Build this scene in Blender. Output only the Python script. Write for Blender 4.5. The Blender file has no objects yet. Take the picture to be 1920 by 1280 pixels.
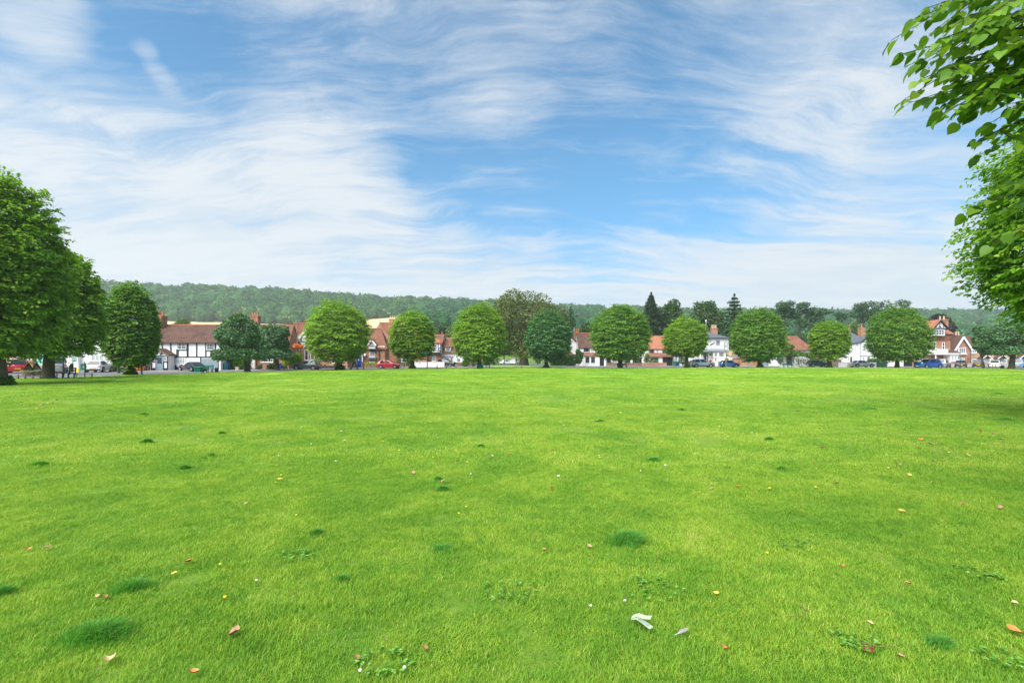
import bpy, bmesh, math, random
import numpy as np
from mathutils import Vector, Matrix, noise as mnoise

# ------------------------------------------------------------------ camera
SC = bpy.context.scene
COL = SC.collection
F, HY, CH = 906.67, 673.0, 1.6          # focal length in photo pixels, horizon row, eye height
cd = bpy.data.cameras.new('camera'); cam = bpy.data.objects.new('camera', cd); COL.objects.link(cam)
cam.location = (0, 0, CH); cam.rotation_euler = (math.radians(90), 0, 0)
cd.sensor_width = 36; cd.lens = 17; cd.shift_y = 33 / 1920; cd.clip_start = 0.05; cd.clip_end = 6000
SC.camera = cam
# ------------------------------------------------------------------ exposure, sun and sky
SC.view_settings.view_transform = 'Standard'; SC.view_settings.look = 'None'
SC.view_settings.exposure = EXPOSURE = 1.25; SC.view_settings.gamma = 1
SUN_EL, SUN_ROT = math.radians(50), math.radians(217)
sd = bpy.data.lights.new('sun', 'SUN'); sun = bpy.data.objects.new('sun', sd); COL.objects.link(sun)
sd.energy = 3.5; sd.angle = math.radians(60); sd.color = (1.0, 0.955, 0.88)
sdir = Vector((math.sin(SUN_ROT) * math.cos(SUN_EL), math.cos(SUN_ROT) * math.cos(SUN_EL), math.sin(SUN_EL)))
sun.rotation_euler = sdir.to_track_quat('Z', 'Y').to_euler(); sun.location = sdir * 60

def pxdir(px, py):
    return Vector(((px - 960) / F, 1, (HY - py) / F)).normalized()

class NT:
    def __init__(s, tree): s.t = tree; s.n = tree.nodes; s.l = tree.links
    def new(s, typ, **kw):
        nd = s.n.new(typ)
        for k, v in kw.items(): setattr(nd, k, v)
        return nd
    def link(s, a, b): s.l.new(a, b)
    def put(s, sock, v):
        if hasattr(v, 'is_linked') or isinstance(v, bpy.types.NodeSocket): s.l.new(v, sock)
        else: sock.default_value = v
    def math(s, op, a, b=0.0, c=None, clamp=False):
        m = s.new('ShaderNodeMath', operation=op, use_clamp=clamp); s.put(m.inputs[0], a); s.put(m.inputs[1], b)
        if c is not None: s.put(m.inputs[2], c)
        return m.outputs[0]
    def vmath(s, op, a, b=(0, 0, 0)):
        m = s.new('ShaderNodeVectorMath', operation=op); s.put(m.inputs[0], a)
        if op == 'SCALE': s.put(m.inputs['Scale'], b)
        else: s.put(m.inputs[1], b)
        return m.outputs['Value'] if op in ('DOT_PRODUCT', 'LENGTH') else m.outputs[0]
    def noise(s, vec, scale, detail=4, rough=.55, dist=0.0, lac=2.0, out=0):
        nd = s.new('ShaderNodeTexNoise'); s.put(nd.inputs['Vector'], vec); nd.inputs['Scale'].default_value = scale
        nd.inputs['Detail'].default_value = detail; nd.inputs['Roughness'].default_value = rough; nd.inputs['Distortion'].default_value = dist
        nd.inputs['Lacunarity'].default_value = lac
        return nd.outputs[out]
    def ramp(s, fac, stops):
        r = s.new('ShaderNodeValToRGB'); s.put(r.inputs[0], fac); e = r.color_ramp.elements
        while len(e) < len(stops): e.new(0.5)
        for i, (p, c) in enumerate(stops):
            e[i].position = p; e[i].color = (c[0], c[1], c[2], 1) if hasattr(c, '__len__') else (c, c, c, 1)
        return r.outputs[0]
    def mix(s, fac, a, b, blend='MIX'):
        m = s.new('ShaderNodeMix', data_type='RGBA', blend_type=blend); s.put(m.inputs[0], fac)
        s.put(m.inputs[6], (*a, 1) if isinstance(a, tuple) and len(a) == 3 else a)
        s.put(m.inputs[7], (*b, 1) if isinstance(b, tuple) and len(b) == 3 else b)
        return m.outputs[2]
    def maprange(s, v, a, b, c=0.0, d=1.0, smooth=True):
        m = s.new('ShaderNodeMapRange'); s.put(m.inputs[0], v)
        if smooth: m.interpolation_type = 'SMOOTHSTEP'
        for i, q in enumerate((a, b, c, d)): m.inputs[i + 1].default_value = q
        return m.outputs[0]

def make_world():
    w = bpy.data.worlds.new('World'); SC.world = w; w.use_nodes = True
    T = NT(w.node_tree); T.n.clear()
    sky = T.new('ShaderNodeTexSky'); sky.sky_type = 'NISHITA'; sky.sun_disc = False
    sky.sun_elevation = SUN_EL; sky.sun_rotation = SUN_ROT; sky.air_density = 1.0; sky.dust_density = 0.6; sky.ozone_density = 3.0; sky.altitude = 100
    tc = T.new('ShaderNodeTexCoord').outputs['Generated']
    d = T.vmath('NORMALIZE', tc)
    sep = T.new('ShaderNodeSeparateXYZ'); T.link(d, sep.inputs[0]); dz = sep.outputs[2]
    # projection on a flat cloud deck: streaks converge towards the horizon as real cirrus does
    inv = T.math('DIVIDE', 1.0, T.math('ADD', T.math('MAXIMUM', dz, 0.0), 0.16))
    P = T.vmath('SCALE', d, inv)
    warp = T.noise(P, 0.9, 3, .5, out=1)
    Pw = T.vmath('ADD', P, T.vmath('SCALE', T.vmath('SUBTRACT', warp, (.5, .5, .5)), 0.75))
    def streak(ang, sx, sy, sc, det, rg, dist, loc=(0, 0, 0)):
        m = T.new('ShaderNodeMapping'); T.link(Pw, m.inputs[0]); m.inputs['Rotation'].default_value = (0, 0, math.radians(ang))
        m.inputs['Scale'].default_value = (sx, sy, 1); m.inputs['Location'].default_value = loc
        return T.noise(m.outputs[0], sc, det, rg, dist)
    n1 = streak(38, .34, 1.9, 1.15, 10, .62, .3)
    n2 = streak(-25, .40, 2.4, 2.6, 10, .67, .35, (3.1, 1.7, 0))
    n3 = streak(12, .7, 1.8, 4.6, 9, .70, .45, (1.3, 4.2, 0))
    f = T.math('ADD', T.math('MULTIPLY', n1, .44), T.math('ADD', T.math('MULTIPLY', n2, .33), T.math('MULTIPLY', n3, .23)))
    # large weather patches, given as directions in the world
    blobs = [(40, 420, 13, .26), (240, 440, 13, .20), (60, 230, 8, .02), (470, 350, 8, .22), (620, 350, 6, .20), (700, 410, 5, .20), (790, 460, 5, .22), (880, 505, 5, .18), (980, 540, 6, .16), (560, 440, 9, .14),
             (60, 12, 3.0, .50), (640, 75, 7, .10), (800, 50, 6, .08), (960, 60, 6, .10), (1060, 10, 5, .08), (1240, 20, 8, .08), (1510, 175, 7, .18), (1560, 110, 6, .10), (1720, 230, 6, .24), (1640, 90, 7, .06), (1400, 60, 6, .08),
             (1350, 520, 12, .16), (1760, 440, 10, .22), (1560, 470, 8, .12), (960, 190, 4, .12), (880, 165, 3.5, .10), (600, 225, 6, .10), (500, 200, 5, .08),
             (266, 80, .9, .13), (274, 96, .8, .12), (283, 112, .8, .12), (292, 127, .8, .11), (302, 142, .8, .10), (313, 158, .8, .09), (326, 176, .9, .08),
             (520, 140, 7, -0.079), (330, 222, 4, -0.070), (430, 262, 4, -0.099), (150, 90, 8, -0.050), (250, 40, 7, -0.050), (380, 60, 7, -0.025), (830, 280, 9, -0.079), (700, 210, 7, -0.050), (1160, 250, 9, -0.070), (1190, 400, 8, -0.129), (1100, 430, 5, -0.050), (1290, 150, 5, -0.059),
             (1380, 190, 4, -0.070), (1120, 110, 6, -0.050), (1780, 300, 5, -0.258), (1500, 315, 9, -0.099), (970, 340, 10, -0.079), (1620, 330, 7, -0.099), (840, 400, 5, -0.059), (690, 510, 4, -0.040)]
    acc = 0.0
    for px, py, rad, wgt in blobs:
        dt = T.vmath('DOT_PRODUCT', d, tuple(pxdir(px, py)))
        b = T.maprange(dt, math.cos(math.radians(rad * 1.5)), 1.0, 0, wgt)
        acc = b if isinstance(acc, float) else T.math('ADD', acc, b)
    hor = T.maprange(dz, 0.0, 0.30, .80, 0.0)
    f = T.math('MULTIPLY_ADD', T.math('SUBTRACT', f, .5), 3.5, .5)
    dens = T.math('ADD', T.math('ADD', f, T.math('MULTIPLY', acc, 1.1)), hor)
    cover = T.maprange(dens, 0.27, 1.28, 0.0, 1.0)
    cover = T.math('MULTIPLY', T.math('POWER', cover, .78), .96)
    shade = T.mix(T.maprange(f, .35, .65), (3.85, 4.25, 4.7), (4.4, 4.6, 4.85))
    blue = T.mix(1.0, sky.outputs[0], (.50, .98, 1.07), 'MULTIPLY')
    blue = T.mix(T.maprange(dz, .0, .42, 1, 0), blue, T.mix(1.0, blue, (.75, .72, .86), 'MULTIPLY'))
    col = T.mix(cover, blue, shade)
    bg = T.new('ShaderNodeBackground'); T.link(col, bg.inputs[0]); bg.inputs[1].default_value = SKY_STR
    out = T.new('ShaderNodeOutputWorld'); T.link(bg.outputs[0], out.inputs[0])
SKY_STR = 0.078
make_world()

# ------------------------------------------------------------------ pixel to place helpers
def X(px, Y): return (px - 960) / F * Y
def Z(py, Y): return CH + (HY - py) / F * Y
RNG = random.Random(7)

# ------------------------------------------------------------------ materials
MATS = {}
def bsdf(name, rough=.6, spec=.3):
    m = bpy.data.materials.new(name); m.use_nodes = True
    T = NT(m.node_tree); b = T.n['Principled BSDF']; b.inputs['Roughness'].default_value = rough
    b.inputs['Specular IOR Level'].default_value = spec
    return m, T, b
def objco(T): return T.new('ShaderNodeTexCoord').outputs['Object']
def plain(name, c, rough=.6, spec=.3, var=.18, scale=3.0, metal=0.0, coat=0.0, bump=0.0):
    if name in MATS: return MATS[name]
    m, T, b = bsdf(name, rough, spec)
    co = objco(T); n = T.noise(co, scale, 5, .6)
    v = T.ramp(n, [(.3, 1 - var), (.7, 1 + var * .5)])
    col = T.mix(1.0, c, v, 'MULTIPLY'); T.link(col, b.inputs['Base Color'])
    b.inputs['Metallic'].default_value = metal; b.inputs['Coat Weight'].default_value = coat
    if bump:
        bp = T.new('ShaderNodeBump'); bp.inputs['Strength'].default_value = bump; bp.inputs['Distance'].default_value = .03
        T.link(T.noise(co, scale * 6, 4), bp.inputs['Height']); T.link(bp.outputs[0], b.inputs['Normal'])
    MATS[name] = m; return m
def wallco(T):
    co = objco(T); s = T.new('ShaderNodeSeparateXYZ'); T.link(co, s.inputs[0])
    c = T.new('ShaderNodeCombineXYZ'); T.link(T.math('ADD', s.outputs[0], s.outputs[1]), c.inputs[0]); T.link(s.outputs[2], c.inputs[1])
    return co, c.outputs[0]
def masonry(name, c1, c2, mortar, bw=.225, bh=.075, patch=.35, pscale=.7, rough=.85, dark=None):
    m, T, b = bsdf(name, rough, .15)
    co, wc = wallco(T)
    br = T.new('ShaderNodeTexBrick'); T.link(wc, br.inputs['Vector']); br.inputs['Scale'].default_value = 1
    br.inputs['Brick Width'].default_value = bw; br.inputs['Row Height'].default_value = bh; br.inputs['Mortar Size'].default_value = bh * .12
    br.inputs['Color1'].default_value = (*c1, 1); br.inputs['Color2'].default_value = (*c2, 1); br.inputs['Mortar'].default_value = (*mortar, 1)
    n = T.noise(co, pscale, 6, .7)
    v = T.ramp(n, [(.32, 1 - patch), (.5, 1.0), (.72, 1 + patch * .6)])
    n2 = T.noise(co, pscale * 9, 3, .7)
    v2 = T.ramp(n2, [(.3, 1 - patch * .5), (.7, 1 + patch * .4)])
    col = T.mix(1.0, T.mix(1.0, br.outputs[0], v, 'MULTIPLY'), v2, 'MULTIPLY')
    if dark: col = T.mix(T.maprange(T.noise(co, pscale * 1.7, 5, .7), .52, .68, 0, .65), col, dark)
    T.link(col, b.inputs['Base Color'])
    bp = T.new('ShaderNodeBump'); bp.inputs['Strength'].default_value = .5; bp.inputs['Distance'].default_value = .02
    T.link(br.outputs['Fac'], bp.inputs['Height']); bp.invert = True; T.link(bp.outputs[0], b.inputs['Normal'])
    return m
M = dict(
    white=plain('white_render', (.74, .74, .735), .8, .2, .07, .8), trim=plain('white_paint', (.76, .76, .75), .45, .4, .04),
    cream=plain('cream_render', (.70, .66, .58), .8, .2, .10, .8),
    black=plain('black_timber', (.018, .018, .02), .6, .3, .3, 5), blackp=plain('black_paint', (.015, .016, .02), .35, .4, .2),
    navy=plain('dark_blue_grey_paint', (.05, .075, .11), .5), greyp=plain('grey_blue_paint', (.21, .28, .33), .5),
    sage=plain('sage_paint', (.26, .38, .30), .5), blued=plain('blue_door_paint', (.008, .06, .42), .4), greend=plain('dark_green_paint', (.03, .10, .07), .4),
    turq=plain('turquoise_wall', (.26, .58, .52), .7), lead=plain('lead_sheet', (.20, .22, .24), .5),
    brick=masonry('red_brick', (.46, .18, .105), (.37, .145, .085), (.36, .27, .2)),
    brickd=masonry('dark_red_brick', (.27, .085, .055), (.20, .07, .05), (.28, .2, .16)),
    bricko=masonry('orange_brick', (.48, .22, .115), (.39, .17, .095), (.42, .31, .22)),
    brickp=masonry('pale_pink_brick', (.55, .33, .22), (.48, .27, .17), (.5, .42, .34)),
    brickb=masonry('brown_brick', (.24, .12, .07), (.17, .09, .055), (.25, .2, .16)),
    tile=masonry('brown_clay_tile', (.165, .085, .062), (.125, .068, .052), (.06, .04, .035), .17, .11, .4, .9, .85, (.07, .05, .038)),
    tileo=masonry('orange_clay_tile', (.46, .185, .105), (.39, .15, .09), (.2, .09, .06), .17, .11, .22, .9, .8),
    tiler=masonry('red_clay_tile', (.32, .135, .085), (.25, .105, .07), (.12, .06, .045), .17, .11, .38, .8, .85, (.13, .085, .05)),
    slate=masonry('grey_slate', (.135, .155, .185), (.115, .135, .165), (.075, .085, .1), .25, .2, .15, .8, .55),
    stone=plain('pale_stone', (.42, .38, .31), .9, .2, .25, 4), wood=plain('weathered_wood', (.21, .16, .115), .85, .2, .3, 6),
    pot=plain('clay_pot', (.50, .16, .07), .8, .2, .15, 4), potw=plain('buff_pot', (.62, .50, .34), .8, .2, .15, 4),
    metal=plain('dark_metal', (.03, .035, .04), .45, .5, .2), grn=plain('bright_green_metal', (.01, .25, .15), .4), bgrn=plain('dark_green_metal', (.012, .06, .055), .4),
    tyre=plain('tyre_rubber', (.012, .012, .013), .8, .2), rim=plain('wheel_alloy', (.42, .43, .45), .3, .5, .05, 3, .7),
    plate=plain('yellow_plate', (.75, .50, .03), .5), platew=plain('white_plate', (.75, .75, .72), .5),
    tail=plain('red_lamp', (.45, .01, .012), .2, .5, .05), head=plain('clear_lamp', (.55, .58, .6), .1, .6, .05),
    trimb=plain('black_plastic', (.012, .013, .015), .6), binb=plain('blue_plastic', (.006, .045, .20), .5), bing=plain('green_plastic', (.01, .15, .06), .5), bink=plain('grey_plastic', (.03, .033, .036), .6),
    blues=plain('blue_sign', (.01, .21, .65), .4), yell=plain('yellow_panel', (.85, .62, .01), .5), orange=plain('orange_cloth', (.75, .22, .02), .7), pink=plain('pink_cloth', (.75, .16, .16), .8),
    skin=plain('skin', (.50, .30, .22), .6), hair=plain('brown_hair', (.05, .03, .02), .7), jean=plain('blue_denim', (.05, .08, .16), .9),
    thatch=plain('tan_tile', (.40, .27, .16), .9, .2, .3, 2),
)
def glassmat(name, c, rough=.06):
    m, T, b = bsdf(name, rough, .55); b.inputs['Base Color'].default_value = (*c, 1); return m
M['glass'] = glassmat('window_glass', (.035, .045, .055)); M['cglass'] = glassmat('car_glass', (.02, .026, .03)); M['glassl'] = glassmat('curtained_glass', (.25, .28, .29), .2)

def leafmat(name, dark, light, tip=None, trans=.3, rough=.55, spec=.25, scale=.25):
    """leaf colour: a random value per leaf (attribute v), plus slow drift over the plant"""
    m, T, b = bsdf(name, rough, spec)
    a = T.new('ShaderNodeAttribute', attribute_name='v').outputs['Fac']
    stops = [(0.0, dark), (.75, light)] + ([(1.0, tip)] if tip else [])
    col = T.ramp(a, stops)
    n = T.noise(objco(T), scale, 3)
    col = T.mix(1.0, col, T.ramp(n, [(.3, .82), (.7, 1.12)]), 'MULTIPLY')
    T.link(col, b.inputs['Base Color'])
    tr = T.new('ShaderNodeBsdfTranslucent'); T.link(T.mix(1.0, col, (1.25, 1.35, .5), 'MULTIPLY'), tr.inputs[0])
    mx = T.new('ShaderNodeMixShader'); mx.inputs[0].default_value = trans
    T.link(b.outputs[0], mx.inputs[1]); T.link(tr.outputs[0], mx.inputs[2]); T.link(mx.outputs[0], T.n['Material Output'].inputs[0])
    return m
L = dict(
    lime=leafmat('lime_leaf', (.08, .20, .022), (.28, .45, .045), (.48, .60, .085), .42),
    limeb=leafmat('bluish_lime_leaf', (.035, .12, .045), (.12, .28, .09), (.26, .42, .14)),
    limed=leafmat('deep_lime_leaf', (.05, .14, .022), (.19, .36, .05), (.38, .52, .10), .38),
    limen=leafmat('near_lime_leaf', (.08, .21, .02), (.24, .43, .035), (.42, .58, .09), .52, .5, .28, .8),
    limeh=leafmat('overhanging_lime_leaf', (.035, .105, .01), (.15, .29, .022), (.34, .46, .06), .5, .42, .35, .8),
    rowan=leafmat('dull_leaf', (.04, .11, .045), (.125, .25, .10), (.24, .33, .16), .2),
    chest=leafmat('chestnut_leaf', (.05, .085, .02), (.14, .175, .038), (.26, .20, .05), .25, scale=.12),
    oak=leafmat('tree_leaf', (.025, .062, .018), (.07, .135, .032), (.14, .19, .05), .2),
    pale=leafmat('pale_tree_leaf', (.06, .115, .035), (.15, .22, .06), (.24, .28, .09), .25),
    conif=leafmat('conifer_needle', (.012, .038, .016), (.035, .078, .03), (.07, .12, .04), .1),
    cedar=leafmat('cedar_needle', (.016, .055, .024), (.055, .13, .045), (.11, .19, .06), .1),
    cyp=leafmat('cypress_leaf', (.02, .075, .018), (.06, .15, .028), (.10, .2, .04), .15),
    copper=leafmat('copper_leaf', (.025, .022, .02), (.06, .05, .04), (.09, .075, .05), .15),
    hedge=leafmat('hedge_leaf', (.015, .055, .012), (.05, .13, .022), (.11, .21, .035), .2),
    hedgel=leafmat('light_hedge_leaf', (.05, .14, .012), (.13, .28, .025), (.2, .36, .04), .25),
    gold=leafmat('yellow_leaf', (.22, .30, .01), (.50, .52, .02), (.7, .62, .03), .3),
    flow=leafmat('orange_flower', (.55, .10, .02), (.85, .22, .05), (.9, .5, .08), .2),
    flowr=leafmat('red_flower', (.45, .02, .02), (.75, .08, .04), (.85, .35, .05), .2),
    floww=leafmat('white_flower', (.10, .2, .04), (.45, .48, .32), (.75, .75, .6), .2),
    wood=leafmat('distant_leaf', (.016, .062, .022), (.06, .165, .042), (.18, .24, .06), .08, .9, .05, .012),
)
def barkmat():
    m, T, b = bsdf('bark', .9, .15); co = objco(T)
    mp = T.new('ShaderNodeMapping'); T.link(co, mp.inputs[0]); mp.inputs['Scale'].default_value = (6, 6, 1.2)
    n = T.noise(mp.outputs[0], 2.2, 8, .7, .8)
    T.link(T.ramp(n, [(.3, (.035, .028, .02)), (.55, (.10, .085, .062)), (.75, (.17, .15, .12))]), b.inputs['Base Color'])
    bp = T.new('ShaderNodeBump'); bp.inputs['Strength'].default_value = .9; bp.inputs['Distance'].default_value = .05; T.link(n, bp.inputs['Height']); T.link(bp.outputs[0], b.inputs['Normal'])
    return m
M['bark'] = barkmat()

# ------------------------------------------------------------------ object helpers
def tag(o, label=None, cat=None, group=None, kind=None):
    if label: o['label'] = label
    if cat: o['category'] = cat
    if group: o['group'] = group
    if kind: o['kind'] = kind
    return o
def empty(name, loc, label, cat, group=None, rz=0.0):
    o = bpy.data.objects.new(name, None); COL.objects.link(o); o.location = loc; o.rotation_euler[2] = rz; o.empty_display_size = .3
    return tag(o, label, cat, group)
class MB:
    def __init__(s): s.v = []; s.f = []
    def add(s, vs, fs):
        n = len(s.v); s.v += [tuple(p) for p in vs]; s.f += [tuple(i + n for i in q) for q in fs]; return s
    def box(s, x0, x1, y0, y1, z0, z1):
        return s.add([(x0, y0, z0), (x1, y0, z0), (x1, y1, z0), (x0, y1, z0), (x0, y0, z1), (x1, y0, z1), (x1, y1, z1), (x0, y1, z1)],
                     [(0, 3, 2, 1), (4, 5, 6, 7), (0, 1, 5, 4), (1, 2, 6, 5), (2, 3, 7, 6), (3, 0, 4, 7)])
    def _prism(s, a, b):
        n = len(a); return s.add(a + b, [tuple(range(n)), tuple(range(2 * n - 1, n - 1, -1))] + [(i, (i + 1) % n, n + (i + 1) % n, n + i) for i in range(n)])
    def pxz(s, pts, y0, y1): return s._prism([(x, y0, z) for x, z in pts], [(x, y1, z) for x, z in pts])
    def pyz(s, pts, x0, x1): return s._prism([(x0, y, z) for y, z in pts], [(x1, y, z) for y, z in pts])
    def pxy(s, pts, z0, z1): return s._prism([(x, y, z0) for x, y in pts], [(x, y, z1) for x, y in pts])
    def bar(s, x0, z0, x1, z1, w, y0, y1):
        dx, dz = x1 - x0, z1 - z0; l = math.hypot(dx, dz) or 1; nx, nz = -dz / l * w / 2, dx / l * w / 2
        return s.pxz([(x0 + nx, z0 + nz), (x0 - nx, z0 - nz), (x1 - nx, z1 - nz), (x1 + nx, z1 + nz)], y0, y1)
    def tube(s, pts, rad, n=8, cap=True):
        pts = [Vector(p) for p in pts]; rings = []; vs = []
        for i, p in enumerate(pts):
            d = (pts[min(i + 1, len(pts) - 1)] - pts[max(i - 1, 0)]).normalized()
            a = d.cross(Vector((0, 0, 1)) if abs(d.z) < .9 else Vector((1, 0, 0))).normalized(); b = d.cross(a)
            r = rad[i] if hasattr(rad, '__len__') else rad
            for k in range(n):
                t = 2 * math.pi * k / n; vs.append(p + a * (r * math.cos(t)) + b * (r * math.sin(t)))
        fs = [(i * n + k, i * n + (k + 1) % n, (i + 1) * n + (k + 1) % n, (i + 1) * n + k) for i in range(len(pts) - 1) for k in range(n)]
        if cap: fs += [tuple(range(n)), tuple(range(len(vs) - 1, len(vs) - n - 1, -1))]
        return s.add(vs, fs)
    def lathe(s, prof, c=(0, 0, 0), n=12):
        vs = []; m = len(prof)
        for r, z in prof:
            for k in range(n):
                t = 2 * math.pi * k / n; vs.append((c[0] + r * math.cos(t), c[1] + r * math.sin(t), c[2] + z))
        fs = [(i * n + k, i * n + (k + 1) % n, (i + 1) * n + (k + 1) % n, (i + 1) * n + k) for i in range(m - 1) for k in range(n)]
        return s.add(vs, fs + [tuple(range(n))[::-1], tuple(range((m - 1) * n, m * n))])
    def wheel(s, c, r, w, n=16):     # disc with its axle along y
        x, y, z = c
        return s._prism([(x + r * math.cos(6.28318 * k / n), y - w / 2, z + r * math.sin(6.28318 * k / n)) for k in range(n)],
                        [(x + r * math.cos(6.28318 * k / n), y + w / 2, z + r * math.sin(6.28318 * k / n)) for k in range(n)])
    def build(s, name, mat, parent=None, smooth=False, bevel=0, loc=None):
        me = bpy.data.meshes.new(name); me.from_pydata(s.v, [], s.f)
        bm = bmesh.new(); bm.from_mesh(me); bmesh.ops.recalc_face_normals(bm, faces=bm.faces[:]); bm.to_mesh(me); bm.free()
        me.materials.append(mat); o = bpy.data.objects.new(name, me); COL.objects.link(o)
        if smooth: me.polygons.foreach_set('use_smooth', [True] * len(me.polygons))
        if parent: o.parent = parent
        if loc: o.location = loc
        if bevel:
            b = o.modifiers.new('b', 'BEVEL'); b.width = bevel; b.segments = 2; b.limit_method = 'ANGLE'
        return o

def npmesh(name, V, Fc, mat, parent=None, val=None, smooth=False):
    """mesh straight from arrays; Fc: (n, k) equal sized faces; val: per face value"""
    me = bpy.data.meshes.new(name); n, k = Fc.shape
    me.vertices.add(len(V)); me.vertices.foreach_set('co', V.astype(np.float32).ravel())
    me.loops.add(n * k); me.loops.foreach_set('vertex_index', Fc.astype(np.int32).ravel())
    me.polygons.add(n); me.polygons.foreach_set('loop_start', np.arange(0, n * k, k, dtype=np.int32))
    if smooth: me.polygons.foreach_set('use_smooth', np.ones(n, dtype=bool))
    me.update(calc_edges=True)
    if val is not None:
        a = me.attributes.new('v', 'FLOAT', 'FACE'); a.data.foreach_set('value', val.astype(np.float32))
    me.materials.append(mat); o = bpy.data.objects.new(name, me); COL.objects.link(o)
    if parent: o.parent = parent
    return o
# leaf shapes: vertices (side, along, up) and quads
LQ = (np.array([(0, 0, 0), (.42, .45, .06), (0, 1, -.06), (-.42, .45, .06)]), np.array([(0, 1, 2, 3)]))
LF = (np.array([(0, 0, 0), (.40, .22, .10), (.34, .66, .06), (0, 1, -.12), (-.34, .66, .06), (-.40, .22, .10)]), np.array([(0, 1, 2, 3), (0, 3, 4, 5)]))
_h = [(0, 0, 0), (.20, -.07, .05), (.40, .06, .10), (.47, .28, .11), (.40, .55, .08), (.22, .78, .01), (0, 1.06, -.14), (-.22, .78, .01), (-.40, .55, .08), (-.47, .28, .11), (-.40, .06, .10), (-.20, -.07, .05), (0, .33, .0), (0, .70, -.03)]
LH = (np.array(_h), np.array([(0, 1, 2, 12), (12, 2, 3, 4), (12, 4, 5, 13), (13, 5, 6, 6), (0, 12, 10, 11), (12, 8, 9, 10), (12, 13, 7, 8), (13, 6, 6, 7)]))
LH = (LH[0], np.array([(0, 1, 2, 12), (12, 2, 3, 4), (12, 4, 5, 13), (0, 12, 10, 11), (12, 8, 9, 10), (12, 13, 7, 8), (13, 5, 6, 7)]))
def unit(a): return a / (np.linalg.norm(a, axis=1, keepdims=True) + 1e-9)
def leaf_cloud(name, P, D, N, size, mat, shape=LQ, parent=None, val=None, smooth=False):
    D = unit(D); S = unit(np.cross(D, N)); N = np.cross(S, D)
    tv, tf = shape; k = len(tv)
    sz = size[:, None, None]
    V = P[:, None, :] + sz * (tv[None, :, 0:1] * S[:, None, :] + tv[None, :, 1:2] * D[:, None, :] + tv[None, :, 2:3] * N[:, None, :])
    Fc = (tf[None] + (np.arange(len(P)) * k)[:, None, None]).reshape(-1, tf.shape[1])
    return npmesh(name, V.reshape(-1, 3), Fc, mat, parent, np.repeat(val, len(tf)) if val is not None else None, smooth)
# ------------------------------------------------------------------ trees and shrubs
def cosv(px): return math.cos(math.atan((px - 960) / F))      # round things look wider off axis; undo that when reading widths from the photo
def lump(A, seed, fr):
    """cheap smooth noise on unit directions"""
    r = np.random.RandomState(seed); out = np.zeros(len(A))
    for k in range(7):
        w = r.normal(size=3) * fr * (1 + .35 * k); out += np.sin(A @ w + r.rand() * 6.28) / (1 + .5 * k)
    return out / 2.6
def trunk_mb(r, h, seed, lean=(0, 0), flare=1.5, n=12):
    g = random.Random(seed); mb = MB()
    hs = [-.15, .05, .18, .5, 1.0, 1.7, h]; rr = [flare, flare * .95, 1.22, 1.08, 1.0, .92, .8]
    mb.tube([(lean[0] * z / h + g.uniform(-.04, .04) * r, lean[1] * z / h + g.uniform(-.04, .04) * r, z) for z in hs], [r * q for q in rr], n)
    return mb
def limbs(mb, r, z0, cx, zc, R, H, seed, n=9):
    g = random.Random(seed)
    for i in range(n):
        a = 6.283 * i / n + g.uniform(-.3, .3); el = g.uniform(.25, 1.3)
        e = Vector((cx + math.cos(a) * math.cos(el) * R * .8, math.sin(a) * math.cos(el) * R * .8, zc + math.sin(el) * H * .75))
        s = Vector((0, 0, z0 + g.uniform(-.2, .1))); mid = s.lerp(e, .5) + Vector((math.cos(a), math.sin(a), 0)) * R * .12
        mb.tube([s, mid, e], [r * .5, r * .28, r * .08], 6)
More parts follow.
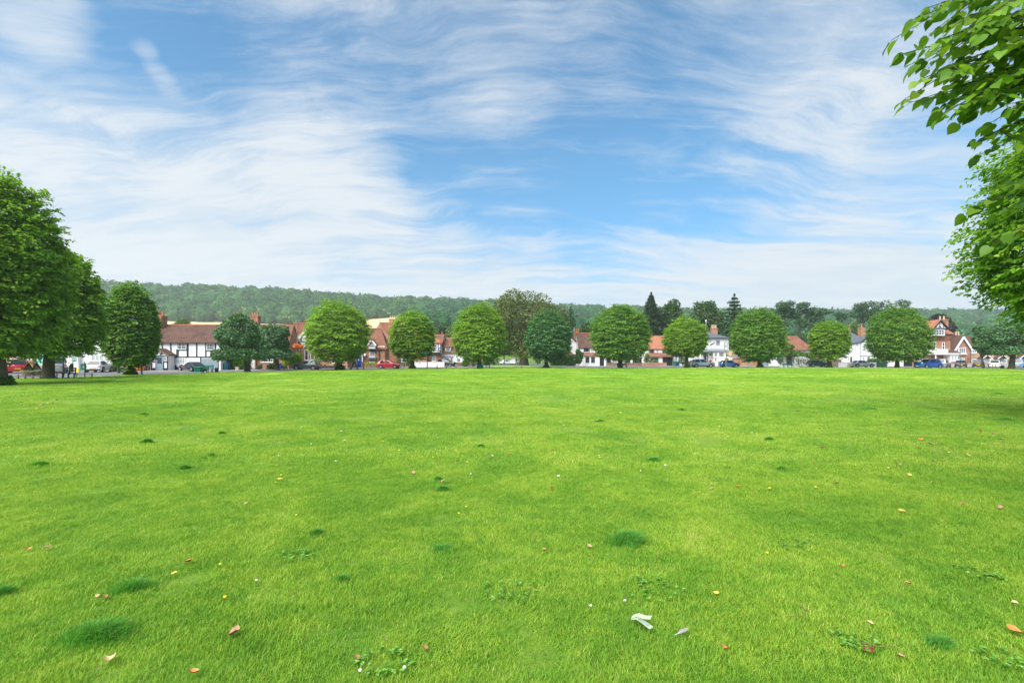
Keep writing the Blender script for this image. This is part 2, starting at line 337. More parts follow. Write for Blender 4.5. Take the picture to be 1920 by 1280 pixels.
def crown_lime(R, zb, zt, seed, nspray, m, leaf, tw=.42, cx=0.0, cy=0.0, shape=LQ, droop=.5, fore=None, keep=None, wl=.26, pw=.60, lumpa=.085, spl=.16, edge=.13):
    """clipped lime: many flat drooping sprays around an egg-shaped outline"""
    r = np.random.RandomState(seed); H = zt - zb
    N0 = nspray * 2; th = r.rand(N0) * 2 * math.pi; t = r.rand(N0)
    def prof(t):
        lo = np.clip((tw - t) / tw, 0, 1); hi = np.clip((t - tw) / (1 - tw), 0, 1)
        return np.where(t < tw, (1 - lo ** 2.6 * .93) ** .5, (1 - hi ** 2.15 * .995) ** pw)
    pr = prof(t); keepi = r.rand(N0) < (.35 + .65 * pr); th, t, pr = th[keepi][:nspray], t[keepi][:nspray], pr[keepi][:nspray]
    A = np.stack([np.cos(th) * pr, np.sin(th) * pr, (t * 2 - 1)], 1)
    q = 1 + lumpa * lump(A, seed, 2.4) + .03 * lump(A, seed + 5, 9)
    dep = np.where(r.rand(len(t)) < .74, 1 - np.abs(r.normal(0, .07, len(t))), r.uniform(.45, .92, len(t)))
    dep = np.where(r.rand(len(t)) < .15, 1 + r.uniform(0, edge, len(t)), dep)
    rad = R * pr * q * dep
    zc = zb + tw * H
    C = np.stack([cx + rad * np.cos(th), cy + rad * np.sin(th), zc + (zb + t * H - zc) * (dep * .9 + .1) * q], 1)
    up = np.clip((t - .35) / .65, -.4, 1)
    Dir = np.stack([np.cos(th), np.sin(th), .1 + 1.3 * up ** 3 + .15 * up], 1) + r.normal(0, .28, (len(t), 3)); Dir = unit(Dir)
    if keep is not None:
        kk = keep(C); C, Dir, t, up = C[kk], Dir[kk], t[kk], up[kk]
    n = len(C); Ls = R * spl * r.uniform(.7, 1.4, n)
    C = np.repeat(C, m, 0); Dm = np.repeat(Dir, m, 0); Lm = np.repeat(Ls, m); s = r.rand(n * m) ** .8 - .55
    Sd = unit(np.cross(Dm, np.array([0, 0, 1.0]) + 0 * Dm)); side = r.uniform(-1, 1, n * m)
    P = C + Dm * (s * Lm)[:, None] + Sd * (side * Lm * .55)[:, None]
    P[:, 2] += -(s + .55) ** 2 * Lm * droop * .6 + r.normal(0, .05, n * m) * Lm
    LD = Dm * .6 + Sd * (np.sign(side) * .55)[:, None] + np.array([0, 0, -.35 * droop * 2]) + r.normal(0, .28, (n * m, 3))
    LN = np.array([0, 0, 1.0]) + Dm * .45 + r.normal(0, .33, (n * m, 3))
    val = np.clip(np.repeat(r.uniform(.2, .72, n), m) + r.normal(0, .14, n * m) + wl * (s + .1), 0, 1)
    sz = leaf * r.uniform(.7, 1.25, n * m)
    return P, LD, LN, sz, val
def lime_tree(px, Y, c0, c1, ytop, ybot, tw_px, nspray, m, leaf, mat, label, seed, tw=.42, group='clipped lime trees around the green', shape=LQ, sucker=0, Yc=None, **kw):
    x = X(px, Y); cx = X((c0 + c1) / 2, Y) - x; R = (c1 - c0) / 2 / F * Y * cosv((c0 + c1) / 2)
    zb, zt = Z(ybot, Y), Z(ytop, Y)
    e = empty('lime_tree', (x, Y, 0), label, 'tree', group)
    rt = tw_px / 2 / F * Y * cosv(px)
    mb = trunk_mb(rt, zb + .35 * (zt - zb), seed, (cx * .5, 0)); limbs(mb, rt, zb + .3, cx, zb + .4 * (zt - zb), R, (zt - zb) * .55, seed)
    mb.build('trunk', M['bark'], e, True)
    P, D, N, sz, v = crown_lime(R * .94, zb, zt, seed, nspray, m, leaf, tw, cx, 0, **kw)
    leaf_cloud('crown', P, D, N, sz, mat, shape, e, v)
    if sucker:
        r = np.random.RandomState(seed + 9); n = int(1500 * max(sucker, .8)); a = r.rand(n) * 6.283; h = r.rand(n) ** 1.6 * .9 * sucker; rr = rt + r.rand(n) * .55 * sucker * (1 - h / (sucker * 1.1))
        P = np.stack([rr * np.cos(a), rr * np.sin(a), h], 1); D = unit(np.stack([np.cos(a), np.sin(a), r.rand(n) * .8], 1) + r.normal(0, .3, (n, 3)))
        leaf_cloud('basal_shoots', P, D, r.normal(0, .5, (n, 3)) + (0, 0, 1), np.full(n, .13) * r.uniform(.7, 1.3, n), L['hedgel'], LQ, e, r.uniform(.1, .8, n))
    return e
def lobe_leaves(lobes, n, leaf, seed, flat=0.0, out=.6, shell=.16, low=.0):
    """leaves over a set of ellipsoid lobes (x,y,z,rx,ry,rz); leaves buried inside another lobe are dropped"""
    r = np.random.RandomState(seed); lo = np.array(lobes, float); ar = lo[:, 3] * lo[:, 4] + lo[:, 3] * lo[:, 5]; ar /= ar.sum()
    i = r.choice(len(lo), n, p=ar); d = unit(r.normal(size=(n, 3)))
    rad = np.where(r.rand(n) < .85, 1 - np.abs(r.normal(0, shell, n)), r.uniform(.3, .9, n)) * (1 + .09 * lump(d * 2 + lo[i, :3] * .3, seed, 3.0))
    P = lo[i, :3] + d * lo[i, 3:6] * rad[:, None]
    keep = np.ones(n, bool)
    for k in range(len(lo)):
        q = ((P - lo[k, :3]) / lo[k, 3:6]); keep &= ~((np.sum(q * q, 1) < .45) & (i != k))
    keep &= (d[:, 2] > -.75 + low) | (r.rand(n) < .35)
    P, d, i = P[keep], d[keep], i[keep]; n = len(P)
    D = unit(d * out + r.normal(0, .55, (n, 3)) + (0, 0, -.25)); N = unit(d * (1 - flat) + np.array([0, 0, .55 + flat]) + r.normal(0, .35, (n, 3)))
    lv = r.uniform(.15, .65, len(lo)); val = np.clip(lv[i] * .5 + r.uniform(.05, .6, n), 0, 1)
    return P, D, N, leaf * r.uniform(.6, 1.3, n), val
def make_lobes(cx, cy, zc, rx, ry, rz, n, size, seed, flatz=.8, inner=.5, skirt=0):
    g = np.random.RandomState(seed); out = [(cx, cy, zc, rx * .74, ry * .74, rz * .74)]
    for k in range(n):
        d = g.normal(size=3); d /= np.linalg.norm(d)
        if d[2] < -.85: d[2] *= -.5
        q = g.uniform(inner, .78); s = size * g.uniform(.7, 1.3)
        out.append((cx + d[0] * rx * q, cy + d[1] * ry * q, zc + d[2] * rz * q, s, s, s * flatz))
    for k in range(skirt):
        a = 6.283 * k / skirt + g.uniform(-.2, .2); s = size * g.uniform(.8, 1.15); out.append((cx + math.cos(a) * (rx - s * .8), cy + math.sin(a) * (ry - s * .8), zc - rz + s * flatz * g.uniform(.9, 1.5), s, s, s * flatz))
    return out
def broad_tree(name, px, Y, c0, c1, ytop, ybot, tw_px, mat, label, seed, nleaf=9000, leaf=.4, nl=22, lsize=.3, group=None, cat='tree', zext=True, flat=0.0, flatz=.8, ry=None, trunk=True, low=0.0, skirt=0):
    x = X(px, Y); s = Y / F; cx = X((c0 + c1) / 2, Y) - x; R = (c1 - c0) / 2 * s * cosv(px); zb, zt = Z(ybot, Y), Z(ytop, Y)
    e = empty(name, (x, Y, 0), label, cat, group); H = (zt - zb) / 2; zc = (zt + zb) / 2
    if trunk:
        rt = max(tw_px / 2 * s, .12); mb = trunk_mb(rt, zc, seed, (cx * .4, 0)); limbs(mb, rt, max(zb, .8), cx, zc, R, H, seed); mb.build('trunk', M['bark'], e, True)
    lobes = make_lobes(cx, 0, zc, R, ry or R, H, nl, R * lsize, seed, flatz, skirt=skirt)
    P, D, N, sz, v = lobe_leaves(lobes, nleaf, leaf, seed, flat, low=low)
    P[:, 2] = np.maximum(P[:, 2], zb - .2 + np.random.RandomState(seed).rand(len(P)) * .6)
    leaf_cloud('crown', P, D, N, sz, mat, LQ, e, v)
    return e
def conifer(name, px, Y, w_px, ytop, ybot, mat, label, seed, group=None, n=7000, leaf=.55, droop=.35, power=.9, sparse=0.0, levels=22):
    x = X(px, Y); s = Y / F; R = w_px / 2 * s * cosv(px); zt = Z(ytop, Y); zb = Z(ybot, Y)
    e = empty(name, (x, Y, 0), label, 'tree', group); r = np.random.RandomState(seed)
    mb = MB(); mb.tube([(0, 0, -.1), (0, 0, zt * .5), (0, 0, zt)], [max(.25, R * .08), R * .05 + .1, .03], 8)
    P = []; D = []; N = []; v = []; per = n // (levels * 8)
    for k in range(levels):
        f = k / (levels - 1); z = zb + (zt - zb) * f ** .92; rr = R * (1 - f) ** power * (1 - sparse * (.5 + .5 * math.sin(k * 2.1)) * .5) + R * .005
        for j in range(8):
            a = 6.283 * j / 8 + k * .9 + r.uniform(-.25, .25); q = rr * r.uniform(.72, 1.12)
            if rr > R * .15: mb.tube([(0, 0, z), (math.cos(a) * q * .9, math.sin(a) * q * .9, z - q * droop * .5)], [.07, .02], 4)
            t = r.rand(per) ** .6; dd = np.array([math.cos(a), math.sin(a), 0]); sd = np.array([-math.sin(a), math.cos(a), 0])
            w = (r.uniform(-1, 1, per) * (.25 + .35 * (1 - t)) * q * .55)
            p = dd * (t * q)[:, None] + sd * w[:, None]; p[:, 2] = z - t ** 1.3 * q * droop + r.normal(0, .06 * R * .3 + .05, per)
            P.append(p); D.append(dd + sd * np.sign(w)[:, None] * .5 + (0, 0, -.3) + r.normal(0, .25, (per, 3))); N.append(np.array([0, 0, 1.]) + r.normal(0, .35, (per, 3))); v.append(r.uniform(.1, .5, per) + .4 * t)
    mb.build('trunk', M['bark'], e, True)
    P, D, N, v = map(np.concatenate, (P, D, N, v))
    leaf_cloud('crown', P, D, N, leaf * r.uniform(.6, 1.2, len(P)) * np.clip(.45 + .9 * (zt - P[:, 2]) / (zt - zb), .4, 1.1), mat, LQ, e, np.clip(v, 0, 1))
    return e
def pad_tree(name, px, Y, ytop, pads, tw_px, mat, label, seed, group=None, leaf=.4, per=900):
    """pine or cedar: bare trunk and flat tiers; pads as (px, py, halfwidth px, halfheight px)"""
    x = X(px, Y); s = Y / F; g = random.Random(seed); r = np.random.RandomState(seed)
    e = empty(name, (x, Y, 0), label, 'tree', group); zt = Z(ytop, Y); mb = MB(); rt = tw_px / 2 * s
    mb.tube([(0, 0, -.1), (g.uniform(-.2, .2), 0, zt * .5), (0, 0, zt * .96)], [rt * 1.15, rt * .85, rt * .3], 8)
    lobes = []
    for (a, b, w, h) in pads:
        lx, lz, lw, lh = X(a, Y) - x, Z(b, Y), w * s, h * s; ly = g.uniform(-.5, .5) * lw
        for q in range(4):
            ang = g.uniform(0, 6.28); o = lw * .55
            lobes.append((lx + math.cos(ang) * o * .8, ly + math.sin(ang) * o, lz + g.uniform(-.35, .35) * lh, lw * g.uniform(.38, .6), lw * g.uniform(.4, .6), lh * g.uniform(.6, 1)))
        mb.tube([(0, 0, lz - lw * .35 - .6), (lx * .5, ly * .5, lz - lw * .12 - .2), (lx, ly, lz - lh * .3)], [rt * .35, rt * .22, .04], 6)
    mb.build('trunk', M['bark'], e, True)
    P, D, N, sz, v = lobe_leaves(lobes, per * len(pads), leaf, seed, .4, .5, .3)
    leaf_cloud('crown', P, D, N, sz, mat, LQ, e, v)
    return e
def shrub(name, px, Y, w_px, ytop, mat, label, seed, n=1600, leaf=.16, group=None, cat='shrub', box=False, z0=0.0, ry=None, flowers=None):
    s = Y / F; x = X(px, Y); w = w_px / 2 * s * (1 if box else cosv(px)); h = max(Z(ytop, Y) - z0, .3); r = np.random.RandomState(seed)
    e = empty(name, (x, Y, z0), label, cat, group); ry = ry or w
    if box:
        ax = r.choice(3, n, p=[.12, .5, .38]); P = r.uniform(-1, 1, (n, 3)); sg = np.where(r.rand(n) < .8, -1, 1)
        P[:, 1] = np.where(ax == 1, sg, P[:, 1]); P[:, 0] = np.where(ax == 0, np.sign(P[:, 0]), P[:, 0]); P[:, 2] = np.where(ax == 2, 1, P[:, 2])
        nn = np.zeros((n, 3)); nn[np.arange(n), ax] = P[np.arange(n), ax]
        P = P * (1 + r.normal(0, .03, (n, 1))) * np.array([w, ry, h / 2]) + (0, 0, h / 2) + r.normal(0, .04, (n, 3))
        D = nn + r.normal(0, .6, (n, 3)); N = nn + r.normal(0, .5, (n, 3)) + (0, 0, .4); sz = leaf * r.uniform(.7, 1.3, n); v = r.rand(n) * .8
        core = MB().box(-w * .93, w * .93, -ry * .9, ry * .9, 0, h * .95)
    else:
        lobes = make_lobes(0, 0, h * .52, w, ry, h * .5, 9, w * .4, seed, .9)
        P, D, N, sz, v = lobe_leaves(lobes, n, leaf, seed); P[:, 2] = np.clip(P[:, 2], .02, None)
        core = MB(); 
        for k in range(5): core.tube([(0, 0, 0), (r.uniform(-.5, .5) * w, r.uniform(-.5, .5) * ry, h * .7)], [.04, .015], 5)
    core.build('stems' if not box else 'inner_twigs', M['bark'] if not box else plain('hedge_inside', (.01, .02, .006), .9), e)
    leaf_cloud('foliage', P, D, N, sz, mat, LQ, e, v)
    if flowers is not None:
        k = max(40, n // 8); ii = r.choice(len(P), min(k, len(P)), replace=False)
        leaf_cloud('blossom', P[ii] * 1.03 + (0, -.03, 0), D[ii], N[ii], sz[ii] * 1.1, flowers, LQ, e, r.rand(len(ii)))
    return e
# ------------------------------------------------------------------ houses
class House:
    """frontal house; arguments in photo pixels, turned into metres at the depth of its front wall"""
    def __init__(s, name, D, pxc, label, cat='house', depth=7.0, group=None):
        s.D, s.c, s.dep, s.s = D, pxc, depth, D / F; s.e = empty(name, (X(pxc, D), D, 0), label, cat, group); s.tb = None
    def x(s, px): return (px - s.c) * s.s
    def z(s, py): return Z(py, s.D)
    def zd(s, py, y): return Z(py, s.D + y)
    def part(s, mb, name, mat, parent=None, **k): return mb.build(name, mat, parent or s.e, **k)
    def wall(s, x0, x1, ytop, mat, ybot=None, y0=0.0, y1=None, name='wall'):
        y1 = s.dep if y1 is None else y1
        return s.part(MB().box(s.x(x0), s.x(x1), y0, y1, -.1 if ybot is None else s.z(ybot), s.z(ytop)), name, mat)
    def wall_gable_x(s, x0, x1, yeave, yridge, mat, name='wall', y0=0.0, y1=None):
        """walls with gable ends left and right, ridge along x"""
        y1 = s.dep if y1 is None else y1; m = (y0 + y1) / 2
        return s.part(MB().pyz([(y0, -.1), (y1, -.1), (y1, s.z(yeave)), (m, s.zd(yridge, m) - .12), (y0, s.z(yeave))], s.x(x0), s.x(x1)), name, mat)
    def roof_x(s, x0, x1, yeave, yridge, mat, y0=0.0, y1=None, ov=.3, name='roof', ridge=None, hipl=0, hipr=0, t=.16):
        y1 = s.dep if y1 is None else y1; m = (y0 + y1) / 2; ze, zr = s.z(yeave), s.zd(yridge, m)
        sl = (zr - ze) / (m - y0); a, b = s.x(x0), s.x(x1); d = ov
        mb = MB(); hl, hr = hipl * s.s, hipr * s.s
        if not hipl and not hipr:
            mb.pyz([(y0 - d, ze - sl * d), (m, zr), (y1 + d, ze - sl * d), (y1 + d, ze - sl * d + t), (m, zr + t * 1.2), (y0 - d, ze - sl * d + t)], a, b)
        else:
            z0 = ze - sl * d
            def ring(o): return [(a - (d if hipl else 0), y0 - d, z0 + o), (b + (d if hipr else 0), y0 - d, z0 + o), (b + (d if hipr else 0), y1 + d, z0 + o), (a - (d if hipl else 0), y1 + d, z0 + o), (a + hl, m, zr + o), (b - hr, m, zr + o)]
            fs = [(0, 1, 5, 4), (1, 2, 5), (2, 3, 4, 5), (3, 0, 4)]
            mb.add(ring(t), fs); mb.add(ring(0)[:4] + ring(t)[:4], [(0, 3, 2, 1), (0, 1, 5, 4), (1, 2, 6, 5), (2, 3, 7, 6), (3, 0, 4, 7)])
        o = s.part(mb, name, mat)
        if ridge: s.part(MB().tube([(a + hl, m, zr + t * 1.15), (b - hr, m, zr + t * 1.15)], .12, 6), 'ridge_tiles', ridge, o)
        return o
    def gutter(s, x0, x1, yeave, y=-.36, mat='black'): return s.part(MB().box(s.x(x0), s.x(x1), y - .1, y, s.z(yeave) - .16, s.z(yeave) - .04), 'gutter', M[mat])
    def gable_front(s, x0, x1, xp, yeave, ypeak, mat, y0, y1, wname='gable_wall', ybot=None):
        return s.part(MB().pxz([(s.x(x0), -.1 if ybot is None else s.z(ybot)), (s.x(x1), -.1 if ybot is None else s.z(ybot)), (s.x(x1), s.z(yeave)), (s.x(xp), s.z(ypeak)), (s.x(x0), s.z(yeave))], y0, y1), wname, mat)
    def roof_front(s, x0, x1, xp, yeave, ypeak, mat, y0, y1, t=.14, name='gable_roof', barge=None, bw=.22):
        a, b, p = s.x(x0), s.x(x1), s.x(xp); ze, zp = s.z(yeave), s.z(ypeak)
        o = s.part(MB().pxz([(a, ze), (p, zp), (b, ze), (b, ze + t), (p, zp + t), (a, ze + t)], y0, y1), name, mat)
        if barge: s.part(MB().bar(a, ze - bw * .3, p, zp - bw * .15, bw, y0 - .06, y0 - .003).bar(b, ze - bw * .3, p, zp - bw * .15, bw, y0 - .058, y0 - .004), 'bargeboard', barge)
        return o
    def window(s, x0, x1, y0, y1, cols=2, rows=2, mat='trim', y=0.0, glass='glass', fw=.07, bw=.035, sill=True, mul=0, name='window', head=False):
        a, b, zt, zb = s.x(x0), s.x(x1), s.z(y0), s.z(y1); mb = MB(); f0, f1 = y - .07, y + .01
        mb.box(a, b, f0, f1, zt - fw, zt).box(a, b, f0, f1, zb, zb + fw).box(a, a + fw, f0, f1, zb + fw, zt - fw).box(b - fw, b, f0, f1, zb + fw, zt - fw)
        for i in range(1, cols):
            w = fw if mul and i % mul == 0 else bw; xx = a + (b - a) * i / cols; mb.box(xx - w / 2, xx + w / 2, f0 + .012, f1 - .003, zb + fw, zt - fw)
        for j in range(1, rows): zz = zb + (zt - zb) * j / rows; mb.box(a + fw, b - fw, f0 + .016, f1 - .006, zz - bw / 2, zz + bw / 2)
        fr = s.part(mb, name, M[mat]); s.part(MB().box(a + fw * .5, b - fw * .5, y - .02, y - .004, zb + fw * .5, zt - fw * .5), 'pane', M[glass], fr)
        if sill: s.part(MB().box(a - .06, b + .06, y - .14, y + .01, zb - .09, zb - .003), 'sill', M[mat if sill is True else sill], fr)
        return fr
    def door(s, x0, x1, y0, y1, mat, frame='trim', y=0.0, panes=None, name='door', fw=.09, floor=True):
        a, b, zt = s.x(x0), s.x(x1), s.z(y0); zb = -.05 if floor else s.z(y1); mb = MB(); w = b - a; h = zt - zb
        mb.box(a + fw, b - fw, y - .03, y - .004, zb, zt - fw)
        for (u0, u1, v0, v1) in ((.12, .46, .08, .42), (.54, .88, .08, .42)) + (() if panes else ((.12, .46, .5, .9), (.54, .88, .5, .9))):
            mb.box(a + fw + (w - 2 * fw) * u0, a + fw + (w - 2 * fw) * u1, y - .045, y - .031, zb + (h - fw) * v0, zb + (h - fw) * v1)
        d = s.part(mb, name, M[mat]); s.part(MB().box(a, a + fw, y - .08, y, zb, zt).box(b - fw, b, y - .08, y, zb, zt).box(a + fw, b - fw, y - .078, y, zt - fw, zt), 'door_frame', M[frame], d)
        s.part(MB().lathe([(.03, -.02), (.045, 0), (.03, .02)], (b - fw - .1, y - .07, zb + h * .47), 8), 'handle', M['metal'], d)
        if panes:
            g = MB(); cs, rs = panes
            for i in range(cs):
                for j in range(rs):
                    u = a + fw + (w - 2 * fw) * (.1 + .8 * i / cs); g.box(u + .015, u + (w - 2 * fw) * .8 / cs - .015, y - .05, y - .031, zb + h * (.5 + .42 * j / rs) + .015, zb + h * (.5 + .42 * (j + 1) / rs) - .015)
            s.part(g, 'pane', M['glass'], d)
        return d
    def chimney(s, x0, x1, ytop, ybot, y, mat, pots=2, pyt=None, potm='pot', dep=.9, cap='brickd'):
        D = s.D + y; a, b = (x0 - s.c) * s.s, (x1 - s.c) * s.s; zt = Z(ytop, D); zb = Z(ybot, D)
        a = X(x0, D) - X(s.c, s.D); b = X(x1, D) - X(s.c, s.D)
        st = s.part(MB().box(a, b, y - dep / 2, y + dep / 2, zb - .8, zt - .25).box(a - .06, b + .06, y - dep / 2 - .06, y + dep / 2 + .06, zt - .248, zt - .10).box(a - .02, b + .02, y - dep / 2 - .02, y + dep / 2 + .02, zt - .098, zt), 'chimney', mat)
        hp = (Z(pyt, D) - zt) if pyt else .5
        for k in range(pots):
            px = a + (b - a) * (k + .5) / pots; s.part(MB().lathe([(.15, 0), (.12, hp * .7), (.15, hp * .8), (.15, hp), (.09, hp), (.09, hp * .6)], (px, y, zt), 10), 'chimney_pot', M[potm], st)
        return st
    def beams(s, segs, w=.17, y0=-.045, y1=.01, mat='black', name='timber_frame'):
        mb = MB()
        for i, q in enumerate(segs):
            ww = q[4] if len(q) > 4 else w; mb.bar(s.x(q[0]), s.z(q[1]), s.x(q[2]), s.z(q[3]), ww, y0 - .0015 * (i % 7), y1)
        return s.part(mb, name, M[mat])
    def pipe(s, px, y0, y1, mat='black', y=-.08, r=.05): return s.part(MB().tube([(s.x(px), y, s.z(y0)), (s.x(px), y, max(s.z(y1), -.05))], r, 6), 'drainpipe', M[mat])
    def box(s, name, mat, x0, x1, ytop, ybot, y0, y1, floor=False, parent=None, bevel=0):
        return s.part(MB().box(s.x(x0), s.x(x1), y0, y1, -.08 if floor else s.z(ybot), s.z(ytop)), name, M[mat], parent, bevel=bevel)
    def lean(s, name, mat, x0, x1, ytop, ybot, y0, y1, t=.12, hip=0.0):
        """pent roof sloping to the front"""
        a, b = s.x(x0), s.x(x1); h = hip
        return s.part(MB().add([(a, y0, s.z(ybot)), (b, y0, s.z(ybot)), (b - h, y1, s.z(ytop)), (a + h, y1, s.z(ytop)), (a, y0, s.z(ybot) + t), (b, y0, s.z(ybot) + t), (b - h, y1, s.z(ytop) + t), (a + h, y1, s.z(ytop) + t)],
                               [(0, 3, 2, 1), (4, 5, 6, 7), (0, 1, 5, 4), (1, 2, 6, 5), (2, 3, 7, 6), (3, 0, 4, 7)]), name, M[mat])

# ------------------------------------------------------------------ cars
KIND = dict(  # L, W, H, belt, hood, nose, base_rear, roof_rear, roof_front, base_front (fractions of L from the tail), deck
    hatch=(4.05, 1.74, 1.48, .63, .60, .46, .03, .13, .50, .74, .62), small=(3.65, 1.66, 1.45, .62, .60, .46, .03, .16, .50, .78, .6),
    suv=(4.5, 1.86, 1.68, .62, .59, .50, .03, .13, .54, .74, .60), saloon=(4.6, 1.80, 1.44, .63, .60, .46, .14, .28, .52, .73, .63),
    mpv=(4.4, 1.82, 1.66, .58, .56, .44, .02, .10, .52, .80, .58), coupe=(4.4, 1.82, 1.30, .62, .58, .44, .10, .34, .50, .70, .56), van=(4.7, 1.88, 1.90, .56, .54, .42, .02, .06, .58, .82, .56))
PAINT = {}
def paint(key, c, metal=.25):
    if key not in PAINT:
        m, T, b = bsdf(key + '_car_paint', .28, .5); b.inputs['Base Color'].default_value = (*c, 1); b.inputs['Metallic'].default_value = metal
        b.inputs['Coat Weight'].default_value = .8; b.inputs['Coat Roughness'].default_value = .06; PAINT[key] = m
    return PAINT[key]
def car(name, px, Y, heading, kind, pkey, label, width_px=None, z0=-.055, platec=True, cladding=False, rails=False, roofbox=False, cat='car'):
    Lc, W, H, belt, hood, nose, br, rr, rf, bf, deck = KIND[kind]; nose *= 1.12; hood *= 1.02
    e = empty(name, (X(px, Y), Y, z0), label, cat, 'cars parked around the green', math.radians(heading))
    mat = PAINT[pkey]; w = W / 2; x = lambda f: (f - .5) * Lc
    # body: cross sections along the length
    st = []; zb = .2
    prof = [(0.0, .86, .40, deck * .82), (.015, .93, .26, deck * .96), (br + .02, .97, .22, deck), (rr + .04, 1.0, .2, belt), (.30, 1.0, .2, belt), (.5, 1.0, .2, belt * .99), (bf - .03, 1.0, .2, belt * .985),
            (bf + .04, .985, .2, hood), (.88, .95, .2, hood * .95), (.95, .88, .22, hood * .86), (.985, .78, .26, nose * 1.18), (1.0, .66, .30, nose * .9)]
    vs = []; fs = []; n = 10
    for f, ws, zlo, zt in prof:
        a, zt = w * ws, zt * H
        sec = [(-a * .92, zlo), (-a, zlo + .12), (-a * 1.0, zlo + (zt - zlo) * .55), (-a * .965, zt - .05), (-a * .88, zt), (a * .88, zt), (a * .965, zt - .05), (a, zlo + (zt - zlo) * .55), (a, zlo + .12), (a * .92, zlo)]
        vs += [(x(f), y, z) for y, z in sec]
    k = len(prof)
    for i in range(k - 1):
        for j in range(n): fs.append((i * n + j, i * n + (j + 1) % n, (i + 1) * n + (j + 1) % n, (i + 1) * n + j))
    fs += [tuple(range(n)), tuple(range((k - 1) * n, k * n))]
    mb = MB().add(vs, fs)
    # greenhouse
    zb2, ro = belt * H - .04, H
    base = [(x(br), w * .84, deck * H - .03), (x((br + bf) / 2), w * .94, zb2), (x(bf), w * .84, hood * H - .02)]
    top = [(x(rr), w * .70, ro - .05), (x((rr + rf) / 2 - .03), w * .74, ro), (x(rf), w * .70, ro - .05)]
    gv = []
    for (bx, by, bz), (tx, ty, tz) in zip(base, top): gv += [(bx, -by, bz), (tx, -ty, tz - .03), (tx, -ty * .86, tz), (tx, ty * .86, tz), (tx, ty, tz - .03), (bx, by, bz)]
    gf = [(i * 6 + j, i * 6 + j + 1, i * 6 + j + 7, i * 6 + j + 6) for i in range(2) for j in range(5)] + [(0, 1, 2, 3, 4, 5), (12, 13, 14, 15, 16, 17)]
    mb.add(gv, gf); mb.build('body', mat, e, True, .02)
    G = M['cglass']
    def quadpanel(name_, c4, off, mt, inset=.1, th=.012):
        c4 = [Vector(p) for p in c4]; c = sum(c4, Vector()) / len(c4); nn = (c4[1] - c4[0]).cross(c4[2] - c4[0]).normalized()
        if nn.dot(Vector(off)) < 0: nn = -nn
        q = [c + (p - c) * (1 - inset) + nn * .012 for p in c4]; m2 = MB(); m2._prism([tuple(p) for p in q], [tuple(p + nn * th) for p in q]); return m2.build(name_, mt, e)
    for sy in (-1, 1):
        Bp = [(b_[0], b_[1] * sy, b_[2]) for b_ in base]; Tp = [(t_[0], t_[1] * sy, t_[2] - .03) for t_ in top]
        l = lambda P_, Q_, t_: tuple(P_[i] + (Q_[i] - P_[i]) * t_ for i in range(3))
        quadpanel('side_window', [l(Bp[0], Bp[1], .22), Bp[1], Tp[1], l(Tp[0], Tp[1], .15)], (0, sy, 0), G, .12)
        quadpanel('side_window', [Bp[1], l(Bp[1], Bp[2], .80), l(Tp[1], Tp[2], .92), Tp[1]], (0, sy, 0), G, .12)
        mb = MB(); mb.box(x(bf) - .12, x(bf) + .06, min(sy * w * .96, sy * (w + .16)), max(sy * w * .96, sy * (w + .16)), belt * H + .0, belt * H + .13); mb.build('wing_mirror', mat, e, bevel=.02)
        for fx, nm in ((.185, 'r'), (.80, 'f')):
            R = .325 if kind not in ('suv', 'van') else .355
            MB().wheel((x(fx), sy * (w - .02), R + .03), R + .065, .045, 18).build('wheel_arch', M['trimb'], e)
            t_ = MB().wheel((x(fx), sy * (w - .08), R), R, .22, 18).build('wheel', M['tyre'], e)
            rm = MB().wheel((x(fx), sy * (w + .012), R), R * .66, .05, 14)
            rm.build('rim', M['rim'], t_)
    quadpanel('windscreen', [(x(bf), -w * .84, hood * H), (x(bf), w * .84, hood * H), (x(rf), w * .70, ro - .06), (x(rf), -w * .70, ro - .06)], (1, 0, .3), G, .10)
    quadpanel('rear_window', [(x(br), -w * .84, deck * H + .02), (x(br), w * .84, deck * H + .02), (x(rr), w * .70, ro - .06), (x(rr), -w * .70, ro - .06)], (-1, 0, .3), G, .14)
    for sy in (-1, 1):
        MB().box(x(.0) - .02, x(.035), min(sy * w * .62, sy * w * .945), max(sy * w * .62, sy * w * .945), deck * H * .74, deck * H * .90).build('tail_lamp', M['tail'], e, bevel=.015)
        MB().box(x(.945), x(.982), min(sy * w * .50, sy * w * .86), max(sy * w * .50, sy * w * .86), nose * H * .92, nose * H * 1.18).build('headlight', M['head'], e, bevel=.015)
    MB().box(x(0) - .035, x(0) + .01, -.26, .26, deck * H * .50, deck * H * .50 + .12).build('number_plate', M['plate'], e)
    MB().box(x(1) - .02, x(1) + .025, -.26, .26, .36, .47).build('number_plate', M['platew'], e)
    MB().box(x(0) - .03, x(.03), -w * .86, w * .86, .24, .40).build('rear_bumper', M['trimb'] if cladding or kind in ('hatch', 'coupe') else mat, e, bevel=.03)
    MB().box(x(.985), x(1) + .015, -w * .55, w * .55, .24, .36).build('grille', M['trimb'], e)
    if cladding: MB().box(x(.03), x(.96), -w - .012, w + .012, .2, .36).build('side_cladding', M['trimb'], e)
    if rails:
        for sy in (-1, 1): MB().tube([(x(rr + .03), sy * w * .62, H + .0), (x(rr + .06), sy * w * .62, H + .06), (x(rf - .05), sy * w * .62, H + .06), (x(rf - .02), sy * w * .62, H)], .02, 5).build('roof_rail', M['metal'], e)
    if roofbox: MB().box(x(rr + .05), x(rf), -w * .5, w * .5, H + .06, H + .34).build('roof_box', M['rim'], e, bevel=.08)
    return e
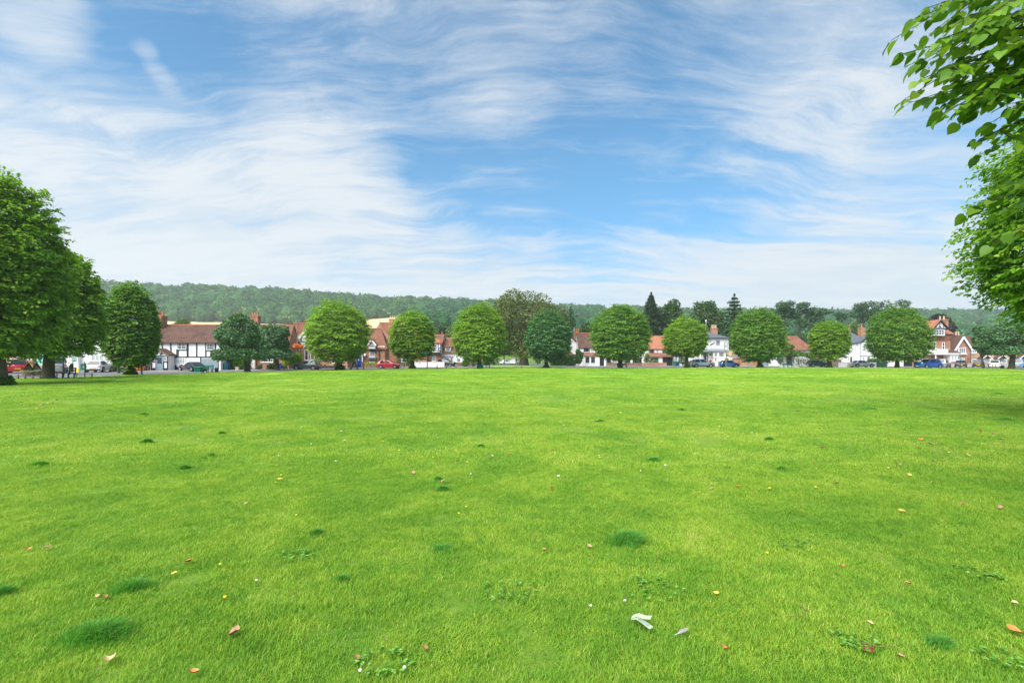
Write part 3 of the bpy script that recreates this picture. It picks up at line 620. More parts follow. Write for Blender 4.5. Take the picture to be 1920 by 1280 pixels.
# ------------------------------------------------------------------ street furniture
def bench(px, Y, wpx, label, mat='bgrn', rz=0.0, group='benches around the green', name='bench', hgt=.85):
    L_ = wpx / F * Y; e = empty(name, (X(px, Y), Y, 0), label, 'bench', group, math.radians(rz)); h = L_ / 2
    sm = MB(); 
    for k in range(4): sm.box(-h, h, -.28 + k * .125, -.28 + k * .125 + .10, .43, .47)
    sm.build('seat', M[mat], e)
    bm_ = MB()
    for k in range(3): bm_.box(-h, h, .235 + .03 * k, .265 + .03 * k, .55 + k * .12, .64 + k * .12)
    bm_.build('backrest', M[mat], e)
    for fx in (-.86, 0, .86):
        MB().box(fx * h - .04, fx * h + .04, -.24, -.18, -.02, .428).box(fx * h - .04, fx * h + .04, .16, .22, -.02, .428).box(fx * h - .038, fx * h + .038, -.30, .24, .395, .427).box(fx * h - .035, fx * h + .035, .268, .34, .3, .9).build('leg', M['metal'], e, bevel=.01)
    return e
def bin_(px, Y, ytop, wpx, mat, label, group='wheelie bins', name='wheelie_bin', z0=-.05, cat='bin'):
    w = wpx / F * Y / 2; h = Z(ytop, Y) - z0; e = empty(name, (X(px, Y), Y, z0), label, cat, group)
    MB().add([(-w * .8, -w * .75, .1), (w * .8, -w * .75, .1), (w * .8, w * .9, .1), (-w * .8, w * .9, .1), (-w, -w, h * .88), (w, -w, h * .88), (w, w, h * .88), (-w, w, h * .88)],
             [(0, 3, 2, 1), (4, 5, 6, 7), (0, 1, 5, 4), (1, 2, 6, 5), (2, 3, 7, 6), (3, 0, 4, 7)]).build('body', M[mat], e, bevel=.02)
    MB().pyz([(-w * 1.08, h * .885), (w * 1.1, h * .885), (w * 1.1, h), (-w * 1.08, h * .94)], -w * 1.06, w * 1.06).build('lid', M[mat], e, bevel=.015)
    for sx in (-1, 1) if name == 'wheelie_bin' else (): MB().add(*_wheelx(sx * w * .78, w * .8, .1, .1, .06)).build('wheel', M['tyre'], e)
    return e
def _wheelx(x, y, z, r, t, n=12):
    a = [(x - t / 2, y + r * math.cos(6.283 * k / n), z + r * math.sin(6.283 * k / n)) for k in range(n)]; b = [(x + t / 2, q[1], q[2]) for q in a]
    return a + b, [tuple(range(n)), tuple(range(2 * n - 1, n - 1, -1))] + [(i, (i + 1) % n, n + (i + 1) % n, n + i) for i in range(n)]
def litter_bin(px, Y, ytop, wpx, mat, label, group='litter bins on the green'):
    w = wpx / F * Y / 2; h = Z(ytop, Y); e = empty('litter_bin', (X(px, Y), Y, 0), label, 'bin', group)
    MB().lathe([(w * .85, 0), (w, .05), (w, h * .85), (w * 1.08, h * .86), (w * 1.08, h * .92), (w * .8, h), (w * .1, h)], n=14).build('body', M[mat], e)
    MB().box(-w * .6, w * .6, -w * 1.06, -w * .8, h * .62, h * .78).build('opening', M['tyre'], e)
    return e
def bollard(px, Y, ytop, label, group='dark wooden bollards along the kerb', r=.075, mat='metal', band=True):
    h = Z(ytop, Y); e = empty('bollard', (X(px, Y), Y, 0), label, 'bollard', group)
    MB().lathe([(r * 1.1, -.1), (r, .05), (r, h - .08), (r * .7, h)], n=10).build('post', M[mat], e)
    if band: MB().lathe([(r * 1.07, h - .28), (r * 1.07, h - .18)], n=10).build('reflective_band', M['platew'], e)
    return e
# ------------------------------------------------------------------ ground, road, lawn
def grasscol(T, co):
    big = T.noise(co, .10, 4, .6); mid = T.noise(co, .75, 6, .7, .6); fine = T.noise(co, 5.0, 5, .75, .5)
    f = T.math('ADD', T.math('MULTIPLY', big, .30), T.math('ADD', T.math('MULTIPLY', mid, .42), T.math('MULTIPLY', fine, .28)))
    return T.ramp(f, [(.34, (.10, .285, .024)), (.46, (.20, .39, .034)), (.54, (.32, .49, .05)), (.63, (.48, .55, .12))])
def lawnmat():
    m, T, b = bsdf('lawn', .9, .1); co = objco(T)
    col = grasscol(T, co)
    s = T.new('ShaderNodeSeparateXYZ'); T.link(co, s.inputs[0])
    near = T.maprange(s.outputs[1], 10, 50, .40, .82)      # soil and thatch show between the blades where they are modelled
    soil = T.mix(T.maprange(T.noise(co, 9, 4, .7), .45, .65), (.06, .11, .012), (.11, .12, .035))
    far = T.mix(1.0, col, (1.0, 1.0, 1.0), 'MULTIPLY')
    T.link(T.mix(near, soil, far), b.inputs['Base Color'])
    bp = T.new('ShaderNodeBump'); bp.inputs['Strength'].default_value = .8; bp.inputs['Distance'].default_value = .03
    T.link(T.noise(co, 22, 5, .75), bp.inputs['Height']); T.link(bp.outputs[0], b.inputs['Normal'])
    return m
def asphalt(name, c, sc=1.5):
    m, T, b = bsdf(name, .85, .2); co = objco(T)
    v = T.math('ADD', T.math('MULTIPLY', T.noise(co, sc * .25, 4, .6), .6), T.math('MULTIPLY', T.noise(co, sc * 8, 4, .7), .4))
    T.link(T.mix(1.0, c, T.ramp(v, [(.35, .75), (.6, 1.15)]), 'MULTIPLY'), b.inputs['Base Color']); return m
EDGE = [(-700, 735), (-300, 722), (-100, 715), (20, 712), (60, 710.8), (100, 709), (172, 705), (240, 702.6), (300, 701), (400, 699), (480, 697), (560, 695.5), (650, 694.2), (750, 692.2), (850, 691.2), (960, 690.6), (1050, 690.2),
        (1150, 690), (1300, 689.3), (1400, 689), (1500, 688.8), (1600, 689), (1700, 689.6), (1800, 690.8), (1900, 692), (2100, 695), (2500, 705)]
def gpt(px, py):
    Y = CH * F / (py - HY); return (X(px, Y), Y)
edge = [gpt(*p) for p in EDGE]
mb = MB(); pts = edge + [(75, 30), (75, -25), (-75, -25), (-75, 20)]
mb.pxy(pts, -.11, 0.0)
tag(mb.build('lawn', lawnmat()), kind='structure')
tag(MB().add([(-400, 8, -.06), (400, 8, -.06), (400, 190, -.06), (-400, 190, -.06)], [(0, 1, 2, 3)]).build('road', asphalt('asphalt', (.145, .145, .15))), kind='structure')
mg = plain('rough_pasture', (.075, .15, .02), .95, .1, .3, .05)
tag(MB().add([(-1830, -190, -.14), (1830, -190, -.14), (1830, 1330, -.14), (-1830, 1330, -.14)], [(0, 1, 2, 3)]).build('ground', mg), kind='structure')
# pavement in front of the houses: low raised strip with a kerb face
pv = [(-62, 60), (-54, 63), (-40, 65), (-30, 72), (-20, 86), (-8, 97), (0, 104), (30, 108), (60, 102), (95, 100)]
mb = MB().pxy([(x, y) for x, y in pv] + [(x, y + (5.5 if x < -25 else 8)) for x, y in pv[::-1]], -.2, .03)
tag(mb.build('pavement', asphalt('paving', (.30, .27, .25), 3)), kind='structure')
# grass island under the chestnut, beyond the lane
isl = [gpt(903, 687.2), gpt(960, 687.7), gpt(1010, 687.5), gpt(1062, 686.6), gpt(1045, 684.9), gpt(970, 684.7), gpt(915, 685)]
tag(MB().pxy(isl, -.1, .10).build('grass_island', lawnmat()), kind='structure')
tag(MB().pxy([gpt(700, 682), gpt(935, 683.2), gpt(925, 681), gpt(700, 680)], -.08, .02).build('verge', mg), kind='structure')

# ------------------------------------------------------------------ hills, wheat field, wood
RIDGE = [(-1400, 525), (-500, 528), (180, 533), (300, 539), (420, 543), (520, 547), (620, 553), (700, 560), (760, 563), (830, 565), (900, 567), (1000, 575), (1100, 578), (1200, 581), (1300, 585), (1500, 591), (1700, 592), (1790, 589), (1850, 589), (1950, 592), (2400, 600), (3400, 606)]
def rpy(px): return float(np.interp(px, [a for a, b in RIDGE], [b for a, b in RIDGE]))
def kf(px): return float(np.interp(px, [600, 1000, 1900], [1.0, 1.2, 1.45]))
def wlow(px): return float(np.interp(px, [200, 400, 560, 750, 780, 850, 1100, 1700, 1800, 2400], [598, 602, 607, 599, 618, 634, 622, 622, 620, 622]))
cols_ = list(range(-300, 2260, 32)); Ys = [200, 260, 320, 380, 450, 520, 560, 600, 640, 680, 720, 760, 850]
def terr(px, Yn):
    k = kf(px); z520 = 520 / F * (HY - float(np.interp(px, [200, 400, 575, 640, 740, 900], [598, 602, 607, 603, 599, 604]))); zr = max(Z(rpy(px), 720 * k) - 11 * k ** .3, 5) / k
    z = np.interp(Yn, [200, 320, 520, 720, 780, 850], [-.14, z520 * .42, z520, zr, zr * .97, zr * .8]); return float(z) * (k if Yn > 220 else 1)
V = []; 
for c in cols_:
    for y in Ys: V.append((X(c, y * kf(c)), y * kf(c), terr(c, y)))
nY = len(Ys); Fc = [(i * nY + j, (i + 1) * nY + j, (i + 1) * nY + j + 1, i * nY + j + 1) for i in range(len(cols_) - 1) for j in range(nY - 1)]
hm = plain('hill_pasture', (.12, .19, .035), .95, .1, .3, .012)
tag(npmesh('hills', np.array(V), np.array(Fc), hm, smooth=True), kind='structure')
V = []; cw = list(range(140, 781, 20)); yw = [330, 380, 430, 480, 524]
for c in cw:
    for y in yw: V.append((X(c, y), y, terr(c, y) + .5))
Fc = [(i * 5 + j, (i + 1) * 5 + j, (i + 1) * 5 + j + 1, i * 5 + j + 1) for i in range(len(cw) - 1) for j in range(4)]
tag(npmesh('wheat_field', np.array(V), np.array(Fc), plain('ripe_wheat', (.60, .46, .24), .95, .05, .12, .02)), kind='structure')

def icos():
    bm = bmesh.new(); bmesh.ops.create_icosphere(bm, subdivisions=2, radius=1); bm.verts.ensure_lookup_table()
    v = np.array([q.co[:] for q in bm.verts]); f = np.array([[w.index for w in q.verts] for q in bm.faces]); bm.free(); return v, f
def distant_wood():
    r = np.random.RandomState(4); iv, if_ = icos(); C = []; 
    for y in np.arange(514, 745, 10.5):
        step = 10.5 / y * F
        for px in np.arange(100, 2080, step):
            k = kf(px)
            q = px + r.uniform(-.5, .5) * step; yy = y + r.uniform(-4, 4)
            if r.rand() < 1 - 1 / k ** 1.6: continue
            z = terr(q, yy); Yd = yy * k; s = r.uniform(5.6, 9.6) * k ** .5
            pyb = HY - (z - CH) / Yd * F
            if pyb > wlow(q) + 4: continue
            C.append((X(q, Yd), Yd, z + s * .95, s, r.rand()))
    # lower belt of trees in the middle of the view and to the right
    for px in np.arange(770, 1900, 9):
        for yy in (230, 270, 320, 380, 440, 490):
            if r.rand() < .35: continue
            q = px + r.uniform(-6, 6); k = kf(q); s = r.uniform(5, 8.5); z = terr(q, yy); C.append((X(q, yy * k), yy * k, z + s * .8, s, r.rand()))
    C = np.array(C); n = len(C); print('wood crowns', n)
    nv = len(iv); V = np.repeat(iv[None], n, 0) * (1 + .22 * r.normal(size=(n, nv, 1)))
    V = V * C[:, None, 3:4] * np.array([.95, .95, .95]) + C[:, None, :3]
    Fc = (if_[None] + (np.arange(n) * nv)[:, None, None]).reshape(-1, 3)
    Fc = np.concatenate([Fc, Fc[:, 2:3]], 1)[:, :3]
    m = 120; i = np.repeat(np.arange(n), m); d = unit(r.normal(size=(n * m, 3))); d[:, 2] = np.abs(d[:, 2]) * .9 - .15; d = unit(d)
    P = C[i, :3] + d * (C[i, 3] * r.uniform(.88, 1.12, n * m))[:, None]
    val = np.clip(C[i, 4] ** 1.3 * .85 + r.uniform(-.12, .25, n * m), 0, 1)
    D = unit(d * .3 + r.normal(0, .7, (n * m, 3)))
    N = d + (0, 0, .5) + r.normal(0, .35, (n * m, 3))
    sz = C[i, 3] * r.uniform(.20, .36, n * m)
    # one mesh: leaf clumps as quads, crown bodies as triangles
    S = unit(np.cross(D, N)); N = np.cross(S, D); tv, tf = LQ
    VL = P[:, None] + sz[:, None, None] * (tv[None, :, 0:1] * S[:, None] + tv[None, :, 1:2] * D[:, None] + tv[None, :, 2:3] * N[:, None])
    VL = VL.reshape(-1, 3); nl = len(P)
    allV = np.concatenate([VL, V.reshape(-1, 3)]); me = bpy.data.meshes.new('distant_wood'); fq = np.arange(nl * 4); ft = (Fc + len(VL)).ravel()
    me.vertices.add(len(allV)); me.vertices.foreach_set('co', allV.astype(np.float32).ravel())
    me.loops.add(len(fq) + len(ft)); me.loops.foreach_set('vertex_index', np.concatenate([fq, ft]).astype(np.int32))
    me.polygons.add(nl + len(Fc)); me.polygons.foreach_set('loop_start', np.concatenate([np.arange(nl) * 4, len(fq) + np.arange(len(Fc)) * 3]).astype(np.int32)); me.update(calc_edges=True)
    a = me.attributes.new('v', 'FLOAT', 'FACE'); a.data.foreach_set('value', np.concatenate([val, np.repeat(np.clip(C[:, 4] * .3, 0, 1), len(if_))]).astype(np.float32))
    me.materials.append(L['wood']); o = bpy.data.objects.new('distant_wood', me); COL.objects.link(o)
    tag(o, 'green broadleaf wood covering the long hill behind the village', 'woodland', kind='stuff')
distant_wood()

# ------------------------------------------------------------------ grass blades
def blade_mat():
    m, T, b = bsdf('grass_blade', .55, .22)
    pos = T.new('ShaderNodeNewGeometry').outputs['Position']
    col = grasscol(T, pos)
    a = T.new('ShaderNodeAttribute', attribute_name='v').outputs['Fac']
    var = T.ramp(a, [(0, (.80, .86, .8)), (.6, (1.0, 1.0, 1.0)), (.90, (1.25, 1.08, 1.0)), (.96, (1.8, 1.15, 2.2)), (1, (2.4, 1.3, 4.0))])
    col = T.mix(1.0, col, var, 'MULTIPLY')
    T.link(col, b.inputs['Base Color'])
    tr = T.new('ShaderNodeBsdfTranslucent'); T.link(T.mix(1.0, col, (1.2, 1.2, .9), 'MULTIPLY'), tr.inputs[0])
    mx = T.new('ShaderNodeMixShader'); mx.inputs[0].default_value = .35; T.link(b.outputs[0], mx.inputs[1]); T.link(tr.outputs[0], mx.inputs[2]); T.link(mx.outputs[0], T.n['Material Output'].inputs[0])
    return m
BM = blade_mat()
def blades(n, rad, h, w, r, lean=.5, z0=-.004):
    a = r.rand(n) * 6.283; q = rad * np.sqrt(r.rand(n)); P = np.stack([q * np.cos(a), q * np.sin(a), np.full(n, z0)], 1)
    b = r.rand(n) * 6.283; S = np.stack([np.cos(b), np.sin(b), np.zeros(n)], 1); T_ = np.stack([-np.sin(b), np.cos(b), np.zeros(n)], 1)
    hh = h * r.uniform(.45, 1.25, n); ww = w * r.uniform(.6, 1.2, n); ln = np.abs(r.normal(0, lean, n)) + .15
    up = np.array([0, 0, 1.0]); z = lambda k: P + up * (hh * k)[:, None]
    mid = z(.55) + T_ * (hh * ln * .30)[:, None]; tip = z(.9) + T_ * (hh * ln * 1.05)[:, None]
    V = np.stack([P - S * (ww / 2)[:, None], P + S * (ww / 2)[:, None], mid + S * (ww * .42)[:, None], mid - S * (ww * .42)[:, None], tip + S * (ww * .06)[:, None], tip - S * (ww * .06)[:, None]], 1).reshape(-1, 3)
    Fc = np.array([(0, 1, 2, 3), (3, 2, 4, 5)])[None] + (np.arange(n) * 6)[:, None, None]
    return V, Fc.reshape(-1, 4), np.repeat(r.rand(n), 2)
def grass_field(name, poly, density, n, rad, h, w, seed, label, lean=.55):
    """object mesh = one patch of blades plus the surface it grows on; the node group scatters the patch over the surface"""
    r = np.random.RandomState(seed); V, Fc, v = blades(n, rad, h, w, r, lean)
    # a few broad-leaved weeds
    me = bpy.data.meshes.new(name); nb = len(V); P = np.array([(x, y, 0.0) for x, y in poly]); allV = np.concatenate([V, P])
    idx = list(range(nb, nb + len(P))); me.vertices.add(len(allV)); me.vertices.foreach_set('co', allV.astype(np.float32).ravel())
    lo = np.concatenate([Fc.ravel(), idx]); me.loops.add(len(lo)); me.loops.foreach_set('vertex_index', lo.astype(np.int32)); me.polygons.add(len(Fc) + 1)
    me.polygons.foreach_set('loop_start', np.append(np.arange(len(Fc)) * 4, len(Fc) * 4).astype(np.int32)); me.update(calc_edges=True)
    a = me.attributes.new('v', 'FLOAT', 'FACE'); a.data.foreach_set('value', np.append(v, 0).astype(np.float32))
    s = me.attributes.new('surf', 'BOOLEAN', 'FACE'); s.data.foreach_set('value', np.append(np.zeros(len(Fc), bool), True))
    me.materials.append(BM); o = bpy.data.objects.new(name, me); COL.objects.link(o); tag(o, label, 'grass', kind='stuff')
    g = bpy.data.node_groups.new(name, 'GeometryNodeTree'); g.interface.new_socket('Geometry', in_out='INPUT', socket_type='NodeSocketGeometry'); g.interface.new_socket('Geometry', in_out='OUTPUT', socket_type='NodeSocketGeometry')
    N = g.nodes; K = g.links.new; gi = N.new('NodeGroupInput'); go = N.new('NodeGroupOutput')
    at = N.new('GeometryNodeInputNamedAttribute'); at.data_type = 'BOOLEAN'; at.inputs['Name'].default_value = 'surf'
    sp = N.new('GeometryNodeSeparateGeometry'); sp.domain = 'FACE'; K(gi.outputs[0], sp.inputs[0]); K(at.outputs['Attribute'], sp.inputs['Selection'])
    ds = N.new('GeometryNodeDistributePointsOnFaces'); K(sp.outputs[0], ds.inputs['Mesh']); ds.inputs['Density'].default_value = density; ds.inputs['Seed'].default_value = seed
    n2 = N.new('ShaderNodeTexNoise'); n2.inputs['Scale'].default_value = 1.3; n2.inputs['Detail'].default_value = 4; m2 = N.new('ShaderNodeMapRange'); m2.inputs[1].default_value = .36; m2.inputs[2].default_value = .46; m2.inputs[3].default_value = density * .75; m2.inputs[4].default_value = density; p2 = N.new('GeometryNodeInputPosition'); K(p2.outputs[0], n2.inputs['Vector']); K(n2.outputs[0], m2.inputs[0]); K(m2.outputs[0], ds.inputs['Density'])
    ip = N.new('GeometryNodeInstanceOnPoints'); K(ds.outputs['Points'], ip.inputs['Points']); K(sp.outputs[1], ip.inputs['Instance'])
    rr = N.new('FunctionNodeRandomValue'); rr.data_type = 'FLOAT_VECTOR'; rr.inputs[0].default_value = (-.06, -.06, 0); rr.inputs[1].default_value = (.06, .06, 6.283); K(rr.outputs[0], ip.inputs['Rotation'])
    # taller in patches
    nz = N.new('ShaderNodeTexNoise'); nz.inputs['Scale'].default_value = .8; nz.inputs['Detail'].default_value = 3; ps = N.new('GeometryNodeInputPosition'); K(ps.outputs[0], nz.inputs['Vector'])
    mp = N.new('ShaderNodeMapRange'); mp.inputs[1].default_value = .35; mp.inputs[2].default_value = .65; mp.inputs[3].default_value = .8; mp.inputs[4].default_value = 1.3; K(nz.outputs[0], mp.inputs[0])
    cx = N.new('ShaderNodeCombineXYZ'); cx.inputs[0].default_value = 1; cx.inputs[1].default_value = 1; K(mp.outputs[0], cx.inputs[2]); K(cx.outputs[0], ip.inputs['Scale'])
    K(ip.outputs[0], go.inputs[0])
    md = o.modifiers.new('scatter', 'NODES'); md.node_group = g; return o
def wedge(y0, y1, m=4.5): return [(-1.10 * y0 - m, y0), (1.10 * y0 + m, y0), (1.10 * y1 + m, y1), (-1.10 * y1 - m, y1)]
GL = 'short bright green mown grass covering the village green'
grass_field('lawn_grass', wedge(1.2, 7.2), 34, 1000, .24, .027, .0034, 1, GL)
grass_field('lawn_grass', wedge(6.8, 17), 7, 1100, .5, .029, .0062, 2, GL)
grass_field('lawn_grass', wedge(16.5, 40), 1.3, 700, .95, .034, .017, 3, GL, .4)
yfar = [p for p in edge if -30 < p[0] < 62]
grass_field('lawn_grass', [(-37, 38), (44, 38.5), (70, 60), (78, 70)] + [(x, y - .9) for x, y in edge if -34 < x < 78][::-1], .5, 700, 1.6, .034, .05, 4, GL, .4)
# ------------------------------------------------------------------ the clipped limes round the green, near to far
# (crown half width is slightly inside the outline; sprays reach past it)
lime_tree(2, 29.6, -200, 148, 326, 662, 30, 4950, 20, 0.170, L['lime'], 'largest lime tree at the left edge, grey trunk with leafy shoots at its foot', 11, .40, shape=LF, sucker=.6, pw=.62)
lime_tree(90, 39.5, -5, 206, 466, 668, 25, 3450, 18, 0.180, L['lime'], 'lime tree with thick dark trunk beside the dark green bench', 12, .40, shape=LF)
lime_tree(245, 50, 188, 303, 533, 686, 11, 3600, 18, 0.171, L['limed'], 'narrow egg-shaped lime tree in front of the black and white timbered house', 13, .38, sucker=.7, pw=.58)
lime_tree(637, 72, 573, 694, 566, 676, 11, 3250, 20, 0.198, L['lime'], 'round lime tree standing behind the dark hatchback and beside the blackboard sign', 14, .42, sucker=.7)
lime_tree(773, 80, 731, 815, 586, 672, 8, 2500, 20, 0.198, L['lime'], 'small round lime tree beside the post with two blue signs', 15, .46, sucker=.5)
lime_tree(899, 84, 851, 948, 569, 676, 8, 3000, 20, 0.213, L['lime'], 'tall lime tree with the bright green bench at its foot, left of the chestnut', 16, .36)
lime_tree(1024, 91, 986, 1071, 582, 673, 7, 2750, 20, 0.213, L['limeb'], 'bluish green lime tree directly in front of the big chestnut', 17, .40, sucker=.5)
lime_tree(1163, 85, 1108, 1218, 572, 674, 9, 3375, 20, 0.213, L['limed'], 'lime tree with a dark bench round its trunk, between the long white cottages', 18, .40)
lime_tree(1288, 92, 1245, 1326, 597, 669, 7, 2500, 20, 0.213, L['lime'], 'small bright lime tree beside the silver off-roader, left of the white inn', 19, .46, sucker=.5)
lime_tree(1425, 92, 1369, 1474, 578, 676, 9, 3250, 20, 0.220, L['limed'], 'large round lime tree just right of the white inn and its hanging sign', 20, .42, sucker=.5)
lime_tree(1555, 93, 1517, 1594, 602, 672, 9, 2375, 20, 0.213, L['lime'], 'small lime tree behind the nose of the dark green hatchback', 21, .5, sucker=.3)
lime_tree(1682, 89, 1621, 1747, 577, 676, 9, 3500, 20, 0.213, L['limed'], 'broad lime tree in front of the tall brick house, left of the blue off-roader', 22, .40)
# darker, looser trees on the green
broad_tree('rowan_tree', 464, 60, 399, 503, 584, 676, 9, L['rowan'], 'dull dark green spreading tree in front of the brick cottage with two chimneys', 31, 22000, .26, 34, .27, 'dark spreading trees on the left of the green', skirt=12)
broad_tree('rowan_tree', 520, 70, 474, 549, 597, 674, 7, L['rowan'], 'smaller dark tree behind the spreading one, touching the yellow-green bush', 32, 14000, .28, 22, .3, 'dark spreading trees on the left of the green', skirt=12)
broad_tree('horse_chestnut', 982, 116, 896, 1068, 538, 672, 17, L['chest'], 'huge brownish green chestnut tree towering behind the limes in the middle', 33, 36000, .42, 52, .22, ry=8, skirt=14)
broad_tree('maple_tree', 1896, 78, 1838, 1990, 598, 667, 9, L['rowan'], 'wide dark tree with a straight trunk in front of the pink brick terrace', 34, 20000, .30, 34, .26, flat=.3, flatz=.55, skirt=12)
broad_tree('maple_tree', 1841, 80, 1817, 1868, 603, 672, 3, L['rowan'], 'slim dark tree with a thin trunk beside the black saloon', 35, 6500, .28, 18, .32, flat=.3, flatz=.6)

# ------------------------------------------------------------------ trees behind the houses
BG = 'trees behind the houses'
conifer('cypress_tree', 1070, 135, 34, 576, 668, L['cyp'], 'pointed bright green cypress behind the left end of the white cottages', 41, BG, 6000, .5, .1, .6)
broad_tree('garden_tree', 1058, 140, 1046, 1068, 578, 640, 3, L['oak'], 'narrow dull tree squeezed between chestnut and pointed cypress', 42, 2500, .6, 8, .4, BG)
broad_tree('garden_tree', 1100, 135, 1080, 1128, 601, 650, 4, L['hedge'], 'rounded deep green tree over the brown roof of the white cottage', 43, 4000, .6, 12, .35, BG)
conifer('spruce_tree', 1221, 135, 96, 550, 652, L['conif'], 'tall dark pointed spruce above the orange cottage roof', 44, BG, 12000, .6, .45, .8, .3)
broad_tree('garden_tree', 1252, 142, 1222, 1290, 560, 640, 5, L['oak'], 'round blue-green tree just right of the tall spruce', 45, 8000, .6, 22, .3, BG)
broad_tree('garden_tree', 1325, 150, 1280, 1368, 557, 650, 6, L['oak'], 'broad open-crowned tree behind the slate roof of the inn', 46, 10000, .6, 30, .25, BG)
conifer('cedar_tree', 1377, 140, 84, 553, 640, L['cedar'], 'light green cedar with layered branches behind the inn chimney', 47, BG, 9000, .6, .12, .7, .7, 14)
pad_tree('pine_tree', 1470, 150, 567, [(1462, 574, 17, 8), (1484, 570, 16, 7), (1452, 588, 12, 8), (1478, 590, 20, 8), (1466, 604, 18, 9), (1470, 582, 16, 6), (1490, 582, 12, 6)], 5, L['cedar'], 'pine with a broad flat top, leftmost of the tall pines', 48, 'tall pines')
pad_tree('pine_tree', 1500, 150, 568, [(1500, 573, 17, 7), (1512, 584, 12, 7), (1494, 592, 12, 8), (1503, 606, 15, 9)], 5, L['cedar'], 'pine with a long bare trunk, second of the tall pines', 49, 'tall pines')
pad_tree('pine_tree', 1538, 150, 577, [(1530, 583, 16, 8), (1547, 586, 16, 7), (1534, 598, 20, 10), (1530, 612, 17, 10)], 5, L['cedar'], 'lower dark pine leaning over the orange-roofed cottage', 50, 'tall pines')
pad_tree('pine_tree', 1578, 175, 588, [(1577, 591, 12, 5), (1574, 598, 10, 5)], 3, L['cedar'], 'small umbrella-shaped pine far behind the small lime tree', 51, 'tall pines')
pad_tree('pine_tree', 1617, 160, 567, [(1605, 576, 18, 8), (1624, 572, 17, 7), (1612, 588, 25, 8), (1626, 598, 17, 9), (1600, 590, 14, 7), (1636, 582, 12, 6)], 6, L['cedar'], 'big spreading pine over the slate-roofed white house', 52, 'tall pines')
pad_tree('pine_tree', 1672, 160, 564, [(1660, 571, 20, 7), (1682, 570, 21, 7), (1700, 578, 15, 7), (1668, 584, 25, 8), (1690, 592, 22, 9), (1650, 580, 14, 7), (1710, 584, 14, 6)], 6, L['cedar'], 'widest flat-topped pine rising above the broad lime tree', 53, 'tall pines')
broad_tree('garden_tree', 1597, 140, 1578, 1620, 601, 640, 4, L['pale'], 'pale green tree peeping over the slate roof', 54, 3500, .6, 12, .35, BG)
broad_tree('copper_beech', 1768, 150, 1722, 1800, 580, 660, 6, L['copper'], 'dark purplish copper beech behind the tall brick house', 55, 10000, .6, 24, .28, BG)
k = 0
DM = [(1437, 603, 40, 'oak'), (1530, 612, 50, 'cyp'), (1487, 618, 60, 'oak'), (1195, 622, 30, 'oak'), (1150, 612, 40, 'pale'), (1290, 612, 40, 'oak'), (820, 597, 44, 'oak'), (848, 601, 34, 'pale'), (790, 600, 34, 'oak'), (868, 615, 40, 'oak'), (912, 622, 34, 'pale'), (945, 632, 30, 'oak'), (1820, 626, 30, 'oak'), (1712, 600, 40, 'oak'), (1845, 628, 40, 'cyp'), (1900, 622, 50, 'oak')]
DL = ['dark tree filling the gap between the broad limes behind the inn', 'dense green trees under the lower dark pine', 'low dark tree at the foot of the tall pines', 'leafy tree behind the ridge between the cottages', 'pale tree rising behind the lime with the bench round its trunk', 'tree behind the small bright lime', 'rounded green tree above the tiled cottage with the white chimney', 'brownish pale tree left of the tall lime, on the hill foot', 'tree half hidden behind the small round lime by the blue signs', 'green tree behind the tall lime with the green bench', 'pale tree just left of the chestnut', 'low tree in the shade left of the chestnut trunk', 'low dark tree behind the brick cottage with the white gable', 'dark tree behind the broad lime at the tall brick house', 'low green tree behind the brown terrace roof', 'low tree behind the pink terrace']
for (px, top, w, lm), lb in zip(DM, DL):
    k += 1; broad_tree('garden_tree', px, 165 + (k * 37 % 40), px - w / 2, px + w / 2, top, 668, 3, L[lm], lb, 60 + k, 3200, .75, 12, .34, BG)
broad_tree('garden_tree', 340, 110, 316, 360, 596, 640, 3, L['pale'], 'pale bush showing over the ridge of the timbered house', 90, 2500, .45, 10, .35, BG)

# ------------------------------------------------------------------ the two trees that reach in from the right
e = empty('lime_tree', (16.6, 11.3, 0), 'big lime tree at the right edge, its trunk out of view, small bright leaves', 'tree', 'large limes reaching in at the right')
trunk_mb(.38, 3.6, 101).build('trunk', M['bark'], e, True)
mb = MB(); limbs(mb, .38, 2.4, 0, 4.4, 4.4, 4.4, 101, 14); mb.build('branches', M['bark'], e, True)
keep = lambda C: (C[:, 0] < 1.6) & (C[:, 1] < 3.4)
P, D, N, sz, v = crown_lime(4.0, 2.05, 9.8, 101, 11000, 19, .098, .32, 0, 0, droop=.6, keep=keep, lumpa=.10, spl=.10, edge=.14)
leaf_cloud('crown', P, D, N, sz, L['limen'], LF, e, v)

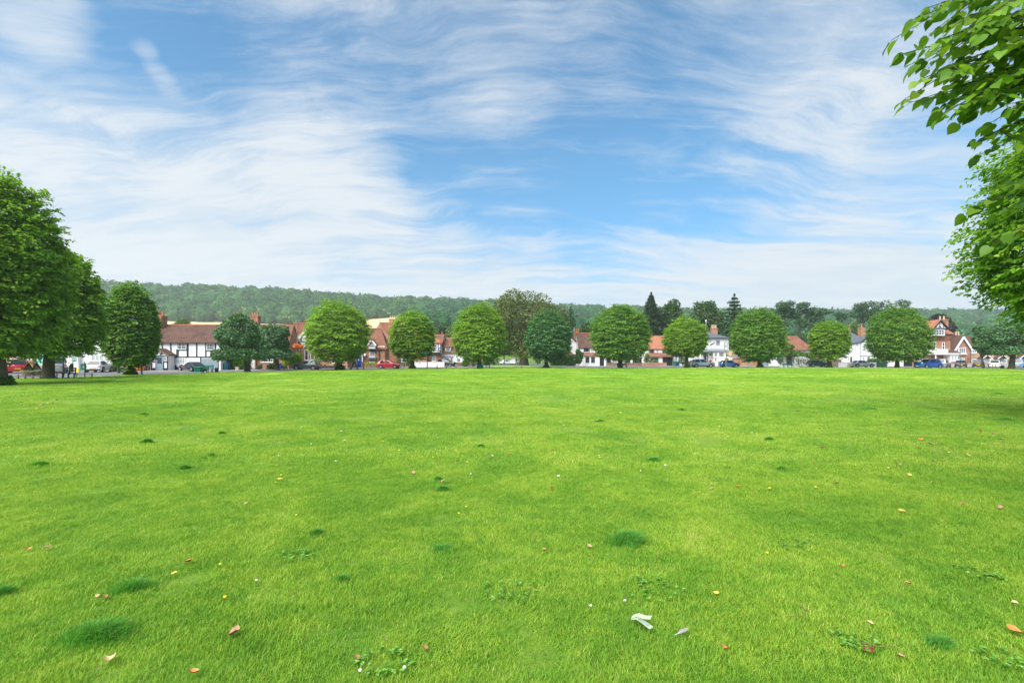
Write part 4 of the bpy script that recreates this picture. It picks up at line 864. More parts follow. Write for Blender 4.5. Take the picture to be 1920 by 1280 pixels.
def hanging_lime():
    e = empty('lime_tree', (7.4, 1.6, 0), 'nearest lime tree, only its leafy branch tips hanging in from the top right corner', 'tree', 'large limes reaching in at the right')
    o = Vector((7.4, 1.6, 0)); r = np.random.RandomState(5)
    trunk_mb(.34, 3.4, 102).build('trunk', M['bark'], e, True)
    tw = MB(); P = []; D = []; N = []; S = []; V_ = []; pet = MB()
    def P3(px, py, Y): return Vector((X(px, Y), Y, Z(py, Y))) - o
    # (tip px, tip py, tip depth, root px, root py, root depth)
    tips = [(1716, 34, 2.75, 1990, -40, 3.1), (1740, 15, 2.9, 2010, -60, 3.2), (1786, 2, 2.6, 2020, -70, 3.0), (1690, 102, 2.75, 2010, 40, 3.0), (1762, 75, 2.6, 2020, 0, 2.9), (1728, 148, 2.7, 2010, 70, 2.9), (1766, 128, 2.9, 2020, 60, 3.1),
            (1762, 216, 2.6, 2010, 110, 2.9), (1765, 200, 2.75, 2015, 100, 3.1), (1748, 186, 2.9, 2010, 95, 3.1), (1800, 205, 2.7, 2020, 130, 2.9), (1835, 262, 2.75, 2020, 200, 3.0), (1838, 60, 2.5, 2040, -20, 2.9), (1830, 120, 2.55, 2040, 60, 2.9),
            (1850, 30, 2.5, 2040, -60, 2.8), (1876, 150, 2.5, 2040, 100, 2.8), (1880, 90, 2.45, 2050, 40, 2.8), (1893, 345, 2.6, 2050, 340, 2.9), (1900, 432, 2.5, 2050, 415, 2.8),
            (1900, 200, 2.5, 2050, 160, 2.8), (1780, 45, 3.1, 2030, -30, 3.4), (1820, 165, 3.1, 2030, 90, 3.4), (1840, -10, 2.9, 2050, -90, 3.2), (1790, 100, 3.2, 2030, 20, 3.5), (1860, 195, 3.2, 2040, 130, 3.4)]
    bough = [Vector((0, 0, 3.2)), Vector((-1.6, .6, 4.1)), Vector((-3.0, 1.1, 3.9)), Vector((-3.7, 1.3, 3.7))]
    tw.tube(bough, [.16, .11, .06, .035], 8); tw.tube([Vector((0, 0, 2.3)), Vector((-1.8, .8, 3.0)), Vector((-3.6, 1.2, 2.7))], [.12, .07, .03], 8)
    for i, (a, b, Y, c, d_, Y2) in enumerate(tips):
        t = P3(a, b, Y); s = P3(c, d_, Y2); q = min(bough + [Vector((-3.6, 1.2, 2.7)), Vector((-1.8, .8, 3.0))], key=lambda v_: (v_ - s).length)
        mid = s.lerp(t, .5) + Vector((0, 0, .05)); 
        pts = [s * (1 - u) * (1 - u) + mid * 2 * u * (1 - u) + t * u * u for u in np.linspace(0, 1, 8)]
        tw.tube([q] + pts, [.02] + list(np.linspace(.011, .0022, 8)), 5)
        ln = (t - s).length; dirv = (t - s).normalized(); nl = int(ln / .036)
        subs = []
        for j in range(5):   # side twigs
            u = r.uniform(.15, .85); p0 = s.lerp(t, u) + Vector((0, 0, .1 * u * (1 - u))); sd_ = dirv.cross(Vector((0, 0, 1))).normalized() * (1 if j % 2 else -1)
            p1 = p0 + (dirv * .8 + sd_ * .8 + Vector((0, 0, r.uniform(-.55, .25)))) * r.uniform(.14, .30); subs.append((p0, p1)); tw.tube([p0, p1], [.004, .0015], 4)
        segs = [(lambda u, s=s, mid=mid, t=t: s * (1 - u) * (1 - u) + mid * 2 * u * (1 - u) + t * u * u, nl, dirv)] + [(lambda u, A=A, B=B: A.lerp(B, u), max(3, int((B - A).length / .045)), (B - A).normalized()) for A, B in subs]
        for fn, cnt, dv in segs:
            sdv = dv.cross(Vector((0, 0, 1))).normalized()
            for j in range(cnt + 1):
                u = min(1, (j + r.rand() * .5) / cnt); p = fn(u); sg = 1 if j % 2 else -1
                ld = (dv * r.uniform(.5, 1.0) + sdv * sg * (.75 if j < cnt else .1) + Vector((0, 0, r.uniform(-.75, -.1)))).normalized()
                st = p + ld * .03; pet.tube([p, st], [.0012, .001], 3, False)
                P.append(st); D.append(ld); N.append(Vector((0, 0, 1)) + sdv * sg * .2 + Vector(r.normal(0, .38, 3))); S.append(r.uniform(.046, .084)); V_.append(r.uniform(.1, .95))
    tw.build('branches', M['bark'], e, True); pet.build('leaf_stalks', L['hedgel'], e)
    ar = lambda q: np.array([tuple(w) for w in q])
    leaf_cloud('leafy_sprays', ar(P), ar(D), ar(N), np.array(S) * .94, L['limeh'], LH, e, np.array(V_), True)
    P, D, N, sz, v = crown_lime(2.7, 2.4, 9.0, 103, 1500, 14, .13, .4, 0.6, -.4); leaf_cloud('crown', P, D, N, sz, L['limen'], LF, e, v)
hanging_lime()

# ------------------------------------------------------------------ houses, left to right
W_, B_ = M['white'], M['brick']
# brick shop at the far left
h = House('brick_shop', 66, 20, 'red brick shop behind the red people carrier at the far left', 'shop')
h.wall(-90, 61, 622, M['bricko']); h.roof_x(-92, 62, 622, 598, M['tile'])
h.box('stone_band', 'cream', -90, 61, 672, 674.5, -.05, -.002); h.window(26, 42, 662, 670, 3, 1); h.door(-20, -8, 668, 692, 'greend'); h.window(-60, -34, 664, 684, 3, 2)
h = House('turquoise_shop', 66.3, 73, 'shop with a plain turquoise painted front behind the two planters', 'shop')
h.wall(62, 90, 628, M['turq']); h.roof_x(61.5, 90.5, 628, 604, M['tile']); h.box('plinth', 'bricko', 62, 90, 685, 690, -.06, -.002, True)
h = House('brick_shop', 66, 108, 'small brick shop with a bright green fascia beside the white cottage', 'shop')
h.wall(90.5, 131, 630, M['bricko']); h.roof_x(90, 131, 630, 606, M['tile']); h.box('fascia_sign', 'grn', 104, 128, 656, 665, -.16, -.002); h.box('window_sill', 'cream', 119, 128, 666, 668, -.22, -.003)
h.pipe(130, 640, 692, 'metal', -.12, .07); h.box('stone_band', 'cream', 118, 128, 681, 682.5, -.05, -.002); h.window(94, 116, 668, 684, 3, 2)
h = House('white_cottage', 66, 175, 'plain white cottage with a sage green door and a six-pane window', 'cottage', 8)
h.wall_gable_x(131.5, 232, 636, 600, W_); h.roof_x(131, 233, 636, 600, M['slate'], ov=.15)
h.wall(131.6, 152, 655, W_, y0=-.5, y1=-.01, name='porch_wall'); h.door(140, 152.5, 666, 690, 'sage', y=-.5, frame='white'); h.box('letter_plate', 'black', 144, 148.5, 676, 677.2, -.56, -.533)
for q in range(3):
    for a_, b_ in ((657, 664), (666, 675)): h.window(172.5 + q * 7.6, 177.5 + q * 7.6, a_, b_, 2, 2 + (b_ > 670), 'trim', fw=.05, sill=False, glass='glassl')
h.box('drip_mould', 'white', 171, 194, 655.4, 656.6, -.12, -.002); h.pipe(212, 640, 690, 'lead'); h.box('house_sign', 'navy', 155, 160, 666.5, 668.5, -.04, -.002)
h.box('brick_pier', 'brick', 217.5, 222, 660, 690, -.35, -.002, True)
h.window(228, 236, 671, 684, 2, 2, 'trim', y=-.02)
# the long timbered house
h = House('timbered_house', 69, 330, 'long black and white timbered house with a sagging brown tiled roof and gabled porch', 'house', 7.5)
h.wall_gable_x(236, 414.5, 640.5, 611.5, W_); h.roof_x(234, 416, 640.5, 611.5, M['tile'], ov=.35, ridge=M['tileo'])
h.beams([(236, 642, 414, 642), (292, 669.3, 414, 669.3), (287.5, 641, 287.5, 662), (303.8, 641, 305, 658), (320, 641, 321, 662), (332, 656, 332, 668), (334.5, 656, 334.5, 668, .1), (331, 655.2, 351, 655.2), (352, 641, 352, 669, .26), (369, 641, 369, 669), (386, 641, 386, 669), (386, 656.5, 402, 656.5), (404, 641, 404, 669), (329, 669, 329, 688), (376.5, 669, 376.5, 693), (410.3, 669, 410.3, 693), (270, 641, 270, 655), (254, 641, 254, 668), (413.5, 641, 413.5, 693, .12)])
h.box('black_plinth', 'blackp', 236, 376, 686.5, 694, -.04, -.001, True)
h.window(332.2, 349.8, 642.5, 655, 6, 2, fw=.09, mul=3, sill='black'); h.window(387.2, 402.5, 644, 656, 5, 2, fw=.09, sill='black'); h.window(329.5, 350, 671, 682.5, 6, 3, fw=.10, bw=.09)
h.box('white_panel', 'trim', 350.5, 376, 670, 686, -.03, -.001)
g = h.box('garage_door', 'greyp', 377.8, 409.5, 672, 692, -.10, -.001, True, bevel=.01)
h.part(MB().box(h.x(380), h.x(384.5), -.125, -.101, h.z(681), h.z(674)).box(h.x(387), h.x(392.5), -.125, -.101, h.z(681), h.z(674)).box(h.x(395), h.x(400), -.125, -.101, h.z(681), h.z(674)).box(h.x(402), h.x(407), -.125, -.101, h.z(681), h.z(674)), 'garage_window', M['glassl'], g)
h.part(MB().pxz([(h.x(411.5), -.05), (h.x(414.4), -.05), (h.x(414.4), h.z(676)), (h.x(413), h.z(673)), (h.x(411.5), h.z(676))], -.12, -.05), 'side_gate', M['trim'])
# porch
h.wall(297, 328, 664, W_, y0=-1.4, y1=-.01, name='porch_wall')
h.part(MB().pxz([(h.x(297), h.z(664)), (h.x(328), h.z(664)), (h.x(312), h.z(656.2))], -1.42, -.05), 'porch_gable', M['black'])
h.roof_front(291, 331.5, 311.5, 667, 655, M['tile'], -1.62, -.01, barge=M['wood'], bw=.16, name='porch_roof')
h.beams([(298, 664, 298, 694), (306, 668, 306, 692), (320, 668, 320, 692), (327.3, 664, 327.3, 694), (297, 667.2, 328, 667.2), (298, 678, 306, 678), (320, 678, 327, 678)], .13, -1.46, -1.39, name='porch_timber')
[h.part(MB().box(h.x(a_), h.x(a_ + 7.5), -1.455, -1.39, -.05, h.z(689.5)), 'porch_plinth', M['blackp']) for a_ in (297.7, 320.3)]
h.door(306.3, 319.8, 668, 694, 'greyp', frame='greyp', y=-1.42, panes=(2, 3), fw=.12); h.window(299, 305, 668, 677, 2, 3, y=-1.42, fw=.06, sill=False); h.window(321, 327, 668, 677, 2, 3, y=-1.42, fw=.06, sill=False)
h.part(MB().lathe([(.04, -.3), (.12, -.24), (.16, .1), (.03, .2)], (h.x(314.2), -1.5, h.z(663)), 8), 'porch_lantern', M['platew'])
# bay
h.wall(266, 288, 667, W_, y0=-.7, y1=-.012, name='bay_wall'); h.lean('bay_roof', 'tile', 262, 291, 658.5, 667, -.95, 0, hip=1.0); h.window(266.8, 279, 668.5, 686, 4, 4, y=-.7, fw=.06); h.window(281, 286.5, 668.5, 684, 2, 4, y=-.7, fw=.06)
h.beams([(279.9, 667, 279.9, 688), (287.2, 667, 287.2, 692)], .12, -.75, -.69, name='bay_timber'); h.window(229.5 + 8, 248, 671, 684, 3, 3)
h.chimney(289.6, 308.5, 592, 612, 3.2, M['brick'], 3, 583.5, 'pot', 1.2); h.part(MB().tube([(h.x(304.5), 3.2, h.z(592)), (h.x(304.8), 3.2, h.z(573))], .035, 5).tube([(h.x(301), 3.2, h.z(574.6)), (h.x(309.5), 3.2, h.z(575.6))], .03, 5).tube([(h.x(303), 3.0, h.z(577)), (h.x(307), 3.5, h.z(573.5))], .02, 4), 'television_aerial', M['metal'])
# brick cottage behind the dark trees
h = House('brick_cottage', 82, 478, 'brick cottage with twin chimneys behind the dull spreading tree', 'cottage', 4)
h.wall_gable_x(431, 541, 643, 612, B_); h.roof_x(429, 542, 643, 610, M['tiler']); h.chimney(437.5, 448, 590, 612, 2, B_, 2, 584.5); h.chimney(472, 486, 592, 612, 2, B_, 3, 585.5)
h.door(470.5, 479.8, 671, 690, 'trim'); h.wall(492, 517, 679, B_, y0=-.7, y1=-.01, name='bay_wall'); h.window(493, 516, 667.5, 678.8, 5, 2, y=-.66, fw=.09, bw=.06); h.part(MB().box(h.x(492), h.x(517), -.72, -.02, h.z(667.4), h.z(665.8)), 'bay_roof', M['lead'])
h.window(440, 455, 666, 680, 3, 2); h.window(494, 512, 647, 658, 3, 2)
h.part(MB().box(h.x(480.5), h.x(482), -.5, -.002, -.05, h.z(669)).box(h.x(468), h.x(469.6), -.5, -.002, -.05, h.z(669)), 'porch_pier', B_)
# reading room with the white half-timbered gable
h = House('village_hall', 88, 600, 'orange brick hall with a white scalloped gable and tall white windows', 'hall', 4.5)
h.wall_gable_x(541.5, 652, 655, 612, M['bricko']); h.roof_x(540, 653.5, 655, 608, M['tiler'], ov=.3, ridge=M['tileo'])
h.gable_front(556, 630, 593, 645, 612, M['bricko'], -1.0, -.02); h.roof_front(550, 636, 593, 648, 608, M['tiler'], -1.35, 1.8, barge=M['trim'], bw=.45)
h.part(MB().pxz([(h.x(560), h.z(642)), (h.x(593), h.z(613)), (h.x(626), h.z(642)), (h.x(612), h.z(641)), (h.x(606), h.z(651)), (h.x(601), h.z(641)), (h.x(585), h.z(641)), (h.x(575), h.z(653)), (h.x(571), h.z(645)), (h.x(566), h.z(641))], -1.32, -1.2), 'gable_infill', M['trim'])
h.beams([(562, 641, 624, 641), (571, 641, 571, 631), (572, 640, 567, 635), (593, 641, 593, 616), (582, 641, 588, 622), (604, 641, 598, 622)], .14, -1.37, -1.32, name='gable_timber')
for a_, b_, t_, u_ in ((558.5, 566, 651, 665), (575.5, 583, 656, 675), (586.5, 594, 656, 675), (600, 608, 656, 675), (612, 620, 656, 675), (638, 646, 664, 676)):
    h.window(a_, b_, t_, u_, 1, 2, 'trim', y=-1.0 if 556 < a_ < 628 else 0, fw=.12)
h.box('dark_plinth', 'metal', 541, 651.5, 685, 691, -1.12, -1.002, True); h.box('notice_panel', 'platew', 626, 632, 678, 682, -1.05, -1.003)
h.pipe(568.5, 655, 690, 'metal', -1.08)
# cottage with the little white oriel
h = House('brick_cottage', 98, 692, 'orange brick cottage with a white oriel dormer and a bright blue door', 'cottage', 3.6)
h.wall(662, 721.5, 648, M['bricko']); h.roof_x(655, 723, 648, 618, M['tiler'], hipr=13, hipl=0, ov=.4, ridge=M['tileo'], t=.2); h.box('cornice', 'cream', 706, 722, 648.5, 651, -.25, -.002)
h.door(668.8, 677.2, 668, 686.5, 'blued', frame='blued'); h.box('notice', 'platew', 671.5, 674, 672, 676, -.10, -.05); h.box('porch_post', 'trim', 680.6, 682.6, 667, 678, -.8, -.6); h.lean('porch_roof', 'trim', 679, 687, 664, 668, -.9, -.01)
h.wall(693.2, 705.5, 655, M['trim'], 660 - 5, y0=-.8, y1=-.01, name='oriel') if 0 else h.part(MB().box(h.x(693.4), h.x(705.4), -.8, 1.5, h.z(654.6), h.z(645)), 'oriel', M['trim'])
h.part(MB().pxz([(h.x(693.4), h.z(645)), (h.x(705.4), h.z(645)), (h.x(699.4), h.z(639))], -.8, 2.0), 'oriel_gable', M['trim'])
h.roof_front(691, 711.5 - 3.5, 699.5, 647, 637, M['tiler'], -1.1, 2.4, barge=M['trim'], bw=.28, name='oriel_roof'); h.beams([(696, 644, 699.4, 640), (699.4, 640, 703, 644), (696, 644.3, 703, 644.3)], .1, -.85, -.8, name='oriel_timber')
h.window(694.8, 704, 645.5, 652.5, 4, 1, y=-.8, fw=.10, bw=.07, mul=2); h.part(MB().box(h.x(694.4), h.x(696), -.5, -.02, h.z(659), h.z(655)).box(h.x(698.8), h.x(700.2), -.5, -.02, h.z(659), h.z(655)).box(h.x(703), h.x(704.6), -.5, -.02, h.z(659), h.z(655)), 'oriel_bracket', M['metal'])
h.window(692.8, 703.5, 660, 668.5, 4, 2, fw=.12, bw=.07, mul=2); h.window(692.8, 703.5, 672, 678.5, 4, 1, fw=.12, bw=.07, mul=2); h.part(MB().box(h.x(691), h.x(706.5), -.7, -.01, h.z(672), h.z(669.3)), 'window_canopy', M['lead'])
h.pipe(711.4, 648, 684, 'black', -.15, .09); h.box('brick_band', 'brickd', 662, 721.5, 657.2, 658.2, -.03, -.002)
# tall brick gable behind
h = House('tall_brick_house', 106, 730, 'tall plain brick gable wall with a bright orange roof running back', 'house', 16)
pts = [(704, 0), (744, 0), (744, 664), (744, 652), (713, 604.5), (704, 616)]
h.part(MB().pxz([(h.x(696), -.1), (h.x(744.2), -.1), (h.x(744.2), h.z(652)), (h.x(712.5), h.z(604.8)), (h.x(696), h.z(628))], 0, 1.2), 'gable_wall', B_)
h.part(MB().pxz([(h.x(744.2), h.z(652)), (h.x(712.5), h.z(604.8)), (h.x(712.5), h.z(603.4)), (h.x(745.4), h.z(652))], -.12, 1.4), 'verge', M['tileo'])
h.wall(744.2, 800, 640, B_, y0=.3, y1=8); 
h.part(MB().add([(h.x(712.5), .1, h.z(604)), (h.x(790), .1, h.z(604)), (h.x(796), .0, h.z(640)), (h.x(737), .0, h.z(640)), (h.x(712.5), 3, h.z(602)), (h.x(790), 3, h.z(602)), (h.x(796), 3, h.z(640)), (h.x(737), 3, h.z(640))], [(0, 1, 2, 3), (4, 7, 6, 5), (0, 4, 5, 1), (1, 5, 6, 2), (2, 6, 7, 3), (3, 7, 4, 0)]), 'roof', M['tileo'])
h.chimney(730.5, 746, 598, 612, 2.5, M['bricko'], 4, 592.3, 'potw', 1.2); h.box('brick_band', 'brickd', 722, 744, 658.6, 659.4, -.03, -.002)
# small white outbuilding
h = House('white_outbuilding', 108, 752, 'tiny white lean-to with an orange roof between the brick gable and the small round lime', 'outbuilding', 4)
h.wall(744.8, 764, 664, W_); h.part(MB().pxz([(h.x(744), h.z(665)), (h.x(744), h.z(657)), (h.x(765), h.z(665))], -.01, 3.6), 'gable_wall', W_); h.lean('roof', 'tileo', 746, 764, 659, 664, -.3, 2); h.window(754, 761, 667, 674, 3, 1); h.door(748, 753, 672, 686, 'greend')
# timbered oriel cottage
h = House('timbered_cottage', 108, 812, 'pink brick cottage with a jettied white timbered upper bay', 'cottage', 8)
h.wall(765, 828, 650, M['brickp']); h.wall(800, 827.8, 664, B_, y0=-.35, y1=-.01, name='lower_wall'); h.roof_x(764, 829, 646, 628, M['tiler'])
h.part(MB().box(h.x(806.5), h.x(828), -1.3, -.02, h.z(663), h.z(645)), 'timbered_bay', W_)
h.roof_front(804, 830, 815, 644, 632, M['tileo'], -1.5, 2.5, name='bay_roof')if 0 else h.lean('bay_roof', 'tileo', 804.5, 829, 633, 643.5, -1.6, 1.2, hip=1.2)
h.beams([(807, 644.5, 828, 644.5), (807, 661.5, 828, 661.5, .3), (807.2, 644, 807.2, 661), (827.4, 644, 827.4, 661), (811.5, 644, 811.5, 661, .1), (823.5, 644, 823.5, 661, .1), (807, 652, 812, 652, .1), (823, 652, 828, 652, .1), (808, 661, 811, 653, .1), (827, 661, 824, 653, .1), (807, 657.3, 828, 657.3, .1)], .14, -1.36, -1.3)
h.window(813, 822, 645.5, 656, 4, 2, y=-1.3, fw=.1, bw=.07); h.window(810.5, 818, 667.5, 677, 3, 2, y=-.35, fw=.12, bw=.07); h.door(796, 801, 668, 684, 'trim'); h.door(780, 784, 668, 684, 'sage'); h.window(786, 793, 668, 676, 2, 2)
h.box('hanging_wreath', 'wood', 804.5, 808.5, 672, 677, -.5, -.36, bevel=.1)
# tiled cottage with the white chimney
h = House('white_cottage', 109, 850, 'white cottage with a big mossy tiled roof, one dormer and a white chimney', 'cottage', 9)
h.wall_gable_x(828.6, 882, 660, 634, W_); h.roof_x(827, 884, 660, 634, M['tiler'], ov=.35); h.chimney(825, 833, 629, 642, 3.5, W_, 1, 622, 'pot', .9)
h.part(MB().box(h.x(834.5), h.x(845.5), -.05, 2.2, h.z(658), h.z(650.5)), 'dormer', M['trim']); h.lean('dormer_roof', 'tiler', 832.5, 847.5, 646.8, 650.6, -.3, 2.6); h.window(836, 844.5, 651.2, 657.5, 4, 2, y=-.05, fw=.09, sill=False)
h.box('fascia', 'lead', 829, 850, 667.5, 669.2, -.15, -.002); h.window(833, 843, 670.5, 676, 4, 1, fw=.1); h.door(844, 849.5, 669.5, 683, 'brick'); h.window(857, 863, 672, 679, 2, 2)
# ---- long white cottages
h = House('white_cottage', 117, 1072, 'white gabled house end with an orange brick chimney, half hidden by the chestnut', 'cottage', 9)
h.part(MB().pxz([(h.x(1042), -.1), (h.x(1084), -.1), (h.x(1084), h.z(645)), (h.x(1067), h.z(627)), (h.x(1042), h.z(652))], 0, 7), 'gable_wall', W_)
h.part(MB().bar(h.x(1066), h.z(625.5), h.x(1085.5), h.z(645.5), .3, -.3, 7).bar(h.x(1067), h.z(625.8), h.x(1040), h.z(652.5), .3, -.3, 7), 'roof', M['tile'])
h.wall(1057, 1076, 667, W_, y0=-1.2, y1=-.01, name='bay_wall'); h.lean('bay_roof', 'tiler', 1055, 1078, 659.5, 666.5, -1.5, -.01, hip=1.2); h.window(1060, 1073, 668, 676, 4, 2, y=-1.2)
h.chimney(1075.2, 1086, 624.5, 638, 2, M['brick'], 3, 616, 'pot', 1.2); h.part(MB().tube([(h.x(1079), 2, h.z(622)), (h.x(1079), 2, h.z(613))], .25, 8), 'chimney_cowl', M['lead'])
h = House('white_cottage', 113.5, 1150, 'long white cottage with black windows, a black door and a brown tiled roof', 'cottage', 7.5)
h.wall_gable_x(1084.5, 1206, 651, 625.5, W_); h.roof_x(1084, 1206.5, 651, 625.5, M['tile'], ov=.25, ridge=M['tileo'])
h.wall(1092, 1135, 667, W_, y0=-1.1, y1=-.01, name='front_wall'); h.lean('pent_roof', 'tiler', 1090.5, 1137, 662, 667.5, -1.4, -.01)
h.window(1095.5, 1104, 651.5, 659.5, 2, 1, 'blackp', sill='trim'); h.beams([(1084.7, 651, 1084.7, 664), (1094.8, 651, 1094.8, 664), (1105, 651, 1105, 664), (1116, 651, 1116, 662), (1140, 652, 1140, 668), (1160, 652, 1160, 668), (1180, 652, 1180, 668), (1200, 652, 1200, 668)], .12)
for a_ in (1096.5, 1106.8): h.window(a_, a_ + 7, 669.3, 680, 3, 1, 'blackp', y=-1.1, sill='trim')
h.door(1122.8, 1130.6, 668.5, 686, 'blackp', frame='black', y=-1.1); h.box('plinth', 'cream', 1092, 1122, 685, 687, -1.16, -1.102, True)
h.window(1135.8, 1145.2, 670, 679, 4, 1, 'blackp'); h.window(1171, 1181.5, 669, 679, 4, 1, 'blackp'); h.window(1186, 1194, 669, 679, 3, 1, 'blackp'); h.door(1150 + 48, 1204, 669, 685, 'blackp')
h = House('white_cottage', 113.5, 1238, 'white cottage with an orange tiled roof, pent roof and black garage doors', 'cottage', 7.5)
h.wall_gable_x(1206.7, 1267.5, 653, 631, W_); h.roof_x(1206.5, 1262, 653, 631, M['tileo'], ov=.3, ridge=M['tileo']); h.window(1218.5, 1225, 653.8, 661.5, 2, 1, 'blackp'); h.window(1242, 1252.6, 653.8, 661, 3, 1, 'blackp')
h.beams([(1206.9, 653, 1206.9, 668), (1217.5, 653, 1217.5, 662), (1226, 653, 1226, 662), (1232.5, 653, 1232.5, 662), (1206.7, 653.8, 1255, 653.8, .1)], .12); h.lean('pent_roof', 'tiler', 1205, 1265, 662, 669.3, -1.3, -.01, hip=.8)
h.part(MB().box(h.x(1207), h.x(1240), -.9, -.01, -.1, h.z(669.5)), 'front_wall', W_); h.window(1218, 1232, 671, 679, 4, 1, 'blackp', y=-.9); h.box('garage_door', 'blackp', 1240.5, 1259.5, 670, 686, -.7, -.2, True, bevel=.01); h.pipe(1268, 655, 684, 'lead')
# ---- the inn
h = House('white_inn', 119, 1318, 'white two-storey inn with a hipped grey slate roof, lettering and sash windows', 'inn', 12)
h.wall(1269, 1366.2, 633, M['white']); a0, a1 = h.x(1266), h.x(1367.8); zr = h.zd(616, 6) ; ze = h.z(633)
h.part(MB().add([(a0, -.5, ze), (a1, -.5, ze), (a1, 12.5, ze), (a0, 12.5, ze), (h.x(1302), 6, zr), (h.x(1319), 6, zr), (a0, -.5, ze - .12), (a1, -.5, ze - .12), (a1, 12.5, ze - .12), (a0, 12.5, ze - .12)], [(0, 1, 5, 4), (1, 2, 5), (2, 3, 4, 5), (3, 0, 4), (6, 9, 8, 7), (0, 6, 7, 1), (1, 7, 8, 2), (2, 8, 9, 3), (3, 9, 6, 0)]), 'roof', M['slate'])
h.gutter(1266, 1367.5, 633, -.52); h.chimney(1333.5, 1344, 615, 628, 3.5, B_, 3, 609, 'potw', 1.0); h.part(MB().tube([(h.x(1332.6), 3, h.z(628)), (h.x(1332.8), 3, h.z(602))], .04, 5).lathe([(.05, 0), (.16, .2), (.16, .5), (.05, .6)], (h.x(1332.8), 3, h.z(602)), 8), 'aerial_mast', M['platew'])
h.window(1321, 1327, 637, 648.5, 3, 4, 'trim', fw=.09, sill='trim'); h.window(1341.8, 1350.2, 637, 647.8, 4, 4, 'trim', fw=.09, sill='trim'); h.window(1288, 1295, 637, 647.8, 4, 4, 'trim', fw=.09)
h.box('string_course', 'trim', 1320, 1367, 656.5, 658, -.3, -.002) if 0 else None
h.lean('canopy_roof', 'lead', 1285, 1361.5, 654.5, 658.5, -1.5, -.01); h.part(MB().box(h.x(1285.5), h.x(1361), -1.45, -.02, h.z(659), h.z(658.4)), 'canopy_soffit', M['trim'])
for a_, b_ in ((1291, 1314), (1334, 1362)): h.part(MB().box(h.x(a_), h.x(b_), -1.1, -.01, -.1, h.z(659.2)), 'bay_wall', M['white'])
h.window(1297, 1307.5, 660, 669, 5, 4, y=-1.1, fw=.10); h.window(1310, 1313, 660, 669, 1, 3, y=-1.1, fw=.08); h.window(1335.6, 1341, 660, 669.3, 3, 4, y=-1.1, fw=.10); h.window(1344, 1353.8, 660, 669.3, 5, 4, y=-1.1, fw=.10); h.window(1356, 1360, 660, 669, 1, 3, y=-1.1, fw=.08, glass='glassl')
h.box('bay_sill', 'trim', 1290, 1315, 670, 671, -1.2, -1.102); h.box('bay_sill', 'trim', 1333.5, 1362.5, 670, 671, -1.2, -1.102); h.box('brick_plinth', 'brickd', 1343, 1352, 677.5, 684, -1.25, -1.102, True)
h.part(MB().box(h.x(1320.4), h.x(1328), -.05, -.004, -.05, h.z(661)), 'door_opening', M['metal']); h.door(1324.5, 1328, 661.5, 678, 'greend', y=-.06); h.box('menu_board', 'brick', 1337, 1339.4, 671.5, 676.5, -1.16, -1.102)
# lettering on the wall: sloping script
def lettering(txt, size, parent, loc, ang, mat, name='lettering', shear=.35, ext=.015):
    c = bpy.data.curves.new(name, 'FONT'); c.body = txt; c.size = size; c.extrude = ext; c.shear = shear; c.align_x = 'CENTER'; c.align_y = 'CENTER'; c.offset = .012
    t = bpy.data.objects.new('t', c); COL.objects.link(t); dg = bpy.context.evaluated_depsgraph_get(); me = bpy.data.meshes.new_from_object(t.evaluated_get(dg)); bpy.data.objects.remove(t)
    me.materials.clear(); me.materials.append(mat); o = bpy.data.objects.new(name, me); COL.objects.link(o); o.parent = parent; o.location = loc; o.rotation_euler = (math.radians(90), math.radians(-ang), 0); return o
lettering('The', .30, h.e, (h.x(1331.6), -.03, h.z(640.5)), 30, M['metal']); lettering('Albert', .60, h.e, (h.x(1335.4), -.03, h.z(644.8)), 30, M['metal'])
# outbuildings to the right of the inn
h = House('white_outbuilding', 116, 1378, 'low white outbuilding with a tan roof beside the inn', 'outbuilding', 6)
h.wall(1367.5, 1387, 668, W_); h.lean('roof', 'thatch', 1366.8, 1390, 655, 667.5, -.3, 5); h.door(1375.6, 1378.8, 668.5, 684, 'greyp')
h = House('brick_garages', 112, 1425, 'low orange brick garage block with grey doors behind the large round lime', 'garage', 6)
h.wall(1388, 1462.5, 672.3, M['bricko']); h.part(MB().box(h.x(1387.5), h.x(1463), -.1, 6.1, h.z(672.2), h.z(670.8)), 'flat_roof', M['brickd'])
h.door(1400.8, 1404.8, 672.5, 686, 'greyp', frame='greyp'); h.box('garage_door', 'greyp', 1427, 1440, 673, 686, -.08, -.002, True); h.box('brick_pier', 'bricko', 1409, 1412, 671, 686, -.25, -.002, True)
h.box('flue_cupboard', 'cream', 1443.6, 1451.3, 677, 686.6, -.4, -.002, True)
# cottage with the vine
h = House('vine_cottage', 107, 1496, 'white cottage under an orange-brown roof with a leafy vine over its porch', 'cottage', 7.5)
h.wall(1462.8, 1522.5, 654.6, W_); h.roof_x(1462, 1523.5, 655, 632, M['tiler'], ov=.3, hipr=10, ridge=M['tileo'])
for a_ in (1498.5, 1502, 1505.6): h.window(a_, a_ + 2.1, 658, 662.6, 1, 1, 'white', fw=.04, sill=False)
for a_ in (1496, 1500.6, 1505.2):
    h.window(a_, a_ + 2.6, 676.5, 681.5, 1, 1, 'white', fw=.04, sill=False); h.window(a_, a_ + 2.6, 673, 675.4, 1, 1, 'white', fw=.04, sill=False)
h.box('porch_opening', 'metal', 1474.5, 1483.5, 669, 684, -.3, -.002, True); h.lean('porch_roof', 'tiler', 1472.5, 1489.5, 666.5, 668.6, -1.3, -.01); h.box('porch_post', 'trim', 1484, 1485.6, 669, 684, -1.2, -1.0, True)
h = House('tiled_barn', 112, 1535, 'low barn with an orange tiled roof beside the vine cottage', 'barn', 6)
h.wall(1523.5, 1548, 670, M['brickb']); h.roof_x(1522.8, 1549, 670, 647, M['tiler'])
